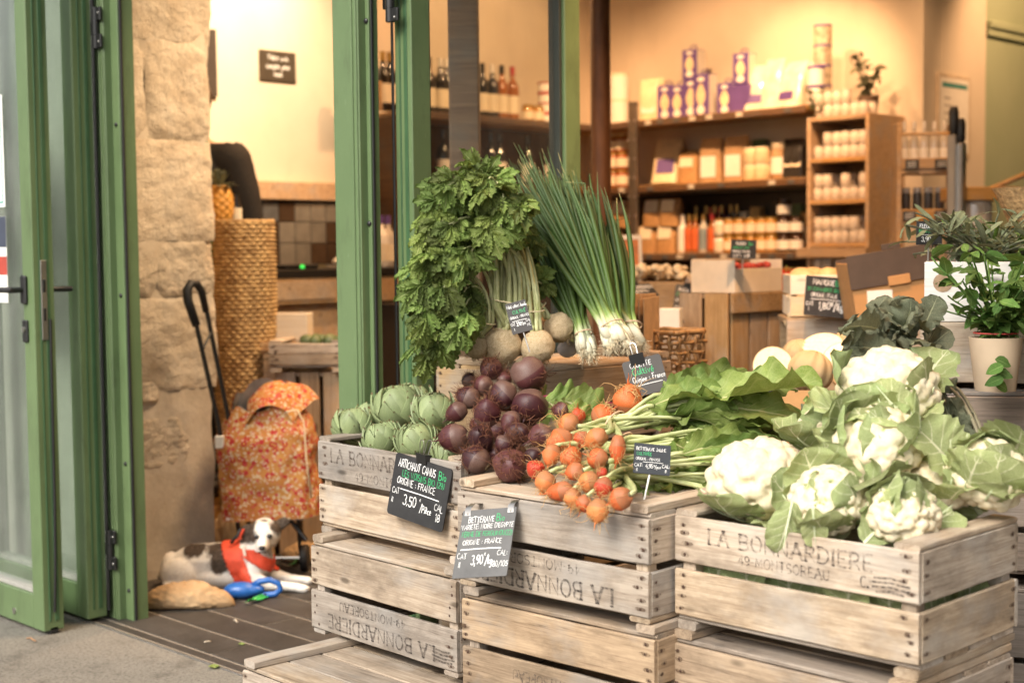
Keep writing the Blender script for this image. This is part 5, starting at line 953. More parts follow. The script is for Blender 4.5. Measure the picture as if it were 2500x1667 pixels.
def onion_bunch(label, base_px, n, tip_rng, d0, d1, band_t, spread):
    b = thing('spring_onion_bunch', label, 'spring onions', (0, 0, 0), group='bunches of spring onions'); ctr = PD(*base_px, d0); bandpts = []
    for k in range(n):
        p0 = ctr + Vector((S2, S2, 0)) * orr.uniform(-spread, spread) + Vector((-S2, S2, 0)) * orr.uniform(-.02, .03) + Vector((0, 0, orr.uniform(-.012, .012)))
        for q in range(orr.choice((1, 2, 2, 3))):
            tx, ty = tip_rng(orr); e = PD(tx, ty, d1 + orr.uniform(-.06, .05)); mid = ctr.lerp(e, band_t) + (p0 - ctr) * .35; c1 = mid.lerp(e, .45) + Vector((S2, S2, 0)) * orr.uniform(-.03, .03) + Vector((0, 0, orr.uniform(-.0, .045)))
            pts = bez(p0, p0.lerp(mid, .5) + Vector((0, 0, .004)), mid - (e - mid) * .06, mid, 5)[:-1] + bez(mid, mid.lerp(c1, .6), c1 + (e - c1) * .3, e, 10)
            if orr.random() < .22:   # a bent tip
                pts[-2] = pts[-2] + Vector((S2, S2, 0)) * .008; pts[-1] = pts[-2] + Vector((S2, S2, 0)) * orr.uniform(-.06, .06) + Vector((0, 0, orr.uniform(-.05, .02)))
            r0 = orr.uniform(.0068, .0098) if q == 0 else .0060; N = len(pts); rad = []
            for i in range(N):
                t_ = i / (N - 1); rad.append(r0 * (1.35 if (i == 0 and q == 0) else 1.45 if (i == 1 and q == 0) else 1.) * (1 if t_ < .3 else 1 - .25 * t_ if t_ < .8 else max(.06, (1 - t_) * 3.4)))
            if q: pts = [pts[i] if i > 3 else pts[i] + Vector((0, 0, .001)) for i in range(N)]
            mk('onion_leaf' if q else 'onion', G().tube(pts, rad, 8, True, None, .75), ONION, b, smooth=180)
        g = G()
        for q in range(9):
            pp = [p0]; dd = ((p0 - ctr.lerp(e, .3)).normalized() + Vector((orr.gauss(0, .5), orr.gauss(0, .5), orr.gauss(0, .4)))).normalized()
            for w in range(4): dd = (dd + Vector((orr.gauss(0, .4), orr.gauss(0, .4), orr.gauss(-.1, .4)))).normalized(); pp.append(pp[-1] + dd * orr.uniform(.005, .010))
            g.tube(pp, [.0009, .0008, .0007, .0005, .0003], 4, False)
        tag(mk('root_hairs', g, ROOTM, b, smooth=180), kind='stuff')
    tx, ty = tip_rng(orr); ax = (PD(tx, ty, d1) - ctr).normalized(); bc = ctr + ax * .052; a1 = ax.orthogonal().normalized(); a2 = ax.cross(a1)
    mk('rubber_band', G().tube([bc + (a1 * math.cos(t_) * (spread * .62 + .012) + a2 * math.sin(t_) * (spread * .62 + .012)) for t_ in [i * math.pi / 10 for i in range(21)]], .0022, 6), plain('tan_band', (.60, .42, .28), .6), b, smooth=180)
onion_bunch('big sheaf of spring onions in front with white bulbs fanned over the crate edge', (1512, 838), 50, lambda r: ((lambda t_: (1215 + 245 * t_ + r.uniform(-18, 18), 415 - 15 * math.sin(t_ * 3) + 60 * t_ * t_ + r.uniform(-60, 90)))(r.random())), 3.66, 3.92, .2, .034)
onion_bunch('second sheaf of spring onions with roots at the crate corner below the slate', (1545, 838), 36, lambda r: ((lambda t_: (1310 + 195 * t_ + r.uniform(-15, 15), 430 + 90 * t_ + r.uniform(-50, 120)))(r.random())), 3.74, 3.98, .2, .026)
onion_bunch('small bunch of spring onions standing with its roots down beside the celeriac', (1437, 858), 15, lambda r: (r.uniform(1255, 1380), r.uniform(370, 600)), 3.72, 3.96, .2, .018)
onion_bunch('loose spring onions poking up highest behind the celery leaves', (1430, 830), 5, lambda r: (r.uniform(1225, 1300), r.uniform(335, 450)), 3.86, 4.0, .2, .02)
# ================================================================== lamps inside the shop (ceiling track spots, above the picture)
def spot(label, loc, target, watt, size=70, blend=.6, col=(1, .555, .27), rad=.06):
    r = thing('ceiling_spotlight', label, 'spotlight', loc, group='ceiling spotlights'); d = (Vector(target) - Vector(loc)).normalized(); q = d.to_track_quat('-Z', 'Y')
    o = mk('housing', G().lathe([(.03, .12), (.05, .11), (.055, .0), (.048, .0), (.043, .09)], 20, None, False), BLACKM, r, smooth=40); o.rotation_euler = q.to_euler()
    mk('bracket', G().tube([(0, 0, .05), (0, 0, 3.41 - loc[2])], .012, 8), BLACKM, r)
    ld = bpy.data.lights.new('spot_lamp', 'SPOT'); ld.energy = watt; ld.spot_size = R(size); ld.spot_blend = blend; ld.color = col; ld.shadow_soft_size = rad
    lo = bpy.data.objects.new('lamp', ld); COL.objects.link(lo); lo.parent = r; lo.rotation_euler = q.to_euler(); lo.location = d * .02
spot('spotlight washing the wall behind the counter', (-5.1, 3.9, 3.2), (-6.2, 4.0, 2.5), 217, 80, .7, (1, .72, .46))
spot('spotlight over the counter and wicker basket', (-4.7, 4.5, 3.2), (-5.3, 3.9, .9), 138, 80)
spot('spotlight on the wine shelf', (-4.5, 5.3, 3.2), (-6.0, 5.8, 1.9), 108, 80)
spot('spotlight on the middle of the back shelves', (-4.5, 5.3, 3.2), (-5.0, 6.7, 1.5), 141, 78)
spot('narrow spotlight on the packets at the end of the back shelves', (-3.9, 5.6, 3.2), (-4.42, 6.7, 2.0), 87, 48)
spot('spotlight over the jar shelf', (-3.0, 5.2, 3.2), (-3.9, 6.6, 1.3), 101, 70)
spot('spotlight over the crates in the middle of the shop', (-2.2, 3.4, 3.1), (-3.0, 4.2, 1.0), 144, 75)
spot('spotlight just inside the entrance lighting the stone pier and the dog', (-3.3, 3.5, 3.1), (-4.5, 2.95, .7), 235, 75, .6, (1, .72, .45), .35)
spot('unseen spotlight added to brighten the green passage wall', (-2.9, 7.4, 3.2), (-3.8, 8.0, 1.9), 70, 85)  # added fill lamp: lifts the dark green wall, its fixture is made up
spot('spotlight over the melons', (-1.7, 3.7, 3.2), (-2.3, 3.6, .7), 79, 80)

# ================================================================== product prototypes
PAPER = plain('cream_label_paper', (.72, .64, .48), .7, .06); WHITEP = plain('white_label', (.78, .75, .68), .6, .05); PURPLE = plain('purple_print', (.11, .06, .24), .5, .1); KRAFT = plain('kraft_paper', (.42, .27, .14), .75, .15, 30)
CREAMP = plain('cream_packet', (.72, .60, .38), .5, .12, 25); NUTS = plain('nut_pieces', (.42, .24, .10), .7, .45, 120); WGLAS = plain('dark_wine_glass', (.012, .010, .008), .12, spec=.8); AMBER = plain('amber_glass', (.30, .10, .02), .12, spec=.8); REDC = plain('red_cap', (.38, .03, .03), .4); GOLDL = plain('gold_lid', (.45, .29, .09), .35, metal=.6); HONEY = plain('honey', (.42, .20, .03), .15, .2, spec=.7); DARKJ = plain('dark_preserve', (.045, .022, .012), .15, spec=.7); BLUEG = plain('blue_grey_label', (.22, .28, .30), .5); ORANGE = plain('orange_label', (.55, .12, .03), .5); STOPPER = plain('white_lid', (.70, .66, .60), .5)
CLEARG = plain('clear_bottle', (.50, .46, .40), .08, .2, spec=.8)
def proto_jar(r, h, body, lid, lab=None, lh=.45):
    p = [('jar_body', G().lathe([(r * .9, 0), (r, r * .15), (r, h * .76), (r * .86, h * .84)], 18), body), ('lid', G().lathe([(r * .88, h * .842), (r * .90, h * .85), (r * .90, h * .99), (r * .86, h)], 18), lid)]
    if lab: p.append(('paper_label', G().lathe([(r * 1.012, h * .16), (r * 1.012, h * (.16 + lh))], 18, None, False), lab))
    return p
def proto_bottle(r, h, body, cap, lab, lz=(.12, .45)):
    return [('bottle_body', G().lathe([(r * .9, 0), (r, .008), (r, h * .58), (r * .88, h * .65), (r * .38, h * .76), (r * .36, h * .90)], 18), body), ('cap', G().lathe([(r * .40, h * .84), (r * .40, h), (r * .3, h * 1.002)], 14), cap), ('paper_label', G().lathe([(r * 1.012, h * lz[0]), (r * 1.012, h * lz[1])], 18, None, False), lab)]
def proto_bag(w, dpt, h, body, lab=None, lz=(.2, .6), fold=.85):
    g = G(); prof = []
    def fn(u, v):
        a = u * 2 * math.pi; k = 1 - max(0, (v - .55) / .45) ** 1.6 * .92; sq = lambda t: math.copysign(abs(t) ** .55, t); return (w / 2 * sq(math.cos(a)) * (1 - .05 * v + .03 * noise.noise((u * 6, v * 5, w * 90))), dpt / 2 * sq(math.sin(a)) * (k + .06 * noise.noise((u * 5, v * 6, h * 70))), h * v)
    g.grid(fn, 24, 10); p = [('bag', g, body)]
    if lab: p.append(('paper_label', G().add([(-w * .32, -dpt * .53, h * lz[0]), (w * .32, -dpt * .53, h * lz[0]), (w * .32, -dpt * (.53 if lz[1] < .6 else .40), h * lz[1]), (-w * .32, -dpt * (.53 if lz[1] < .6 else .40), h * lz[1])], [(0, 1, 2, 3)]), lab))
    return p
def proto_box(w, dpt, h, body, deco=None):
    p = [('carton', G().box(-w / 2, w / 2, -dpt / 2, dpt / 2, 0, h, .002), body)]
    if deco:
        def blob(cx, cz, rx, rz, n=16, y=-dpt / 2 - .0008): return G().add([(cx + rx * math.cos(2 * math.pi * k / n) * (1 - .35 * max(0, math.sin(2 * math.pi * k / n))), y, cz + rz * math.sin(2 * math.pi * k / n)) for k in range(n)], [tuple(range(n))])
        p += [('picture', blob(0, h * .52, w * .30, h * .26), CREAMP), ('emblem', blob(0, h * .17, w * .27, h * .12), WHITEP), ('heading', blob(0, h * .88, w * .25, h * .06), WHITEP)]
        p.append(('side_panel', G().box(w / 2 + .0005, w / 2 + .0012, -dpt / 2 + .004, dpt / 2 - .004, .004, h - .004), WHITEP)); p.append(('ribbon', G().tube([(-.01, 0, h), (-.03, .01, h + .02), (.0, 0, h + .03), (.03, -.01, h + .02), (.01, 0, h)], .004, 6), PURPLE))
    return p
PROT = {}
def product(name, label, cat, parts, loc, rz=0., group=None, key=None, tilt=0., sc=1.):
    key = key or (name, label)
    if key not in PROT: PROT[key] = [(n, g.mesh(n, 40), m_) for n, g, m_ in parts]
    t = thing(name, label, cat, loc, (tilt, 0, rz), group, sc)
    for n, me, m_ in PROT[key]: ob(n, me, m_, t)
    return t
def Ub(x, V, y=500): return PV(x, y, V).x      # x on a plane parallel to the shop front
def Vl(x, U, y=400): return PU(x, y, U).y      # y on a plane parallel to the side walls

# ================================================================== shelving on the back wall and on the side wall
shb = thing('back_shelving', 'long wooden wall shelves with perforated metal upright along the back of the shop', 'shelving', (0, 0, 0))
SHZ = [1.955, 1.575, 1.18, .80, .42]
TAGM = plain('small_price_tag', (.09, .085, .08), .5); TAGP = plain('small_paper_tag', (.55, .50, .42), .6)
tgb = G().box(-.022, .022, -.003, 0, -.012, .012, .001).mesh('price_tag', 0)
tr_ = random.Random(3)
for k, z in enumerate(SHZ):
    b = mk('shelf_board', G().box(-6.14, -4.285, 6.50, 6.845, z - .025, z, .002), W_OAK, shb); mk('edge_strip', G().box(-6.14, -4.285, 6.485, 6.4995, z - .040, z - .003, .002), W_DARK, b)
    for i in range(16):
        if tr_.random() < .8: ob('price_tag', tgb, TAGM if tr_.random() < .7 else TAGP, b, (-6.0 + i * .108 + tr_.uniform(-.02, .02), 6.4845, z - .022))
for x in (-5.45,):
    u = mk('upright', G().box(x - .028, x + .028, 6.455, 6.482, 0, 2.06, .002), plain('galvanised_upright', (.20, .17, .14), .35, metal=.7), shb)
    for k in range(18):
        for s in (-1, 1): mk('rivet', G().ball((x + s * .024, 6.453, 1.95 - k * .11), .006, 8, 6), STEEL, u, smooth=180)
mk('back_tiles', G().box(-6.14, -4.285, 6.835, 6.8495, .0, 1.53), plain('dark_wall_tile', (.035, .030, .024), .3, .3, 9), shb, smooth=0)
shl = thing('side_shelving', 'wooden wall shelves holding wine bottles, seen through the inner glass door', 'shelving', (0, 0, 0))
for k, z in enumerate([1.955, 1.575, 1.18, .80]):
    b = mk('shelf_board', G().box(-6.145, -5.80, 5.06, 6.48, z - .025, z, .002), W_OAK, shl); mk('edge_strip', G().box(-5.7995, -5.785, 5.06, 6.48, z - .040, z - .003, .002), W_DARK, b)
mk('end_panel', G().box(-6.145, -5.79, 5.03, 5.058, 0, 1.93, .002), W_DARK, shl); mk('back_panel', G().box(-6.148, -6.12, 5.06, 6.48, 0, 1.92), W_DARK, shl)
def on_side(x, z, **k): return (-5.93, Vl(x, -5.93), z + .001)
wines = [(938, 'dark', 'c'), (955, 'dark', 'c'), (1078, 'dark', 'w'), (1092, 'dark', 'w'), (1104, 'dark', 'w'), (1180, 'dark', 'd'), (1204, 'dark', 'w'), (1227, 'amber', 'd'), (1253, 'amber', 'r'), (1030, 'dark', 'd'), (1050, 'dark', 'd')]
for i, (x, b, c) in enumerate(wines):
    lab = {'darkc': 'dark wine bottle with gold capsule at the entrance end of the wine shelf', 'darkw': 'dark wine bottle with a pale capsule on the wine shelf', 'darkd': 'dark wine bottle with a black capsule on the wine shelf', 'amberd': 'amber wine bottle with black capsule on the wine shelf', 'amberr': 'amber rosé bottle with bright red capsule on the wine shelf'}[b + c]
    product('wine_bottle', lab, 'bottle', proto_bottle(.038, .31, WGLAS if b == 'dark' else AMBER, {'c': GOLDL, 'w': STOPPER, 'd': WGLAS, 'r': REDC}[c], PAPER), on_side(x, 1.955), 0, 'wine bottles')
for x in (1290, 1315): product('preserve_jar', 'small amber jar with pale label at the end of the wine shelf', 'jar', proto_jar(.036, .10, HONEY, GOLDL, PAPER), on_side(x, 1.955), 0, 'amber jars by the wine')
for k in range(2): product('food_tin', 'round tin with red band stacked at the end of the wine shelf', 'tin', [('tin_body', G().lathe([(.055, 0), (.055, .11)], 20), WHITEP), ('band', G().lathe([(.0555, .045), (.0555, .065)], 20, None, False), REDC), ('lid', G().lathe([(.056, .1102), (.056, .12)], 20), REDC)], (-5.93, Vl(1337, -5.93), 1.956 + .1205 * k), 0, 'red-banded tins')
for i, x in enumerate((1085, 1120, 1200, 1222, 1290, 1345)): product('wine_bottle', 'wine bottle on the second shelf behind the celery', 'bottle', proto_bottle(.038, .30, WGLAS, WGLAS, WHITEP), (-5.93, Vl(x, -5.93, 500), 1.576), 0, 'wine bottles')
for i, x in enumerate((885, 905, 930)): product('wooden_box', 'small wooden box upright at the entrance end of the wine shelf', 'box', [('box_body', G().box(-.03, .03, -.03, .03, 0, .16, .002), W_OAK)] if i == 0 else [('box_body', G().box(-.025, .025, -.02, .02, 0, .11 + .02 * i, .002), W_OAK)], (-5.93, Vl(x, -5.93), 1.956), 0, 'small wooden boxes', key=('wb', i))
# --- top shelf of the back wall
V0 = 6.66
def back(x, z): return (Ub(x, V0, 300), V0, z + .001)
for k in range(2):
    for x in (1492, 1520): product('food_tin', 'tall cream tin stacked in a pair left of the purple cartons', 'tin', [('tin_body', G().lathe([(.062, 0), (.062, .14)], 22), WHITEP), ('lid', G().lathe([(.064, .1402), (.064, .155)], 22), PAPER)], (Ub(x, 6.7, 300) - .03, 6.7, 1.956 + .1555 * k), 0, 'cream tins')
product('pasta_bag', 'cream bag of pasta beside the purple cartons', 'bag', proto_bag(.13, .08, .25, CREAMP, WHITEP), back(1588, 1.955), .3); product('pasta_bag', 'second cream bag of pasta behind the first', 'bag', proto_bag(.12, .07, .27, CREAMP), (Ub(1600, 6.76, 300), 6.76, 1.956), .2)
bx = [(1634, 0, .20, 0), (1664, 0, .19, 0), (1697, 0, .22, 0), (1722, 0, .24, .0), (1779, 0, .175, 0), (1694, .222, .165, .0), (1818, .16, .17, 0)]
for i, (x, dz, h, rz) in enumerate(bx):
    w = .105 if h > .18 else .10
    if dz == .16: product('purple_carton', 'plain purple carton lying under the highest carton', 'carton', [('carton', G().box(-.06, .06, -.05, .05, 0, .155, .002), PURPLE)], back(x, 1.955), .1)
    product('purple_carton', ['purple carton with pear-shaped picture nearest the pasta bags', 'second purple carton with pear-shaped picture', 'tall purple carton carrying another carton on top', 'tallest purple carton on the shelf', 'short purple carton beside the clear bags', 'purple carton stacked on the tall carton', 'highest purple carton next to the shiny clear bags'][i], 'carton', proto_box(w, w * .9, h, PURPLE, True), back(x, 1.955 + dz), rz + .08, 'purple cartons', key=('pc', i))
SHINY = plain('shiny_clear_bag', (.74, .66, .55), .12, .2, 20, spec=.9)
for i, (x, w, h, rz, ti, lab) in enumerate([(1850, .15, .27, .3, -.22, 'shiny clear bag with purple label leaning among the cartons'), (1885, .13, .29, .0, -.15, 'shiny clear bag tied at the top, second of three'), (1925, .19, .27, -.2, -.25, 'wide bright clear bag leaning at the end of the packets')]): product('clear_bag', lab, 'bag', proto_bag(w, .09, h, SHINY, PURPLE if i != 1 else None, (.15, .32)), back(x, 1.955), rz, None, None, ti)
for i, x in enumerate((1958, 1972, 1984)): product('white_bottle', 'white plastic bottle with teal band at the end of the top shelf', 'bottle', [('bottle_body', G().lathe([(.028, 0), (.03, .01), (.03, .19), (.02, .22), (.018, .25)], 16), WHITEP), ('band', G().lathe([(.0305, .09), (.0305, .125)], 16, None, False), plain('teal_band', (.06, .22, .2), .5))], (Ub(x, 6.72, 300), 6.72, 1.956), 0, 'white bottles', key='wbt')
TINP = plain('patterned_tin', (.45, .38, .28), .4, .5, 40)
for k in range(4): product('paint_tin', 'round tin with dark pattern in the tall pile at the shelf end', 'tin', [('tin_body', G().lathe([(.048, 0), (.048, .095)], 20), TINP), ('lid', G().lathe([(.049, .0952), (.049, .105)], 20), PURPLE)], (Ub(2023, 6.6, 250) - .05, 6.62, 1.956 + .1055 * k), 0, 'patterned tins')
for k in range(2): product('paint_tin', 'small white tin with purple rim beside the pile of patterned tins', 'tin', [('tin_body', G().lathe([(.045, 0), (.045, .085)], 20), WHITEP), ('lid', G().lathe([(.047, .0852), (.047, .1)], 20), PURPLE)], (Ub(1990, 6.55, 250), 6.56, 1.956 + .101 * k), 0, 'white tins')
# --- second shelf
Z2 = 1.575
product('rice_bag', 'long cream bag with purple label lying back at the upright', 'bag', proto_bag(.17, .09, .30, CREAMP, PURPLE, (.2, .5)), (Ub(1625, V0, 420), V0, Z2 + .001), .35, None, None, -.35)
product('nut_bag', 'small clear bag of brown nuts with cream header', 'bag', proto_bag(.14, .09, .18, NUTS, PAPER, (.55, .85)), back(1684, Z2), .1)
for i, x in enumerate((1740, 1800)): product('kraft_bag', ['brown kraft bag with big white label beside the nut bag', 'brown kraft bag with big white label beside the pale jars'][i], 'bag', proto_bag(.155, .10, .26, KRAFT, WHITEP, (.12, .58)), back(x, Z2), .1)
for i, (x, z) in enumerate([(1848, 0), (1873, 0), (1848, .092), (1873, .092)]): product('grain_tub', 'pale round tub of grain stacked on the second shelf', 'tub', proto_jar(.046, .09, CREAMP, PAPER, None), (Ub(x, V0, 420), V0 - .05, Z2 + .001 + z), 0, 'pale grain tubs')
product('tall_tub', 'taller pale tub perched on the grain tubs', 'tub', proto_jar(.05, .14, CREAMP, PAPER, None), (Ub(1874, V0, 420), V0 + .045, Z2 + .001)); product('tall_tub', 'kraft tub with white label beside the black packets', 'tub', proto_jar(.05, .20, KRAFT, PAPER, WHITEP), back(1904, Z2))
for i, x in enumerate((1932, 1950)): product('black_packet', ['black coffee packet with cream picture', 'black coffee packet at the bookcase end'][i], 'packet', proto_bag(.09, .07, .22, plain('black_packet_%d' % i, (.02, .017, .015), .35), PAPER, (.3, .6)), back(x, Z2), .1)
for k in range(3):
    for i, x in enumerate((1497, 1518)): product('sauce_jar', 'red-lidded sauce jar stacked left of the metal upright', 'jar', proto_jar(.042, .105, plain('tomato_sauce', (.30, .07, .02), .15), GOLDL, PAPER, .5), (Ub(x, 6.62, 420), 6.62, Z2 + .001 + .1055 * k), 0, 'red-lidded sauce jars')
# --- third shelf
Z3 = 1.18
for i, (x, z) in enumerate([(1585, 0), (1632, 0), (1600, .155), (1640, .155), (1500, 0), (1520, .155)]): product('seed_bag', 'clear bag of seeds with wide cream header label in the stacked pile', 'bag', proto_bag(.14, .10, .16, NUTS, PAPER, (.52, .95)), (Ub(x, 6.63, 560), 6.63, Z3 + .001 + z), .12, 'seed bags')
for i, (x, m1, c1, l1, lab) in enumerate([(1667, WHITEP, WHITEP, WHITEP, 'white cylinder bottle beside the seed bags'), (1683, AMBER, GOLDL, ORANGE, 'amber syrup bottle with orange label beside the white bottle'), (1698, AMBER, GOLDL, ORANGE, 'second amber syrup bottle with orange label'), (1718, CLEARG, GOLDL, BLUEG, 'bottle with blue-grey label'), (1739, AMBER, REDC, ORANGE, 'bottle with orange label and red cap')]): product('syrup_bottle', lab, 'bottle', proto_bottle(.03, .22, m1, c1, l1, (.08, .62)), (Ub(x, 6.60, 560), 6.60, Z3 + .001), 0, 'bottles on the third shelf')
for i, x in enumerate((1700, 1725, 1745, 1762, 1785, 1800)): product('oil_bottle', 'tall dark oil bottle in the back row of the third shelf', 'bottle', proto_bottle(.03, .27, WGLAS, GOLDL, WGLAS), (Ub(x, 6.76, 560), 6.76, Z3 + .001), 0, 'oil bottles')
for i, x in enumerate((1759, 1780, 1806, 1834, 1860, 1884)):
    for k in range(2): product('honey_jar', 'honey jar with cream label in the double row' if i > 0 else 'white jar stacked next to the bottles', 'jar', proto_jar(.037, .095, HONEY if i > 0 else WHITEP, GOLDL, PAPER, .5), (Ub(x, 6.60, 560), 6.60, Z3 + .001 + .0955 * k), 0, 'honey jars' if i > 0 else 'white jars on the third shelf')
for i, x in enumerate((1914, 1945)):
    for k in range(3 if i == 0 else 2): product('dark_jar', 'dark preserve jar with white label by the jar bookcase', 'jar', proto_jar(.039, .095, DARKJ, DARKJ, WHITEP, .5), (Ub(x, 6.60, 560), 6.60, Z3 + .001 + .0955 * k), 0, 'dark preserve jars')
# --- fourth shelf, in shadow
for i in range(12): product('shadow_bottle', 'dim bottle on the low shelf behind the white fruit box', 'bottle', proto_bottle(.032, .24, AMBER if i % 3 else WGLAS, GOLDL, WHITEP), (-5.35 + i * .085, 6.64, .801), 0, 'low-shelf bottles')

# --- a packed back row: packets and cartons of many colours behind the front goods
pk = random.Random(17); PCOL = [plain('packet_%d' % i, c, .45, .2, 40) for i, c in enumerate(((.45, .10, .05), (.55, .42, .18), (.10, .18, .09), (.60, .52, .40), (.22, .09, .05), (.40, .26, .10), (.10, .10, .22), (.62, .36, .12)))]
for zi, (zz, x0, x1, hmx) in enumerate(((1.575, -5.40, -4.33, .24), (1.18, -5.40, -4.33, .27), (1.955, -5.36, -4.40, .15))):
    x = x0; k = 0
    while x < x1:
        w = pk.uniform(.055, .10); h = pk.uniform(.55, 1.) * hmx; c = pk.randrange(8); nm = ['red', 'straw-coloured', 'green', 'cream', 'brown', 'tan', 'navy', 'orange'][c]
        b_ = product('grocery_packet', '%s packet in the back row of the %s shelf' % (nm, ['second', 'third', 'top'][zi]), 'packet', [('packet', G().box(-w / 2, w / 2, -.03, .03, 0, h, .004), PCOL[c]), ('paper_label', G().box(-w * .36, w * .36, -.0312, -.0304, h * .2, h * .62), PAPER if k % 3 else WHITEP)], (x + w / 2, 6.80, zz + .001), pk.uniform(-.05, .05), 'packets in the back row', key=('gp', zi, k)); x += w + pk.uniform(.003, .02); k += 1
# ================================================================== bookcase of white jars
bc = thing('jar_bookcase', 'open wooden bookcase filled with rows of white lidded jars', 'bookcase', (0, 0, 0))
X0, X1, Y0, Y1 = -4.275, -3.905, 6.49, 6.845
for x in (X0, X1 - .02): mk('side_panel', G().box(x, x + .02, Y0, Y1, 0, 1.885, .002), W_OAK, bc)
mk('back_panel', G().box(X0 + .021, X1 - .021, Y1 - .012, Y1, 0, 1.86), W_OAK, bc)
BZ = [1.860, 1.645, 1.428, 1.205, .985, .765, .5, .2]
for z in BZ: mk('shelf', G().box(X0 + .0205, X1 - .0205, Y0 + (.0 if z < 1.86 else -.004), Y1 - .013, z, z + .02, .0015), W_OAK, bc)
mk('ledge', G().box(X0 - .045, X1 + .004, Y0 - .03, Y0 - .002, 1.150, 1.20, .002), W_OAK, bc)
JW = plain('white_jar', (.60, .52, .43), .45, .06, 30, rv=.08); JL = plain('white_jar_lid', (.56, .50, .43), .5)
jr = random.Random(2); nrow = 6; pitch = (X1 - X0 - .05) / nrow
pats = [[2, 2, 2, 2, 1, 1, 0], [1, 2, 2, 2, 2, 2], [2, 2, 1, 2, 1, 2], [2, 2, 2, 2, 2, 1], [2, 2, 1, 1, 2, 2], [2, 2, 2, 2, 2, 2]]
for si, z in enumerate(BZ[:6]):
    for row in range(2):
        for k in range(nrow):
            n = pats[si][k] if row == 0 else max(0, pats[si][k] - jr.choice((0, 1)))
            if si == 0 and row == 1: n = min(n, 1)
            for q in range(n): product('white_jar', 'white lidded jar ' + ['standing on top of the jar bookcase', 'on the highest inner shelf of the jar bookcase', 'on the second inner shelf of the jar bookcase', 'on the third inner shelf of the jar bookcase', 'on the shelf under the ledge of the jar bookcase', 'on the low shelf of the jar bookcase'][si], 'jar', proto_jar(.0265, .068, JW, JL), (X0 + .025 + pitch * (k + .5) + jr.uniform(-.003, .003), Y0 + .04 + .07 * row, z + .021 + q * .0685), jr.uniform(0, 3), 'white jars in the bookcase', key='whitejar')
def plant(name, label, loc, h, w, n, mt, seed, mesh, pot=None, cat='plant', s=(.03, .06)):
    p = thing(name, label, cat, loc); r = random.Random(seed)
    if pot: mk('pot', G().lathe([(pot[0] * .75, 0), (pot[0], pot[1]), (pot[0] * .9, pot[1]), (pot[0] * .8, pot[1] * .85), (.001, pot[1] * .85)], 20), pot[2], p, smooth=40)
    z0 = pot[1] * .85 if pot else 0; g = G(); tips = []
    for k in range(max(6, n // 7)):
        a = r.uniform(0, 6.28); e = Vector((math.cos(a) * w * r.random() ** .5, math.sin(a) * w * r.random() ** .5, z0 + h * r.uniform(.25, 1))); pts = bez((math.cos(a) * .01, math.sin(a) * .01, z0), (0, 0, z0 + h * .3), e * .8 + Vector((0, 0, .02)), e, 8); mk('stem', G().tube(pts, .0022, 5), HERBLEAF if mt == HERBLEAF else KALELEAF, p, smooth=180); tips.append(pts)
    for k in range(n):
        pts = tips[k % len(tips)]; q = r.randrange(1, 9); d = Vector((r.gauss(0, 1), r.gauss(0, 1), r.gauss(.35, .6))).normalized(); sz = r.uniform(*s); ob('leaf', mesh[k % len(mesh)], mt, p, M=frame(pts[q], d, Vector((r.gauss(0, .5), r.gauss(0, .5), 1)), sz))
    return p
HM = [leaf_mesh(1., .30, 'basil', b, c, .15, s, 6, 10) for s, b, c in ((31, .5, .25), (32, .9, .2), (33, .1, .3))]; NM = [leaf_mesh(1., .12, 'needle', b, .2, .1, s, 4, 8) for s, b in ((41, .5), (42, -.3), (43, .9))]
plant('potted_plant', 'dusky potted plant on top of the jar bookcase', (-3.985, 6.62, 1.881), .24, .11, 90, KALELEAF, 3, HM, (.055, .10, W_DARK), s=(.03, .06)); plant('dried_flowers', 'dried brownish bouquet between the tins and the jar bookcase', (-4.235, 6.53, 1.881), .15, .06, 50, SAGELEAF, 5, HM, s=(.025, .045))

# ================================================================== poster, bottle rack, tools by the passage
pw = thing('framed_poster', 'tall white framed notice with teal heading on the passage wall', 'poster', (-3.80, 0, 0)); a, b = PU(2287, 178, -3.795), PU(2364, 385, -3.795)
mk('frame', G().box(.001, .014, a.y, b.y, b.z, a.z, .002), plain('pale_frame', (.55, .45, .33), .6), pw); mk('sheet', G().box(.0145, .0155, a.y + .02, b.y - .02, b.z + .02, a.z - .02), WHITEP, pw, smooth=0); mk('heading', G().box(.0157, .0163, a.y + .04, b.y - .04, a.z - .07, a.z - .045), plain('teal_heading', (.06, .24, .22), .6), pw, smooth=0)
pr_ = random.Random(8)
for k in range(9): mk('printed_line', G().box(.0157, .0163, a.y + .06, a.y + .06 + pr_.uniform(.05, .16), a.z - .13 - k * .04, a.z - .122 - k * .04), plain('grey_print', (.35, .33, .3), .6) if k == 0 else bpy.data.materials['grey_print'], pw, smooth=0)
rk = PD(2255, 560, 6.6); rack = thing('bottle_rack', 'two-tier wooden rack of clear bottles next to the jar bookcase', 'rack', (rk.x, rk.y, 0), (0, 0, R(38)))
for x in (-.135, .115): mk('side', G().box(x, x + .02, -.10, .10, 0, 1.76, .002), W_OAK, rack)
for z in (1.32, 1.55): mk('tray', G().box(-.1145, .1145, -.10, .10, z - .02, z, .002).box(-.1145, .1145, -.105, -.09, z + .0005, z + .05, .002), W_OAK, rack)
mk('rail', G().box(-.1145, .1145, -.1, -.088, 1.70, 1.715, .002), W_OAK, rack); mk('cabinet', G().box(-.30, .40, -.18, .25, .0, 1.02, .004), W_OAK, rack)
for k in range(5):
    c = Vector((rk.x, rk.y, 0)) + Matrix.Rotation(R(38), 3, 'Z') @ Vector((-.09 + k * .045, 0, 1.551)); product('clear_bottle', 'clear glass bottle with pale label on the upper tier of the rack', 'bottle', proto_bottle(.021, .22, CLEARG, STOPPER, WHITEP), c, 0, 'bottles on the rack')
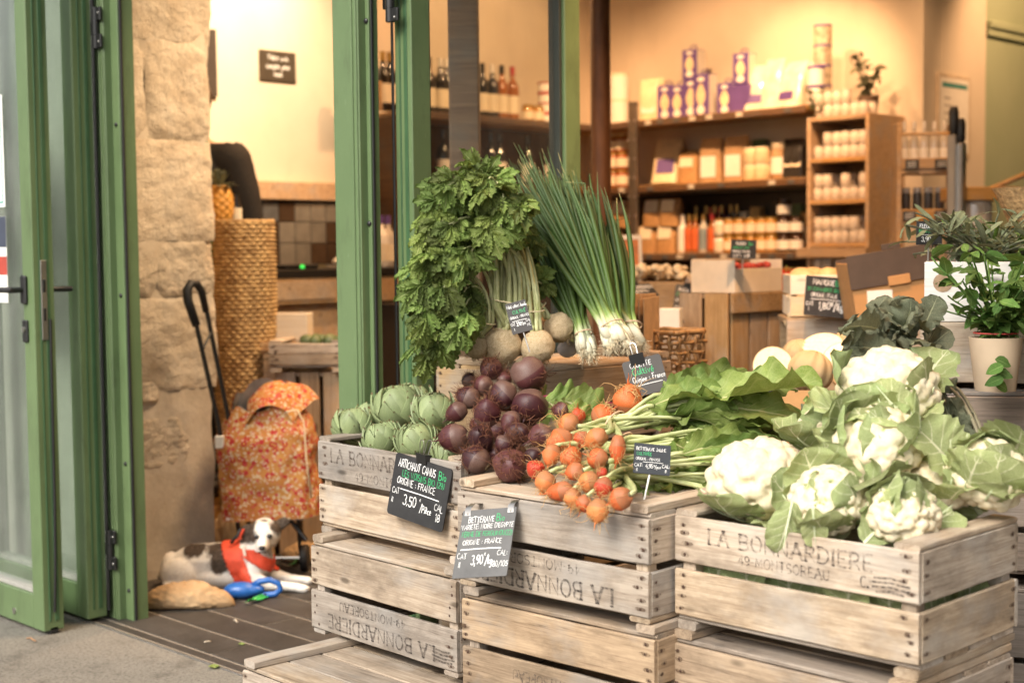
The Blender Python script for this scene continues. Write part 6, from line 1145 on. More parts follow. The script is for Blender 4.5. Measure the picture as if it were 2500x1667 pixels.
for k in range(4):
    c = Vector((rk.x, rk.y, 0)) + Matrix.Rotation(R(38), 3, 'Z') @ Vector((-.08 + k * .05, 0, 1.321)); product('grey_canister', 'grey canister on the lower tier of the rack', 'canister', proto_jar(.022, .15, plain('grey_can', (.10, .09, .08), .4), STOPPER, None), c, 0, 'canisters on the rack')
for i, (x, z) in enumerate([(-.07, 1.57), (.06, 1.57), (-.08, 1.34), (.06, 1.34)]):
    c = Vector((rk.x, rk.y, 0)) + Matrix.Rotation(R(38), 3, 'Z') @ Vector((x, -.108, z)); t_ = thing('small_slate_tag', ['small slate tag on the upper tier of the rack', 'small slate tag on the upper tier of the rack', 'small slate tag on the lower tier of the rack', 'small slate tag on the lower tier of the rack'][i], 'price tag', c, (0, 0, R(38)), 'slate tags on the rack'); mk('tag_board', G().box(-.03, .03, -.002, 0, -.022, .022, .001), SLATE, t_)
    g = G()
    for q in range(3): ribbon(g, [(-.02, .01 - q * .01), (.018, .011 - q * .01)], .003, .0026 + q * 1e-5)
    mk('writing', g, CHALK, t_, smooth=0)
for i, (x, y0, y1) in enumerate(((2328, 262, 330), (2345, 290, 350))):
    p = PD(x, 340, 6.3); a = PD(x, y0, 6.3); b = PD(x, y1, 6.3); t_ = thing('dispenser_lever', ['steel dispenser column with tall black grip beside the rack', 'steel dispenser column with lower black grip nearer the poster'][i], 'dispenser', (p.x, p.y, 0)); mk('grip', G().tube([(0, 0, b.z), (0, 0, b.z + .02), (0, 0, a.z - .02), (0, 0, a.z)], [.016, .022, .022, .015], 12), BLACKM, t_, smooth=60); mk('column', G().box(-.02, .02, -.02, .02, 1.03, b.z - .0005, .004), STEEL, t_); mk('base', G().box(-.12, .12, -.12, .12, 0, 1.03, .01), W_DARK, t_)
dsp = PD(2380, 520, 6.4); dp = thing('water_dispenser', 'clear container with pale tap on a wooden bracket by the green wall', 'dispenser', (dsp.x, dsp.y, 0), (0, 0, R(45))); mk('container', G().lathe([(.07, 1.08), (.075, 1.09), (.075, 1.38), (.07, 1.40)], 20), CLEARG, dp, smooth=40); mk('bracket', G().box(-.13, .17, -.09, .09, 1.4005, 1.46, .004).tube([(.05, -.05, 1.45), (.24, -.08, 1.53)], .012, 8), W_OAK, dp); mk('stand', G().box(-.15, .15, -.12, .12, 0, 1.079, .01), WHITEP, dp)

# ================================================================== counter and things on the left
ct = thing('shop_counter', 'wooden shop counter with black top in front of the tiled wall', 'counter', (0, 0, 0))
mk('top', G().box(-5.85, -5.40, 3.25, 4.95, 1.085, 1.125, .004), plain('black_counter_top', (.015, .014, .013), .3), ct); mk('front_band', G().box(-5.43, -5.405, 3.25, 4.95, .965, 1.0845, .002), W_OAK, ct); mk('inset_panel', G().box(-5.404, -5.398, 3.6, 4.22, .985, 1.07, .001), W_WARM, ct)
for k in range(2): mk('front_panel', G().box(-5.45, -5.44, 3.25 + k * 1.19, 4.43 + k * .52, 0, .9645, .002), W_OAK if k == 0 else W_DARK, ct)
mk('end_panel', G().box(-5.85, -5.452, 3.25, 3.27, 0, 1.084, .002), W_OAK, ct); mk('plinth', G().box(-5.439, -5.41, 3.25, 4.95, 0, .08, .002), W_DARK, ct)
fr_ = PD(905, 760, 6.2); fg = thing('drinks_cooler', 'black drinks cooler beside the counter seen past the green post', 'cooler', (0, 0, 0)); mk('cabinet', G().box(-5.39, -4.95, 4.44, 4.9, 0, .955, .006), plain('black_cooler', (.012, .012, .013), .3), fg); mk('door_glass', G().box(-4.9495, -4.945, 4.48, 4.86, .1, .9, .001), plain('cooler_glass', (.02, .02, .025), .08), fg)
sc_ = PD(855, 645, 6.45); sl = thing('till_roll', 'crumpled white paper on the counter by the green post', 'paper', (-5.55, Vl(850, -5.55, 640), 1.126)); mk('paper', G().ball((0, 0, .03), (.09, .06, .03), 14, 8, None, lambda d: 1 + .25 * noise.noise(d * 3)), WHITEP, sl, smooth=40)
el = thing('card_reader', 'small black card reader with green lamp on the counter', 'card reader', (-5.50, Vl(728, -5.5, 640), 1.126)); mk('reader_body', G().box(-.05, .03, -.10, .10, 0, .025, .006), BLACKM, el); ge = NT('green_led'); ge.bs(col=(.05, .6, .1), emc=(.05, .8, .1, 1), ems=.6); mk('lamp', G().box(.0305, .033, -.012, .012, .004, .02, .001), ge.m, el)
for i, x in enumerate((932, 948)):
    m_ = product('bottle_tool', ['pale spray bottle on the counter behind the green posts', 'second spray bottle on the counter behind the green posts'][i], 'bottle', proto_bottle(.035, .26, CLEARG if i else WHITEP, PURPLE, PAPER), (-5.6, Vl(x, -5.6, 600), 1.126), 0)
pl = PU(677, 163, -6.145); ps = thing('wall_slate', 'small chalk-written slate with dot corners on the bright cream wall', 'wall sign', (-6.149, pl.y, pl.z), (0, 0, R(90))); mk('board', G().box(-.115, .115, -.010, -.002, -.078, .078, .002), plain('wall_slate_m', (.06, .045, .03), .5), ps)
for k, (s, z) in enumerate((('Votre avis', .03), ('compte pour', -.012), ('nous', -.052))): g = G(); write(g, s, 0, z, .028, .13, .12, False, .14, 0, random.Random(k), True); mk('writing', g, CHALK, ps, smooth=0, loc=(0, -.0102, 0))
p2 = PU(530, 150, -6.1); b2 = thing('wall_menu_board', 'large dark price board on the wall cut off by the stone pier', 'wall sign', (-6.149, p2.y, 0), (0, 0, R(90))); mk('board', G().box(-.42, .02, -.02, -.002, p2.z - .17, p2.z + .16, .003), plain('menu_slate', (.05, .037, .028), .5), b2)
for k in range(5): g = G(); write(g, ['THE', 'CAFE', 'BIO', 'JUS', '2,50'][k], -.12, p2.z + .09 - k * .05, .03, .13, .1); mk('writing', g, CHALK if k != 3 else CHALKG, b2, smooth=0, loc=(0, -.0202, 0))

# crates and box left of the green post
lc = PD(755, 905, 5.75); 
crate('upright dusty crate with green avocados on top of a crate stood on end', (PD(657, 905, 5.62).x, PD(657, 905, 5.62).y, .735), R(40), .30, .25, .085, True, W_CRATE, name='shallow_crate', gap=.002)
def end_crate(label, loc, rz, wd, W=.551, D=.379, H_=.245):
    """a crate stood on its short end: boards run upright"""
    c = crate(label, loc, 0, W, D, .202, True, wd, rot=(R(90), R(-90), rz)); return c
def standing(label, corner, rz, H_, wX, dY, wd, nx=3, ny=2, group='crates stood on end'):
    """slatted box with upright boards; corner = front left bottom"""
    r = thing('upended_crate', label, 'crate', corner, (0, 0, rz), group); rr = random.Random(int(H_ * 999) + nx)
    for k in range(nx):
        w = wX / nx
        for y in (.006, dY - .006): ob('board', plank_mesh(H_, w - .016, .011, rr.randrange(4)), wd, r, (w * (k + .5), y, H_ / 2), (0, R(90), 0))
    for k in range(ny):
        w = (dY - .026) / ny
        for x in (.006, wX - .006): ob('board', plank_mesh(H_, w - .014, .011, rr.randrange(4)), wd, r, (x, .013 + w * (k + .5), H_ / 2), (0, R(90), R(90)))
    mk('top_board', G().box(.013, wX - .013, .013, dY - .013, H_ - .02, H_ - .004, .001), wd, r)
    return r
q0 = PD(668, 905, 5.66); st1 = standing('brown crate stood on end under the dusty crate of avocados', (q0.x, q0.y, .0), R(40), .733, .285, .24, W_WARM, 3, 2)
AVO = plain('avocado_skin', (.07, .10, .035), .5, .4, 60, bump=.5); ar_ = random.Random(6)
base = Vector((PD(657, 905, 5.62).x, PD(657, 905, 5.62).y, .735)); Rm = Matrix.Rotation(R(40), 3, 'Z')
for k in range(9):
    c = base + Rm @ Vector((.14 + (k % 4) * .045 + ar_.uniform(-.01, .01), .06 + (k // 4) * .07, .112 + ar_.uniform(-.004, .006))); a = thing('avocado', 'green avocado in the dusty shallow crate', 'avocado', c, (ar_.uniform(-.4, .4), R(90), ar_.uniform(0, 3)), 'avocados'); mk('fruit', G().lathe([(.002, -.036), (.018, -.033), (.027, -.018), (.028, -.005), (.021, .018), (.013, .034), (.002, .040)], 14), AVO, a, smooth=180)
wbx = PD(700, 775, 5.95); wb = thing('pale_wooden_box', 'pale wooden box standing behind the avocado crate', 'box', (wbx.x, wbx.y, 0), (0, 0, R(42)))
mk('front', G().box(-.085, .085, 0, .012, .80, .95, .002), W_PALE, wb); mk('back', G().box(-.085, .085, .12, .132, .80, .95, .002), W_PALE, wb)
for x in (-.085, .075): mk('side', G().box(x, x + .01, .0125, .1195, .80, .95, .002), W_PALE, wb)
mk('stand', G().box(-.16, .14, -.02, .2, 0, .79, .004), W_OAK, wb); mk('bottom', G().box(-.085, .085, 0, .13, .7905, .7995, .001), W_PALE, wb)
bk = PD(735, 812, 5.85); tb = thing('flat_wicker_tray', 'flat wicker tray between the pale box and the avocados', 'tray', (bk.x, bk.y, .0), (0, 0, R(42))); mk('tray_base', G().box(-.16, .12, -.05, .045, .80, .815, .004), KRAFT, tb)
for k in range(3): mk('rim', G().tube([(-.16 + .28 * i / 24, -.052, .822 + k * .008 + .003 * math.sin(i * 2.2 + k * math.pi)) for i in range(25)], .0045, 6), KRAFT, tb, smooth=180)
mk('stand', G().box(-.15, .11, -.045, .04, 0, .7995, .004), W_WARM, tb)

# ================================================================== middle of the shop: upended crates, white box, baskets
p = PD(1780, 735, 5.3); U0, V0_ = p.x, p.y
uc = standing('big crate stood on end with upright slats carrying the white fruit box', (U0 - .245, V0_, .49), 0, .545, .245, .379, W_WARM, 2, 3)
mk('top_batten', G().box(.2465, .262, .0, .379, .47, .545, .004), W_WARM, uc)
for k in range(2): crate(['lower', 'upper'][k] + ' crate lying flat under the upended slatted crate', (U0 - .40, V0_ - .02, .0005 + .2445 * k), 0, .551, .379, .204, k == 0, W_WARM)
wx = thing('white_fruit_box', 'white cardboard fruit box with cut-down side showing red berries', 'box', (U0 - .185, V0_ + .01, 1.0365), (0, 0, R(1))); WB = plain('white_board', (.72, .62, .48), .6, .06); BW, BD, BH = .20, .315, .122
mk('front', G().box(0, BW, 0, .006, 0, BH, .0015), WB, wx); mk('back', G().box(0, BW, BD - .006, BD, 0, BH, .0015), WB, wx); mk('side', G().box(0, .006, .0065, BD - .0065, 0, BH, .0015), WB, wx); mk('low_side', G().box(BW - .006, BW, .0065, BD - .0065, 0, BH * .74, .0015), WB, wx); mk('bottom', G().box(.0065, BW - .0065, .0065, BD - .0065, .0, .006), WB, wx); mk('lid_flap', G().box(.0, BW * .30, .0065, BD - .0065, BH + .0005, BH + .004, .001), WB, wx)
BERRY = plain('raspberry', (.42, .05, .035), .5, .4, 90, bump=.8); br_ = random.Random(4)
bmsh = G().ball((0, 0, 0), (.012, .012, .014), 12, 8, None, lambda d: 1 + .10 * math.sin(d.x * 14) * math.sin(d.y * 14) * math.sin(d.z * 14)).mesh('berry', 180)
for k in range(34):
    c = Vector((U0 - .185, V0_ + .01, 1.0365)) + Vector((.10 + br_.uniform(0, .085), .02 + br_.uniform(0, .27), .082 + br_.uniform(0, .022))); t_ = tag(ob('raspberry', bmsh, BERRY, None, c, (br_.uniform(0, 3), br_.uniform(0, 3), 0)), 'red raspberry in the white fruit box', 'raspberry', 'raspberries')
mk('berry_tray', G().box(.09, .192, .012, .30, .0065, .078, .003), plain('berry_tray_m', (.30, .09, .05), .6), wx)
def stake_sign(label, cs, lines, rule, stake=.08, mat=None, seed=1): 
    s = sign(label, cs, lines, rule, mat, .02, seed=seed, stroke=.13); mk('stake', G().tube([(0, .003, -.3 * s['h']), (0, .004, -s['h'] / 2 - stake)], .0025, 8), STEEL, s, smooth=60); return s
stake_sign('slate for the berries on a wire stake in the white fruit box', [PD(1787, 585, 5.25), PD(1848, 585, 5.25), PD(1844, 634, 5.25), PD(1781, 630, 5.25)], [('RAISIN', -.30, .22, .16, W_, False), ('Bio', .2, .22, .16, Gc, False), ('MUSCAT (34)', -.42, .02, .13, Gc, False), ('ORIGINE: FRANCE', -.44, -.17, .11, W_, False), ('CAT I  4,20', -.40, -.42, .15, W_, False)], None, .06)
# basket and paper bags
bb = PD(1646, 825, 4.2); WK = plain('wicker_cane', (.26, .14, .05), .6, .35, 60); HX, HY = .19, .15; zb, zt = .795, .955; wr = random.Random(3)
bs = thing('open_weave_basket', 'square open-weave wicker basket between the paper bags and the upended crate', 'basket', (bb.x - HX, bb.y, 0))
for (ax, ay), (dx, dy), L, n in (((0, 0), (1, 0), HX, 5), ((HX, 0), (0, 1), HY, 4), ((HX, HY), (-1, 0), HX, 5), ((0, HY), (0, -1), HY, 4)):
    nx, ny = dy, -dx
    for k in range(n):
        t_ = L * (k + .5) / n; mk('upright_cane', G().tube([(ax + dx * (t_ + wr.uniform(-.003, .003)) + nx * .006 * (1 if (i + k) % 2 else -1), ay + dy * t_ + ny * .006 * (1 if (i + k) % 2 else -1), zb + (zt - zb) * i / 6) for i in range(7)], .0052, 6), WK, bs, smooth=180)
    for k in range(6):
        z = zb + .008 + (zt - zb - .008) * k / 5; m_ = n * 2; mk('cross_cane', G().tube([(ax + dx * L * i / m_ + nx * .006 * math.cos(i * math.pi / 2 + k * math.pi), ay + dy * L * i / m_ + ny * .006 * math.cos(i * math.pi / 2 + k * math.pi), z + wr.uniform(-.003, .003)) for i in range(m_ + 1)], .0048 if k < 5 else .0085, 6), WK, bs, smooth=180)
mk('base', G().box(0, HX, 0, HY, zb - .010, zb - .002, .002), W_WARM, bs)
bq = (bb.x - .50, bb.y - .12)
for k in range(3): crate(['ground-tier', 'middle', 'topmost'][k] + ' crate of the stack under the open-weave basket', (bq[0], bq[1], .0005 + .2618 * k), 0, .54, .40, .2215, k == 0, W_WARM)
for k in range(24):
    t_ = k / 23; c = PD(1500 + 92 * t_, 850, 4.26 + .03 * math.sin(k * 2.1)); c.z = .786; lean = -.5 + .5 * t_
    b_ = tag(mk('paper_bag', G().box(-.075, .075, -.0012, .0012, 0, .268 + wr.uniform(0, .018), .0003), KRAFT, loc=c, rot=(0, (.10 - .12 * t_), R(112) + lean * .35 + wr.uniform(-.02, .02)), smooth=0), 'flat brown paper bag in the upright row beside the open-weave basket', 'paper bag', 'brown paper bags')
# boxes behind the paper bags
ph = PD(1520, 640, 6.2); pf = thing('photo_card', 'white-bordered card with orange picture propped behind the spring onions', 'card', (ph.x, ph.y, 1.0), (R(-12), 0, R(48))); mk('card', G().box(-.12, .09, -.003, .003, .0, .27, .001), WHITEP, pf); mk('picture', G().box(-.11, .075, -.0042, -.0032, .085, .25), plain('orange_picture', (.50, .16, .04), .5, .4, 30), pf, smooth=0); mk('stand', G().box(-.14, .14, .005, .18, -.98, .0, .004), W_WARM, pf)
mx_ = PD(1640, 720, 5.75); mb = thing('mushroom_crate', 'shallow brown tray heaped with pale mushrooms behind the paper bags', 'crate', (mx_.x, mx_.y, 0), (0, 0, R(20))); mk('tray', G().box(-.24, .17, -.02, .2, .93, 1.07, .004), W_WARM, mb); mk('stand', G().box(-.22, .15, 0, .18, 0, .929, .004), W_DARK, mb)
MUSH = plain('mushroom', (.72, .60, .40), .7, .15, 30); mr = random.Random(12); mm = G().lathe([(.004, -.018), (.006, -.002), (.018, -.004), (.020, .004), (.012, .014), (.001, .017)], 12).mesh('mushroom', 180)
for k in range(46): q = Matrix.Rotation(R(20), 3, 'Z') @ Vector((mr.uniform(-.22, .15), mr.uniform(0, .18), 1.082 + mr.uniform(0, .045))); tag(ob('mushroom', mm, MUSH, None, Vector((mx_.x, mx_.y, 0)) + q, (mr.uniform(-.8, .8), mr.uniform(-.8, .8), 0), mr.uniform(.8, 1.3)), 'pale mushroom heaped in the shallow brown tray', 'mushroom', 'mushrooms')
g9 = sign('slanted slate lying against the mushroom tray above the paper bags', [PD(1531, 699, 5.5), PD(1608, 686, 5.55), PD(1587, 727, 5.45), PD(1517, 726, 5.4)], [('CHAMPIGNON', -.36, .12, .22, W_, False), ('BLOND', -.2, -.18, .2, W_, False)], None, seed=4); clip(g9, 0, g9['h'] / 2, .9)
g10 = sign('tall slate hanging beside the upended crate under the mushrooms', [PD(1652, 697, 5.5), PD(1700, 697, 5.5), PD(1682, 794, 5.45), PD(1636, 779, 5.45)], [('RAISIN', -.3, .32, .09, W_, False), ('ITALIA Bio', -.4, .18, .09, Gc, False), ('ORIGINE: IT', -.42, .05, .07, W_, False), ('CAT 5', -.4, -.3, .12, W_, False)], (-.4, .3, -.1), seed=6); clip(g10, .1 * g10['w'], g10['h'] / 2, .8)
sb = thing('small_carton', 'small pale carton below the mushroom tray', 'carton', PD(1636, 800, 5.3) + Vector((0, 0, -.03)), (0, 0, R(30))); mk('carton', G().box(-.045, .035, 0, .08, 0, .10, .002), WHITEP, sb); mk('stand', G().box(-.10, .10, -.02, .14, -.85, -.001, .003), W_WARM, sb)
# tomatoes, mango crate, cardboard box
TOM = plain('tomato_skin', (.50, .035, .012), .18, .15, 12, spec=.6); tmr = random.Random(2); tms = G().ball((0, 0, 0), (.036, .036, .032), 18, 12, None, lambda d: 1 - .12 * max(0, d.z - .8) * 5 + .02 * math.cos(math.atan2(d.y, d.x) * 5)).mesh('tomato', 180)
CAL = G()
for k in range(5): a = k * 1.257; CAL.add([(0, 0, .029), (.014 * math.cos(a - .25), .014 * math.sin(a - .25), .031), (.024 * math.cos(a), .024 * math.sin(a), .034), (.014 * math.cos(a + .25), .014 * math.sin(a + .25), .031)], [(0, 1, 2, 3)])
CALm = CAL.mesh('calyx', 0)
for k, (x, y, d) in enumerate([(1921, 672, 5.78), (1937, 698, 5.72), (1915, 704, 5.75), (1946, 672, 5.85), (1908, 690, 5.85), (1930, 716, 5.75)]): t_ = thing('tomato', 'glossy red tomato between the white fruit box and the mango crate', 'tomato', PD(x, y, d), (tmr.uniform(-.5, .5), tmr.uniform(-.5, .5), 0), 'tomatoes'); ob('fruit', tms, TOM, t_); ob('calyx', CALm, BEETLEAF, t_)
tp = PD(1925, 738, 5.78); tbx = thing('tomato_tray', 'pale tray under the tomatoes', 'tray', (tp.x, tp.y, 0), (0, 0, 0)); mk('tray', G().box(-.15, .10, -.06, .2, tp.z - .06, tp.z + .02, .003), W_PALE, tbx); mk('stand', G().box(-.13, .09, -.05, .19, 0, tp.z - .061, .003), W_WARM, tbx)
gb_ = thing('garlic_braid', 'braid of dried garlic hanging beside the mango crate', 'garlic', PD(1937, 740, 5.0)); GAR = plain('dried_garlic', (.58, .46, .28), .7, .2, 40)
for k in range(7): mk('bulb', G().ball((tmr.uniform(-.012, .012), tmr.uniform(-.012, .012), .02 - .022 * k), (.018, .018, .016), 12, 8, None, lambda d: 1 + .07 * math.cos(math.atan2(d.y, d.x) * 6)).tube([(0, 0, .03 - .022 * k), (.01, .0, .05 - .022 * k)], .004, 6), GAR, gb_, smooth=180)
mg = PD(2030, 775, 4.95); mc = thing('mango_crate', 'pale poplar crate behind the black slate for mangoes', 'crate', (mg.x, mg.y, 0), (0, 0, R(40))); zm = mg.z
for y in (0, .26):
    for j in range(2): mk('slat', G().box(-.14, .13, y, y + .008, zm + .005 + j * .075, zm + .072 + j * .075, .0015), W_PALE, mc)
for x in (-.1405, .1225):
    for j in range(2): mk('slat', G().box(x, x + .008, .0085, .2595, zm + .005 + j * .075, zm + .072 + j * .075, .0015), W_PALE, mc)
mk('bottom', G().box(-.13, .12, .009, .259, zm, zm + .0045), W_PALE, mc); mk('handle_gap', G().box(.02, .06, -.0006, -.0001, zm + .062, zm + .08), W_WARM, mc)
for k in range(5): q = Matrix.Rotation(R(40), 3, 'Z') @ Vector((-.09 + .045 * k, .08 + .05 * (k % 2), zm + .135)); tag(mk('mango', G().ball((0, 0, 0), (.055, .042, .038), 18, 12, None, lambda d: 1 + .08 * d.x), plain('mango_skin', (.62, .42, .20), .45, .3, 10) if k == 0 else bpy.data.materials['mango_skin'], smooth=180, loc=(mg.x + q.x, mg.y + q.y, q.z), rot=(0, .2, k)), 'pale yellow mango showing above the poplar crate', 'mango', 'mangoes')
big = thing('plank_stand', 'wide brown plank stand under the mango crate', 'stand', (mg.x, mg.y, 0), (0, 0, R(40))); 
for j in range(4): mk('plank', G().box(-.155, .30, -.03, -.018, zm - .145 - .15 * j, zm - .008 - .15 * j, .002), W_WARM, big)
mk('top_board', G().box(-.155, .30, -.0175, .30, zm - .02, zm - .001, .002), W_WARM, big)
for x in (-.15, .27): mk('leg', G().box(x, x + .03, -.0175, .03, 0, zm - .0205, .002).box(x, x + .03, .25, .30, 0, zm - .0205, .002), W_WARM, big)
sm = sign('black slate for mangoes hung on the pale poplar crate', [PD(1968, 673, 4.88), PD(2074, 680, 4.88), PD(2070, 780, 4.86), PD(1962, 767, 4.86)], [('MANGUE', -.34, .29, .13, W_, False), ('Bio', .18, .28, .14, Gc, False), ('2V COMMERCE BIO (13)', -.45, .13, .085, Gc, False), ('ORIGINE: ITALIE', -.36, -.01, .085, W_, False), ('CAT', -.46, -.24, .09, W_, False), ('I', -.40, -.38, .09, W_, False), ('1,80€/kg', -.18, -.32, .17, W_, False), ('CAL', .28, -.22, .09, W_, False), ('NC', .30, -.37, .09, W_, False)], (-.36, .36, -.08), None, .02, seed=5, stroke=.13)
cb = PD(2200, 760, 4.6); bx_ = thing('cardboard_box', 'tipped orange cardboard box with dark inner flap and white shipping label', 'box', (cb.x, cb.y, 0), (0, 0, R(42))); CARD = plain('corrugated_card', (.46, .24, .09), .75, .12, 20); CARDD = plain('dark_card', (.075, .05, .035), .7)
zc2 = PD(2200, 770, 4.6).z; Mt = Matrix.Translation((0, 0, zc2)) @ Matrix.Rotation(R(-9), 4, 'Y')
mk('front', G().box(-.14, .14, 0, .006, 0, .13, .001, Mt), CARD, bx_); mk('back', G().box(-.14, .14, .24, .246, 0, .2, .001, Mt), CARDD, bx_); mk('dark_flap', G().box(-.145, .145, -.006, .0, .105, .215, .001, Mt).box(-.03, .03, -.006, .0, .2155, .235, .001, Mt), CARDD, bx_); mk('tongue', G().box(-.025, .045, -.009, -.0065, .10, .13, .001, Mt), CARD, bx_)
for x in (-.14, .134): mk('side', G().box(x, x + .006, .0065, .2395, 0, .19, .001, Mt), CARD, bx_)
mk('bottom', G().box(-.13, .13, .0065, .2395, 0, .005, 0, Mt), CARD, bx_); mk('shipping_label', G().box(-.105, -.025, -.0035, -.001, .015, .085, 0, Mt @ Matrix.Rotation(R(6), 4, 'Y')), WHITEP, bx_); mk('stand', G().box(-.12, .14, .02, .24, 0, zc2 - .03, .004), W_WARM, bx_)
p_ = PD(2190, 745, 4.35); plant('thyme_bunch', 'wispy grey thyme bunch in front of the cardboard box', (p_.x, p_.y, p_.z - .09), .09, .10, 70, SAGELEAF, 15, NM, s=(.012, .025), cat='herb')
# melons in a crate
MELON = NT('melon_skin'); _v = MELON.rvec(); _n = MELON.vor(_v, 160, 'DISTANCE_TO_EDGE'); MELON = MELON.bs(col=MELON.ramp(_n, [(.0, (.52, .38, .21)), (.12, (.36, .24, .11))]), rough=.7, norm=MELON.bump(_n, .3, .002))
FLESH = plain('melon_flesh', (.80, .66, .42), .45, .16, 5, spec=.4); SEED = plain('melon_seeds', (.68, .50, .24), .5, .3, 60)
zq = lambda x, y: (1450 + x * .4464, 550 + y * .4464)
def melon(label, x, y, rp, d, cut=None, seed=1):
    c = PD(*zq(x, y), d); r = rp * .4464 * d / FPX; rr = random.Random(seed); M_ = Matrix.Translation(c) @ (Vector(cut).normalized().to_track_quat('Z', 'Y').to_matrix().to_4x4() if cut else Euler((.3, .2, seed)).to_matrix().to_4x4()) @ Matrix.Scale(r, 4)
    t_ = thing('melon', label, 'melon', M=M_, group='melons'); rib = lambda d_: 1 + .10 * abs(math.cos(math.atan2(d_.y, d_.x) * 5)) ** .6 - .08
    if not cut: ob('rind', G().ball((0, 0, 0), (1, 1, .93), 40, 18, None, rib).mesh('rind', 180), MELON, t_); return
    prof = [(.001, -1.)] + [(math.sin(a), -math.cos(a)) for a in [i * math.pi / 2 / 8 for i in range(1, 9)]] + [(.97, .01)]
    mk('rind', G().lathe(prof, 32), MELON, t_, smooth=60); mk('flesh', G().lathe([(.955, .012), (.90, .018), (.52, .0), (.44, -.14), (.28, -.3), (.001, -.36)], 32), FLESH, t_, smooth=50); g = G()
    for k in range(40): a = rr.uniform(0, 6.28); q = rr.uniform(0, .36); g.ball((q * math.cos(a), q * math.sin(a), -.2 + q * .3), (.05, .025, .02), 6, 4)
    tag(mk('seeds', g, SEED, t_, smooth=180), kind='stuff')
melon('half melon facing out at the street corner of the melon crate', 980, 771, 112, 4.05, (.62, -.72, .25), 1); melon('whole ribbed melon in the middle of the melon crate', 1185, 801, 126, 4.02, None, 2); melon('half melon lying on top at the back', 1250, 651, 112, 4.3, (.2, -.5, .9), 3); melon('half melon tipped beside the kale', 1370, 721, 118, 4.2, (.3, -.6, .75), 4); melon('half melon partly hidden by the top cauliflower', 1385, 796, 101, 4.05, (.5, -.8, .4), 5); melon('whole melon in shadow at the back of the crate', 1120, 706, 90, 4.35, None, 6); melon('whole melon under the half melon', 1400, 646, 90, 4.45, None, 7)
mcx = PD(1800, 935, 4.12); crate('open crate holding the melons and a dark slate', (mcx.x, mcx.y, .455), 0, .56, .379, .19, True, W_WARM); crate('crate under the melon crate', (mcx.x, mcx.y, .0005), 0, .56, .379, .41, False, W_WARM, gap=.02)
s7 = sign('black slate for melons hung on the melon crate', [PD(1843, 947, 3.98), PD(1950, 950, 3.98), PD(1948, 1050, 3.96), PD(1841, 1045, 3.96)], [('MELON CHARENTAIS', -.44, .24, .12, W_, False), ('CULTIVÉ', -.40, .05, .12, Gc, False), ('ORIGINE : FRANCE', -.44, -.18, .12, W_, False), ('CAT I  2,50', -.4, -.4, .13, W_, False)], None, seed=8); clip(s7, .1 * s7['w'], s7['h'] / 2, .9)
kd = thing('kraft_card', 'torn orange kraft card sticking up behind the leafy greens', 'card', PD(1965, 990, 3.75), (R(-10), 0, R(42))); mk('card', G().box(-.07, .06, -.002, .002, -.1, .04, .0005), CARD, kd)

# ================================================================== right side: planter, herb pot, grey crates
pb = PD(2256, 785, 3.62); bxW = .30; pln = thing('white_planter_box', 'whitewashed wooden planter box with a knot, full of rosemary', 'planter', (pb.x, pb.y, 0), (0, 0, R(28))); zt_, zb_ = PD(2256, 640, 3.62).z, PD(2256, 785, 3.62).z
for y in (0, .25): ob('board', plank_mesh(bxW, zt_ - zb_, .014, 1), W_WHITE, pln, (bxW / 2, y, (zt_ + zb_) / 2))
for x in (.007, bxW - .007): ob('board', plank_mesh(.235, zt_ - zb_, .014, 2), W_WHITE, pln, (x, .125, (zt_ + zb_) / 2), (0, 0, R(90)))
mk('soil', G().box(.015, bxW - .015, .008, .242, zt_ - .03, zt_ - .02), plain('soil', (.05, .035, .025), .9), pln); mk('knot', G().lathe([(.001, .0), (.010, .0006), (.018, .0003), (.024, .0)], 16, Matrix.Translation((.045, -.0078, zt_ - .052)) @ Matrix.Rotation(R(90), 4, 'X'), False), plain('knot_wood', (.30, .20, .12), .7, .3, 60), pln, smooth=180)
pln2 = thing('weathered_wooden_box', 'weathered beige wooden box under the white planter', 'box', (pb.x, pb.y, 0), (0, 0, R(28))); zq2 = PD(2260, 935, 3.6).z
for y in (-.004, .25): ob('board', plank_mesh(bxW + .02, zb_ - zq2 - .004, .015, 3), W_CRATE, pln2, (bxW / 2, y, (zb_ + zq2) / 2))
for x in (.007, bxW - .007): ob('board', plank_mesh(.235, zb_ - zq2 - .004, .014, 1), W_CRATE, pln2, (x, .123, (zb_ + zq2) / 2), (0, 0, R(90)))
mk('top_board', G().box(.015, bxW - .015, .005, .24, zb_ - .03, zb_ - .002), W_CRATE, pln2)
hr = Vector((pb.x, pb.y, 0)) + Matrix.Rotation(R(28), 3, 'Z') @ Vector((.15, .11, zt_ - .02)); plant('rosemary', 'grey-green rosemary bushing out of the white planter', hr, .15, .23, 290, SAGELEAF, 18, NM, s=(.035, .075), cat='herb')
q9 = PD(2455, 650, 3.75); plant('verbena', 'fine-leaved green herb bushing over the rosemary beside the mint', (q9.x, q9.y, q9.z - .05), .16, .17, 280, HERBLEAF, 31, NM, s=(.03, .06), cat='herb')
gc = PD(2360, 945, 3.45); zg = gc.z
crate('grey weathered crate carrying the herb pot', (gc.x - .16, gc.y - .02, zg - .242), R(30), .551, .379, .202, False, W_GREY, seed=9); crate('grey weathered crate second from the top under the herb pot', (gc.x - .16, gc.y - .02, zg - .4845), R(30), .551, .379, .202, True, W_GREY, seed=12)
crate('lowest grey crate under the herb pot', (gc.x - .16, gc.y - .02, .0005), R(30), .551, .379, max(.1, zg - .4845 - .041), False, W_GREY, seed=14)
pc = PD(2430, 925, 3.36); POT = plain('paper_pot', (.55, .42, .29), .7, .06, 12)
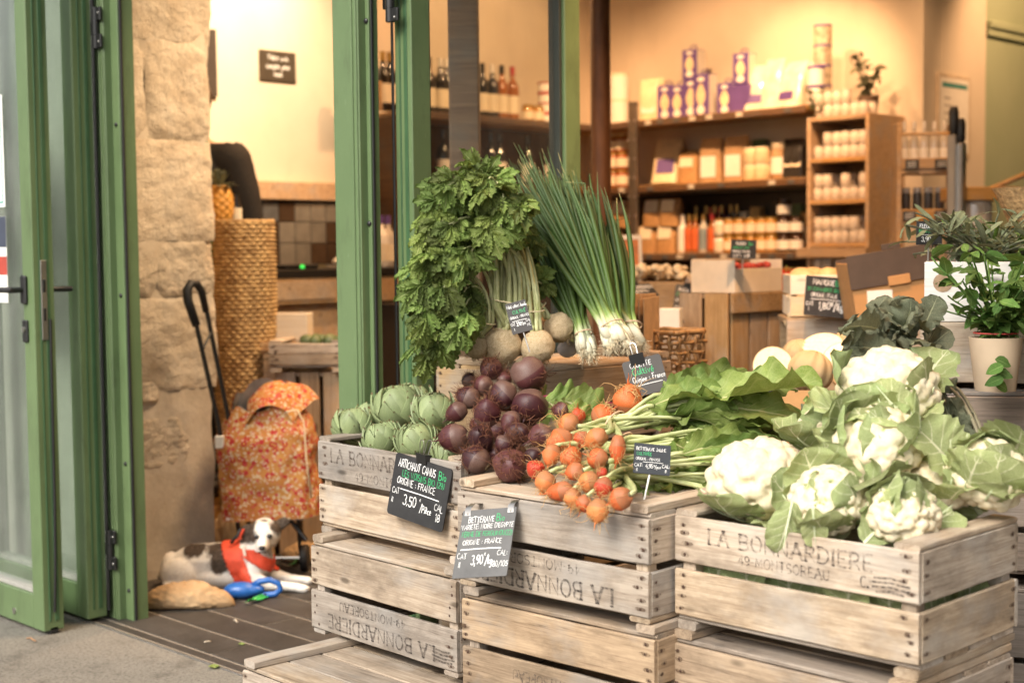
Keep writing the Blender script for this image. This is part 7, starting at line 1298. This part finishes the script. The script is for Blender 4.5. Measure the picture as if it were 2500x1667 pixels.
pt = plant('potted_mint', 'leafy green mint in a plain beige paper pot', (pc.x, pc.y, zg + .001), .22, .16, 295, HERBLEAF, 22, HM, (.062, .125, POT), s=(.03, .06), cat='herb')
sp = PD(2440, 850, 3.27)
for k in range(5): ob('leaf', HM[k % 3], HERBLEAF, pt, M=frame(Vector((sp.x - pc.x + .02 * (k % 2) - .01, sp.y - pc.y, .08 - .014 * k)), Vector(((-1) ** k * .6, (-1) ** k * .6, -.3)), (.6, -.6, .4), .045))
mk('twine', G().tube([(math.cos(a) * .05, math.sin(a) * .05, .135) for a in [i * math.pi / 8 for i in range(17)]], .002, 6), plain('red_twine', (.4, .05, .04), .6), pt, smooth=180)
s11 = stake_sign('small slate on a stake in the rosemary planter', [PD(2236, 540, 3.75), PD(2300, 541, 3.75), PD(2300, 598, 3.75), PD(2238, 598, 3.75)], [('FLEUR', -.38, .22, .16, W_, False), ('ROMARIN', -.40, .02, .14, Gc, False), ('3,90', -.30, -.34, .2, W_, False)], (-.4, .3, -.08), .05)
wbk = PD(2520, 500, 3.9); wb2 = thing('wicker_bowl', 'tan wicker bowl cut off at the edge above the herbs', 'bowl', (wbk.x, wbk.y, wbk.z - .08)); mk('bowl', G().lathe([(.03, 0), (.06, .03), (.095, .11), (.105, .125), (.095, .12), (.055, .04), (.001, .012)], 28), plain('tan_wicker', (.45, .28, .13), .7, .4, 90, bump=.8), wb2, smooth=60); mk('stand', G().box(-.04, .12, -.04, .12, -(wbk.z - .08), -.001, .004), W_OAK, wb2)
# ================================================================== dog
def shell(src, name, mat, parent, pred, off=.003, thick=True):
    """a garment cut from the body's own surface and lifted off it"""
    bm = bmesh.new(); bm.from_mesh(src); bm.normal_update(); nv = [(v, v.normal.copy()) for v in bm.verts]
    for v, n_ in nv: v.co += n_ * off
    bmesh.ops.delete(bm, geom=[f for f in bm.faces if not pred(f.calc_center_median())], context='FACES')
    me = bpy.data.meshes.new(name); bm.to_mesh(me); bm.free(); me.materials.clear(); me.polygons.foreach_set('use_smooth', np.ones(len(me.polygons), dtype=bool))
    o = ob(name, me, mat, parent); md = o.modifiers.new('solid', 'SOLIDIFY'); md.thickness = off * .8; md.offset = 1; return o
def fur_m():
    t = NT('dog_coat'); p = t.co(); n = t.math('MULTIPLY', t.math('SUBTRACT', t.noise(p, 26, 4, .6), .5), .05); n2 = t.noise(t.map(p, (60, 60, 60)), 2, 3)
    def patch(c, r, soft=.012):
        d = t.n.new('ShaderNodeVectorMath'); d.operation = 'DISTANCE'; t.put(d.inputs[0], p); d.inputs[1].default_value = c
        return t.ramp(t.math('ADD', t.math('SUBTRACT', d.outputs['Value'], r), n), [(.0, 1.), (soft, 0.)])
    mk_ = None
    for c, r in (((-.118, -.03, .158), .040), ((-.035, -.04, .152), .032), ((-.020, -.06, .100), .034), ((-.045, -.02, .130), .036), ((-.19, .03, .155), .045), ((.083, -.03, .208), .044), ((.200, -.01, .235), .044), ((.178, -.05, .222), .020), ((.098, -.07, .20), .016), ((.140, -.055, .262), .006)):
        q = patch(c, r); mk_ = q if mk_ is None else t.math('MAXIMUM', mk_, q)
    w = t.ramp(n2, [(.3, (.80, .75, .68)), (.7, (.90, .87, .81))]); tan = t.mix(t.math('MULTIPLY', patch((.178, -.07, .155), .03, .03), .6), w, (.50, .34, .17)); w = t.mix(t.math('MULTIPLY', patch((-.12, -.09, .0), .04, .03), .4), tan, (.45, .35, .25))
    br = t.ramp(n2, [(.3, (.045, .033, .026)), (.7, (.13, .095, .07))]); c = t.mix(mk_, w, br); return t.bs(col=c, rough=.75, spec=.2)
COAT = fur_m(); dg0 = PZ(560, 1433, 0); dM = Matrix.Translation((dg0.x, dg0.y, 0)) @ Matrix.Rotation(R(45), 4, 'Z')
dog = thing('dog', 'small white dog with brown patches in a red harness, lying on the tiles', 'dog', M=dM)
dme = organic('coat', [('t', [(-.185, .01, .078), (-.13, .0, .090), (-.06, .0, .092), (.02, -.005, .095), (.075, -.01, .098), (.10, -.01, .10)], [.058, .070, .070, .074, .076, .066]), ('e', (-.165, -.055, .060), (.068, .036, .060)), ('e', (-.20, .0, .07), (.045, .06, .068)), ('e', (-.03, -.01, .048), (.15, .070, .048)), ('t', [(.075, -.01, .12), (.105, -.02, .155), (.132, -.028, .185)], [.062, .052, .046]), ('e', (.138, -.032, .202), (.058, .054, .055)), ('e', (.120, -.048, .178), (.026, .026, .024)), ('e', (.160, -.048, .178), (.026, .026, .024)), ('t', [(.140, -.060, .180), (.141, -.090, .168), (.142, -.104, .163)], [.029, .023, .017]), ('e', (.142, -.085, .152), (.014, .022, .010)),
    ('e', (.083, -.030, .212), (.033, .011, .026), (R(25), R(25), R(20))), ('e', (.072, -.036, .196), (.016, .010, .026), (R(20), R(15), 0)), ('e', (.196, -.018, .234), (.028, .010, .022), (R(-10), R(-35), R(-15))), ('e', (.212, -.024, .243), (.016, .008, .020), (R(10), R(-40), 0)),
    ('e', (.085, -.050, .075), (.045, .036, .055)), ('t', [(.085, -.060, .062), (.115, -.075, .036), (.16, -.082, .027), (.225, -.092, .022), (.262, -.097, .020)], [.036, .029, .021, .0165, .0155]), ('e', (.280, -.099, .016), (.024, .017, .0155)), ('t', [(.12, .035, .06), (.16, .04, .032), (.22, .035, .020), (.262, .03, .018)], [.034, .025, .0165, .015]), ('e', (.278, .03, .015), (.022, .016, .0145)),
    ('t', [(-.20, -.075, .022), (-.14, -.098, .018), (-.09, -.108, .016)], [.024, .017, .014]), ('e', (-.075, -.110, .013), (.020, .014, .0125)), ('t', [(-.235, .02, .06), (-.262, .05, .03), (-.25, .09, .015)], [.018, .013, .008])], .0055, 5)
ob('coat', dme, COAT, dog)
def blades(src, n, ln, wd, seed, pred=lambda c: True):
    rs = random.Random(seed); src.calc_loop_triangles(); tris = src.loop_triangles; ar = np.array([t_.area for t_ in tris]); cum = np.cumsum(ar); cum /= cum[-1]; g = G(); vs = src.vertices
    for k in range(n):
        t_ = tris[int(np.searchsorted(cum, rs.random()))]; a, b = rs.random(), rs.random()
        if a + b > 1: a, b = 1 - a, 1 - b
        p = vs[t_.vertices[0]].co * (1 - a - b) + vs[t_.vertices[1]].co * a + vs[t_.vertices[2]].co * b
        if not pred(p): continue
        nn = t_.normal; fl = Vector((-.8, .1, -.5)) + Vector((rs.gauss(0, .35), rs.gauss(0, .35), rs.gauss(0, .35))); tg = (fl - nn * fl.dot(nn)).normalized(); d = (tg * .9 + nn * .38).normalized(); sd_ = d.cross(nn).normalized() * wd; e = p + d * ln * rs.uniform(.6, 1.3)
        g.add([p - sd_, p + sd_, e], [(0, 1, 2)])
    return g
HARN = lambda c: (abs(c.x - (.012 + (.172 - c.z) * .42)) < .035 and c.x < .12 and c.z < .18) or (abs(c.z - (.150 - (c.x - .07) * .73)) < .025 and .055 < c.x < .2 and c.z < .152 and c.z > .055)
tag(mk('fur', blades(dme, 15000, .0085, .0006, 3, lambda c: not HARN(c) and c.z > .004), COAT, dog, smooth=0), kind='stuff')
RED = plain('red_harness_fabric', (.70, .075, .030), .65, .12, 60, bump=.2); hn = shell(dme, 'harness', RED, dog, HARN, .0035)
mk('reflective_strap', G().tube([(.078, -.098, .135), (.074, -.092, .152), (.068, -.078, .168)], .006, 6, True, None, .3), plain('grey_webbing', (.55, .53, .50), .5), dog, smooth=60); mk('leash_clip', G().tube([(.02, -.05, .172), (.03, -.055, .185), (.045, -.052, .20), (.055, -.045, .222)], .006, 8), BLACKM, dog, smooth=60); mk('collar', G().tube([(.048, -.05, .185), (.058, -.052, .205), (.066, -.048, .222)], .005, 8), RED, dog, smooth=60)
EYE = plain('dog_eye', (.008, .006, .005), .06, spec=.8); NOSE = plain('dog_nose', (.010, .009, .009), .3, spec=.6, bump=.4)
for x, z in ((.118, .196), (.163, .198)): mk('eye', G().ball((x, -.0825, z + .003), (.0105, .0065, .0092), 14, 10), EYE, dog, smooth=180)
mk('nose', G().ball((.142, -.120, .167), (.0125, .009, .0095), 14, 10), NOSE, dog, smooth=180); mk('mouth', G().tube([(.127, -.104, .148), (.135, -.112, .150), (.142, -.114, .1515), (.149, -.112, .150), (.157, -.104, .148)], .0022, 6), NOSE, dog, smooth=180)
# leash, green bags
pl0 = PZ(600, 1462, 0); lz = thing('retractable_leash', 'blue plastic retractable leash with loop handle on the floor beside the dog', 'leash', (pl0.x, pl0.y, .028), (0, 0, R(45))); BLUE = plain('blue_plastic', (.015, .10, .36), .35, .1, 30, spec=.5)
ob('case', organic('case', [('e', (-.015, 0, .004), (.064, .036, .030)), ('e', (.025, 0, .006), (.045, .03, .020))], .005, 6), BLUE, lz); mk('grip_loop', G().tube([(.03, 0, .018), (.05, .002, .034), (.085, .004, .038), (.115, .004, .026), (.122, 0, .006), (.105, 0, -.010), (.07, 0, -.014), (.03, 0, -.010)], [.014, .012, .0105, .0105, .011, .0115, .012, .013], 12, True, None, 1.), BLUE, lz, smooth=180); mk('lock_button', G().box(.066, .074, -.014, -.008, -.012, -.006, .001), RUBBER, lz)
GBAG = plain('green_plastic_bag', (.04, .34, .07), .3, .15, 20)
def strip(label, pts, w, seed):
    g = G(); P = [Vector(p) for p in pts]; n = len(P); N = 24
    def fn(u, v):
        k = v * (n - 1); i = min(int(k), n - 2); p = P[i].lerp(P[i + 1], k - i); d = (P[i + 1] - P[i]).normalized(); s = d.cross(Vector((0, 0, 1))).normalized(); tw = math.sin(v * 5 + seed) * .9; q = (u - .5) * w; return p + s * q * math.cos(tw) + Vector((0, 0, abs(q) * .25 + q * math.sin(tw) * .55 + w * .33))
    g.grid(fn, 6, N); o = tag(mk('green_strap', g, GBAG, smooth=180), label, 'strap'); md = o.modifiers.new('s', 'SOLIDIFY'); md.thickness = .0012
strip('bright green bag strip beside the blue leash', [PZ(602, 1475, .004), PZ(625, 1470, .004), PZ(655, 1458, .004)], .028, 1); strip('green strap running past the blue leash under the front paw', [PZ(565, 1432, .004), PZ(640, 1428, .004), PZ(690, 1422, .004), PZ(728, 1416, .004)], .024, 2.2); strip('green bag scrap behind the front paws', [PZ(712, 1385, .006), PZ(735, 1368, .006), PZ(762, 1355, .006)], .035, .6)
# burlap sacks
def burlap():
    t = NT('burlap'); v = t.co(); a = t.math('SINE', t.math('MULTIPLY', t.sep(v)[0], 900)); b = t.math('SINE', t.math('MULTIPLY', t.math('ADD', t.sep(v)[1], t.sep(v)[2]), 900)); w = t.math('MULTIPLY', a, b); n = t.noise(v, 9, 5); c = t.ramp(n, [(.3, (.34, .22, .115)), (.7, (.46, .32, .185))]); c = t.mix(t.ramp(w, [(.2, 0.), (.9, .3)]), c, (.2, .12, .06)); return t.bs(col=c, rough=.9, spec=.1, norm=t.bump(w, .3, .001))
BURLAP = burlap()
def sack(label, c, rz, lx, ly, lz_, seed, taper=0.):
    g = G()
    def fn(u, v):
        th = u * 2 * math.pi; x = (v * 2 - 1); e = max(0, 1 - abs(x) ** 3) ** .5 * (1 - taper * max(0, x)); wr = 1 + .20 * noise.noise((x * 2.2, math.cos(th) * 1.2, seed)) + .16 * abs(noise.noise((x * 4 + math.cos(th), math.sin(th) * 3, seed))) + .07 * noise.noise((x * 11, math.sin(th) * 6, seed)); yy = math.cos(th); zz = math.sin(th)
        z = zz * lz_ * e * wr; return (x * lx + .03 * lx * noise.noise((th, x, seed)), yy * ly * e * wr, max(.003, z * (1. if zz > 0 else .5) + lz_ * .42 * e))
    g.grid(fn, 72, 64); o = tag(mk('burlap_sack', g, BURLAP, smooth=180, loc=c, rot=(0, 0, rz)), label, 'sack')
    return o
q_ = PZ(462, 1482, 0); sack('folded tan burlap sack on the tiles in front of the dog', (q_.x, q_.y, 0), R(45 + 4), .155, .055, .062, 3, .25); q_ = PZ(520, 1372, 0); sack('round burlap sack slumped against the stone pier behind the dog', (q_.x + .02, q_.y + .12, 0), R(45), .13, .09, .15, 8); q_ = PZ(720, 1375, 0); sack('ochre burlap sack end under the trolley behind the dog', (q_.x, q_.y + .05, 0), R(20), .10, .06, .05, 5)

# ================================================================== shopping trolley
def floral():
    t = NT('floral_fabric'); v = t.co(); w = t.vmath('ADD', v, t.vmath('MULTIPLY', t.n.new('ShaderNodeTexNoise').outputs['Color'], (.0, .0, .0)))
    base = t.ramp(t.noise(v, 16, 3), [(.35, (.36, .125, .03)), (.65, (.46, .22, .06))]); c = base
    for sc, thr, col, off in ((52, .26, (.50, .38, .24), 1.), (60, .22, (.45, .16, .08), 4.), (34, .27, (.36, .030, .026), 7.), (46, .20, (.42, .06, .06), 11.), (80, .20, (.55, .46, .34), 14.)):
        vv = t.map(v, (1, 1, 1), loc=(off, off * .7, off * .3)); n = t.n.new('ShaderNodeTexVoronoi'); t.put(n.inputs['Vector'], vv); n.inputs['Scale'].default_value = sc; n.inputs['Randomness'].default_value = 1.
        pet = t.math('ADD', n.outputs['Distance'], t.math('MULTIPLY', t.noise(vv, sc * 4, 2), .35)); keep = t.math('GREATER_THAN', t.sep(n.outputs['Color'])[0], .25); k = t.math('MULTIPLY', t.ramp(pet, [(thr + .24, 1.), (thr + .30, 0.)]), keep); c = t.mix(k, c, col); c = t.mix(t.math('MULTIPLY', t.ramp(n.outputs['Distance'], [(.09, 1.), (.12, 0.)]), keep), c, (.66, .42, .08))
    return t.bs(col=c, rough=.7, spec=.2, norm=t.bump(t.noise(v, 25, 4), .25, .006))
FLORAL = floral(); DT = 5.3; o0 = PD(660, 1245, DT); tr0 = thing('shopping_trolley', 'orange floral shopping trolley with black handle leaning by the stone pier', 'shopping trolley', M=Matrix.Translation((o0.x, o0.y, 0)) @ Matrix.Rotation(R(45), 4, 'Z')); TI = tr0.matrix_world.inverted(); zb0 = o0.z
TL = lambda x, y, dd=0.: (Matrix.Rotation(R(-45), 4, 'Z') @ (PD(x, y, DT + dd) - Vector((o0.x, o0.y, 0))))
def bagf(inner):
    def fn(u, v):
        a = u * 2 * math.pi; sq = lambda q: math.copysign(abs(q) ** .6, q); vv = v if not inner else 1 - v * .45; k = 1 - .10 * max(0, vv - .5) * 2 - .30 * max(0, vv - .70) / .30
        bulge = 1 + .05 * math.sin(vv * 3.1) + .09 * noise.noise((math.cos(a) * 2, math.sin(a) * 2, vv * 4)) + .10 * abs(noise.noise((math.cos(a) * 3.5, math.sin(a) * 3.5, vv * 7))) - .03; x = .172 * sq(math.cos(a)) * k * bulge; y = .10 * sq(math.sin(a)) * k * bulge
        if inner: x *= .93; y *= .9
        h = .43 + .026 * math.sin(a) + .03 * math.cos(a - .6) + .014 * math.sin(a * 5); z = zb0 + h * vv - (.02 if vv < .02 else 0); return (x + .010 - .045 * vv + (.05 * math.cos(a) * max(0, .3 - vv)), y + .02 * vv, z + .03 * (1 - vv) * math.cos(a) * .3)
    return fn
mk('bag', G().grid(bagf(False), 64, 40), FLORAL, tr0, smooth=180); mk('lining', G().grid(bagf(True), 64, 14), plain('grey_lining', (.24, .21, .18), .8), tr0, smooth=180); mk('top_flap', G().grid(lambda u, v: (.015 + (.135 - .05 * v) * (u * 2 - 1) + .03 * (1 - v), .085 - .15 * v, zb0 + .455 + .02 * math.sin(u * 3.1) - .075 * v * v + .012 * noise.noise((u * 4, v * 3, 2)) - .05 * abs(u * 2 - 1) ** 3), 16, 10), FLORAL, tr0, smooth=180); mk('bag_base', G().box(-.14, .16, -.08, .08, zb0 - .012, zb0 + .01, .008), FLORAL, tr0); mk('base_plate', G().box(-.15, .14, -.085, .085, zb0 - .022, zb0 - .0125, .003), plain('white_base', (.6, .58, .54), .5), tr0)
mk('drawcord', G().tube([TL(698, 1005, -.1), TL(725, 1000, -.10), TL(742, 1030, -.10), TL(748, 1120, -.11), TL(760, 1215, -.1)], .0032, 6), plain('cream_cord', (.62, .48, .30), .8), tr0, smooth=180)
for pts in ([(459, 735, -.15), (480, 795, -.14), (533, 1030, -.08), (569, 1255, -.02)], [(505, 760, -.07), (525, 860, -.05), (556, 1010, -.02), (600, 1255, .05)]): mk('tube', G().tube([TL(*q) for q in pts], .0085, 10), BLACKM, tr0, smooth=60)
mk('handle_grip', G().tube([TL(*q) for q in ((480, 795, -.14), (459, 735, -.15), (457, 708, -.15), (466, 692, -.13), (480, 693, -.11), (492, 710, -.09), (503, 760, -.07))], [.015, .017, .017, .016, .015, .014, .012], 12), RUBBER, tr0, smooth=180); mk('cross_rod', G().tube([TL(496, 850, -.13), TL(516, 810, -.06)], .005, 8), BLACKM, tr0, smooth=60)
WCL = plain('white_clip', (.66, .62, .55), .5)
for x, y in ((537, 1078), (568, 1232)): q = TL(x, y, -.07 if y < 1100 else -.03); mk('plastic_clip', G().box(q.x - .017, q.x + .017, q.y - .014, q.y + .014, q.z - .024, q.z + .024, .004), WCL, tr0)
mk('leg', G().tube([TL(575, 1255, .02), TL(585, 1300, .03), TL(620, 1312, .02)], .009, 8), BLACKM, tr0, smooth=60); mk('leg', G().tube([TL(690, 1248, .0), TL(722, 1285, -.02), TL(748, 1318, -.03)], .009, 8), BLACKM, tr0, smooth=60); mk('under_bar', G().tube([TL(575, 1258, .05), TL(745, 1256, .05)], .009, 8), BLACKM, tr0, smooth=60)
for sx in (.115, -.12):
    w_ = mk('wheel', G().lathe([(.030, -.012), (.046, -.014), (.050, -.006), (.050, .006), (.046, .014), (.030, .012)], 24, Matrix.Translation((sx, .07, .051)) @ Matrix.Rotation(R(90), 4, 'Y')), RUBBER, tr0, smooth=40); mk('hub', G().lathe([(.001, -.010), (.029, -.010), (.029, .010), (.001, .010)], 16, Matrix.Translation((sx, .07, .051)) @ Matrix.Rotation(R(90), 4, 'Y')), plain('grey_hub_%d' % (sx > 0), (.3, .29, .27), .5), w_, smooth=40)
mk('axle', G().tube([(-.12, .07, .051), (.115, .07, .051)], .006, 8), STEEL, tr0); mk('upright_strut', G().tube([(.10, .07, .051), (.09, .06, zb0 - .02)], .007, 8).tube([(-.10, .07, .051), (-.09, .06, zb0 - .02)], .007, 8), BLACKM, tr0)

# ================================================================== tall wicker basket, pineapple
wk = PD(593, 542, 5.95); HT = wk.z; bsk = thing('tall_wicker_basket', 'tall woven straw basket standing inside the entrance behind the trolley', 'basket', (wk.x, wk.y, 0)); NR = 78; RS = 5
def weave(u, v):
    rw = v * NR; k = int(min(rw, NR - 1)); t_ = rw - k; pr = math.sqrt(max(0, 1 - (2 * t_ - 1) ** 2)); th = u * 2 * math.pi; rr = .1085 + .012 * min(1, v * 1.3) + .006 * noise.noise((math.cos(th), math.sin(th), v * 5)) + .004 * noise.noise((th * 2, k * .9, 5)); a = rr + 0.0135 * pr * (.25 + .75 * (.5 + .5 * math.cos(22 * th + math.pi * k + .5 * noise.noise((k * .7, th, 2))))); return (a * math.cos(th), a * math.sin(th), v * HT)
STRAW = plain('woven_straw', (.36, .20, .07), .65, .35, 26, c2=(.64, .44, .20)); mk('weave', G().grid(weave, 132, NR * RS), STRAW, bsk, smooth=180); mk('inner_wall', G().lathe([(.10, .02), (.108, HT - .005)], 32, None, False), W_DARK, bsk, smooth=180); mk('rim', G().tube([(.122 * math.cos(i * math.pi / 24), .122 * math.sin(i * math.pi / 24), HT + .004 * math.sin(i * 3)) for i in range(49)], .008, 8), STRAW, bsk, smooth=180)
pp = thing('pineapple', 'ripe orange pineapple with grey-green crown on the tall basket', 'pineapple', PD(538, 545, 5.93) + Vector((0, 0, -.01))); g = G(); PINE = plain('pineapple_skin', (.52, .26, .05), .6, .4, 70, bump=.4)
def pinef(u, v):
    th = u * 2 * math.pi; z = v * .165; r0 = .052 * math.sin(math.pi * (.14 + .72 * v)) ** .5; k = abs(math.sin(8 * th / 2 + v * 16)) * abs(math.sin(8 * th / 2 - v * 16)); return ((r0 + .007 * k) * math.cos(th), (r0 + .007 * k) * math.sin(th), z)
mk('fruit', G().grid(pinef, 64, 40), PINE, pp, smooth=180); pg = random.Random(2)
for k in range(26): a = k * 2.4; up = .2 + k * .035; ob('crown_leaf', NM[k % 3], KALELEAF, pp, M=frame((0, 0, .155), (math.cos(a) * (1.1 - up), math.sin(a) * (1.1 - up), up), (math.cos(a), math.sin(a), 1), (.11, .08, .08)))
bt_ = thing('dark_bottle', 'dark bottle with pale label beside the pineapple in the tall basket', 'bottle', PD(578, 540, 5.97) + Vector((0, 0, -.06))); mk('bottle_body', G().lathe([(.022, 0), (.022, .12), (.012, .15), (.011, .17)], 14), WGLAS, bt_, smooth=40); mk('paper_label', G().lathe([(.0225, .06), (.0225, .115)], 14, None, False), PAPER, bt_, smooth=180)
# ================================================================== shop assistant
pM = PD(472, 700, 6.25); per = thing('person', 'person in black cardigan and green apron behind the stone pier', 'person', M=Matrix.Translation((pM.x, pM.y, .16)) @ Matrix.Rotation(R(45 - 8), 4, 'Z'))
SKIN = plain('skin', (.55, .33, .22), .5, .08, 20); KNIT = plain('black_knit', (.010, .008, .007), .85, .3, 60, bump=.3); JEAN = plain('dark_trousers', (.02, .022, .03), .8); APR = plain('green_apron', (.02, .16, .035), .7, .1, 30); HAIR = plain('brown_hair', (.06, .035, .02), .5, .3, 80)
def hand(x, y, z, sx): 
    o = [('e', (x, y, z), (.022, .032, .045))]
    for k in range(4): fx = x + sx * .004; o.append(('t', [(fx, y - .024 + .016 * k, z - .035), (fx - sx * .004, y - .026 + .016 * k, z - .065), (fx - sx * .014, y - .026 + .016 * k, z - .088 - .006 * (k in (1, 2)))], [.009, .0085, .0075]))
    o.append(('t', [(x, y - .028, z + .015), (x - sx * .008, y - .05, z - .012), (x - sx * .012, y - .055, z - .036)], [.011, .0095, .008])); return o
pb_ = [('t', [(0, .0, .92), (0, .0, 1.05), (0, -.005, 1.22), (0, 0, 1.38), (0, .01, 1.46)], [.155, .135, .14, .155, .12]), ('e', (0, 0, .93), (.175, .12, .12)), ('t', [(-.16, .01, 1.45), (.16, .01, 1.45)], [.075, .075]), ('t', [(0, .012, 1.47), (0, -.005, 1.58)], [.058, .052]), ('e', (0, -.01, 1.68), (.074, .092, .108)), ('e', (0, -.045, 1.62), (.050, .055, .050)), ('e', (0, -.103, 1.668), (.012, .018, .022)), ('e', (-.076, 0, 1.67), (.010, .02, .03)), ('e', (.076, 0, 1.67), (.010, .02, .03))]
for s in (-1, 1):
    pb_ += [('t', [(s * .185, .01, 1.44), (s * .225, .02, 1.30), (s * .250, .03, 1.17), (s * .252, -.03, 1.05), (s * .24, -.10, .93)], [.066, .056, .046, .040, .030])] + hand(s * .238, -.12, .885, s) + [('t', [(s * .09, 0, .90), (s * .10, -.01, .70), (s * .10, .0, .50), (s * .10, .015, .30), (s * .10, .02, .08)], [.098, .085, .062, .058, .042]), ('e', (s * .105, -.05, .035), (.045, .125, .036))]
pme = organic('body', pb_, .014, 4); ob('body', pme, SKIN, per)
shell(pme, 'cardigan', KNIT, per, lambda c: .93 < c.z < 1.51 and not (c.z < .95 and abs(c.x) > .18) and c.z > .95, .012); shell(pme, 'trousers', JEAN, per, lambda c: .07 < c.z < .97 and abs(c.x) < .205, .010); shell(pme, 'shoes', RUBBER, per, lambda c: c.z < .09, .006)
g = G(); g.grid(lambda u, v: ((u - .5) * (.36 - .14 * max(0, v - .55) / .45), -.165 - .015 * math.cos((u - .5) * 3) + .05 * abs(u - .5) * 2 * abs(u - .5) * 2, .55 + .80 * v), 12, 16); mk('apron', g, APR, per, smooth=180)
for s in (-1, 1): mk('apron_strap', G().tube([(s * .10, -.168, 1.34), (s * .115, -.15, 1.45), (s * .10, -.07, 1.53), (s * .05, .06, 1.52)], .014, 8, True, None, .3), APR, per, smooth=180); mk('eye', G().ball((s * .030, -.096, 1.69), (.012, .008, .008), 10, 8), EYE, per, smooth=180)
mk('mouth', G().ball((0, -.098, 1.622), (.024, .008, .007), 12, 8), plain('lips', (.42, .16, .12), .5), per, smooth=180); mk('hair', G().ball((0, .018, 1.715), (.092, .100, .102), 24, 16, None, lambda d: (1 + .05 * noise.noise(d * 5)) * (1 if d.y > -.55 or d.z > .45 else .8)), HAIR, per, smooth=180)
stp = tag(mk('wooden_step', G().box(-.35, .35, -.35, .35, 0, .158, .006), W_OAK, loc=(pM.x, pM.y, 0), rot=(0, 0, R(45)), smooth=30), 'low wooden step behind the counter under the assistant', 'step')
# ================================================================== litter on the ground
def scrap(label, px, mt, s, kind):
    p = PZ(px[0], px[1], .0025); g = G()
    if kind == 'curl': g.tube([(0, 0, .002), (.3 * s, .1 * s, .003), (.75 * s, .05 * s, .004), (s, .25 * s, .002)], .0022, 6)
    else: g.grid(lambda u, v: ((u - .5) * s * math.sin(math.pi * (.1 + .85 * v)), (v - .5) * s, .003 + .10 * s * abs(u - .5) + .03 * s * math.sin(v * 7)), 4, 6)
    tag(mk('floor_scrap', g, mt, smooth=180, loc=p, rot=(0, 0, rnd.uniform(0, 3))), label, 'scrap')
SCR = plain('dry_scrap', (.55, .47, .36), .8); scrap('pale curled wood shaving on the tile joint', (580, 1519), SCR, .03, 'curl'); scrap('tiny pale shaving near the metal strip', (498, 1568), SCR, .02, 'curl'); scrap('torn green leaf bit on the pavement by the metal strip', (522, 1628), BEETLEAF, .035, 'leaf'); scrap('bruised green leaf bit on the dark tiles', (590, 1573), BEETLEAF, .022, 'leaf'); scrap('brown shaving under the outer door leaf', (88, 1565), plain('brown_shaving', (.3, .16, .08), .8), .05, 'curl')
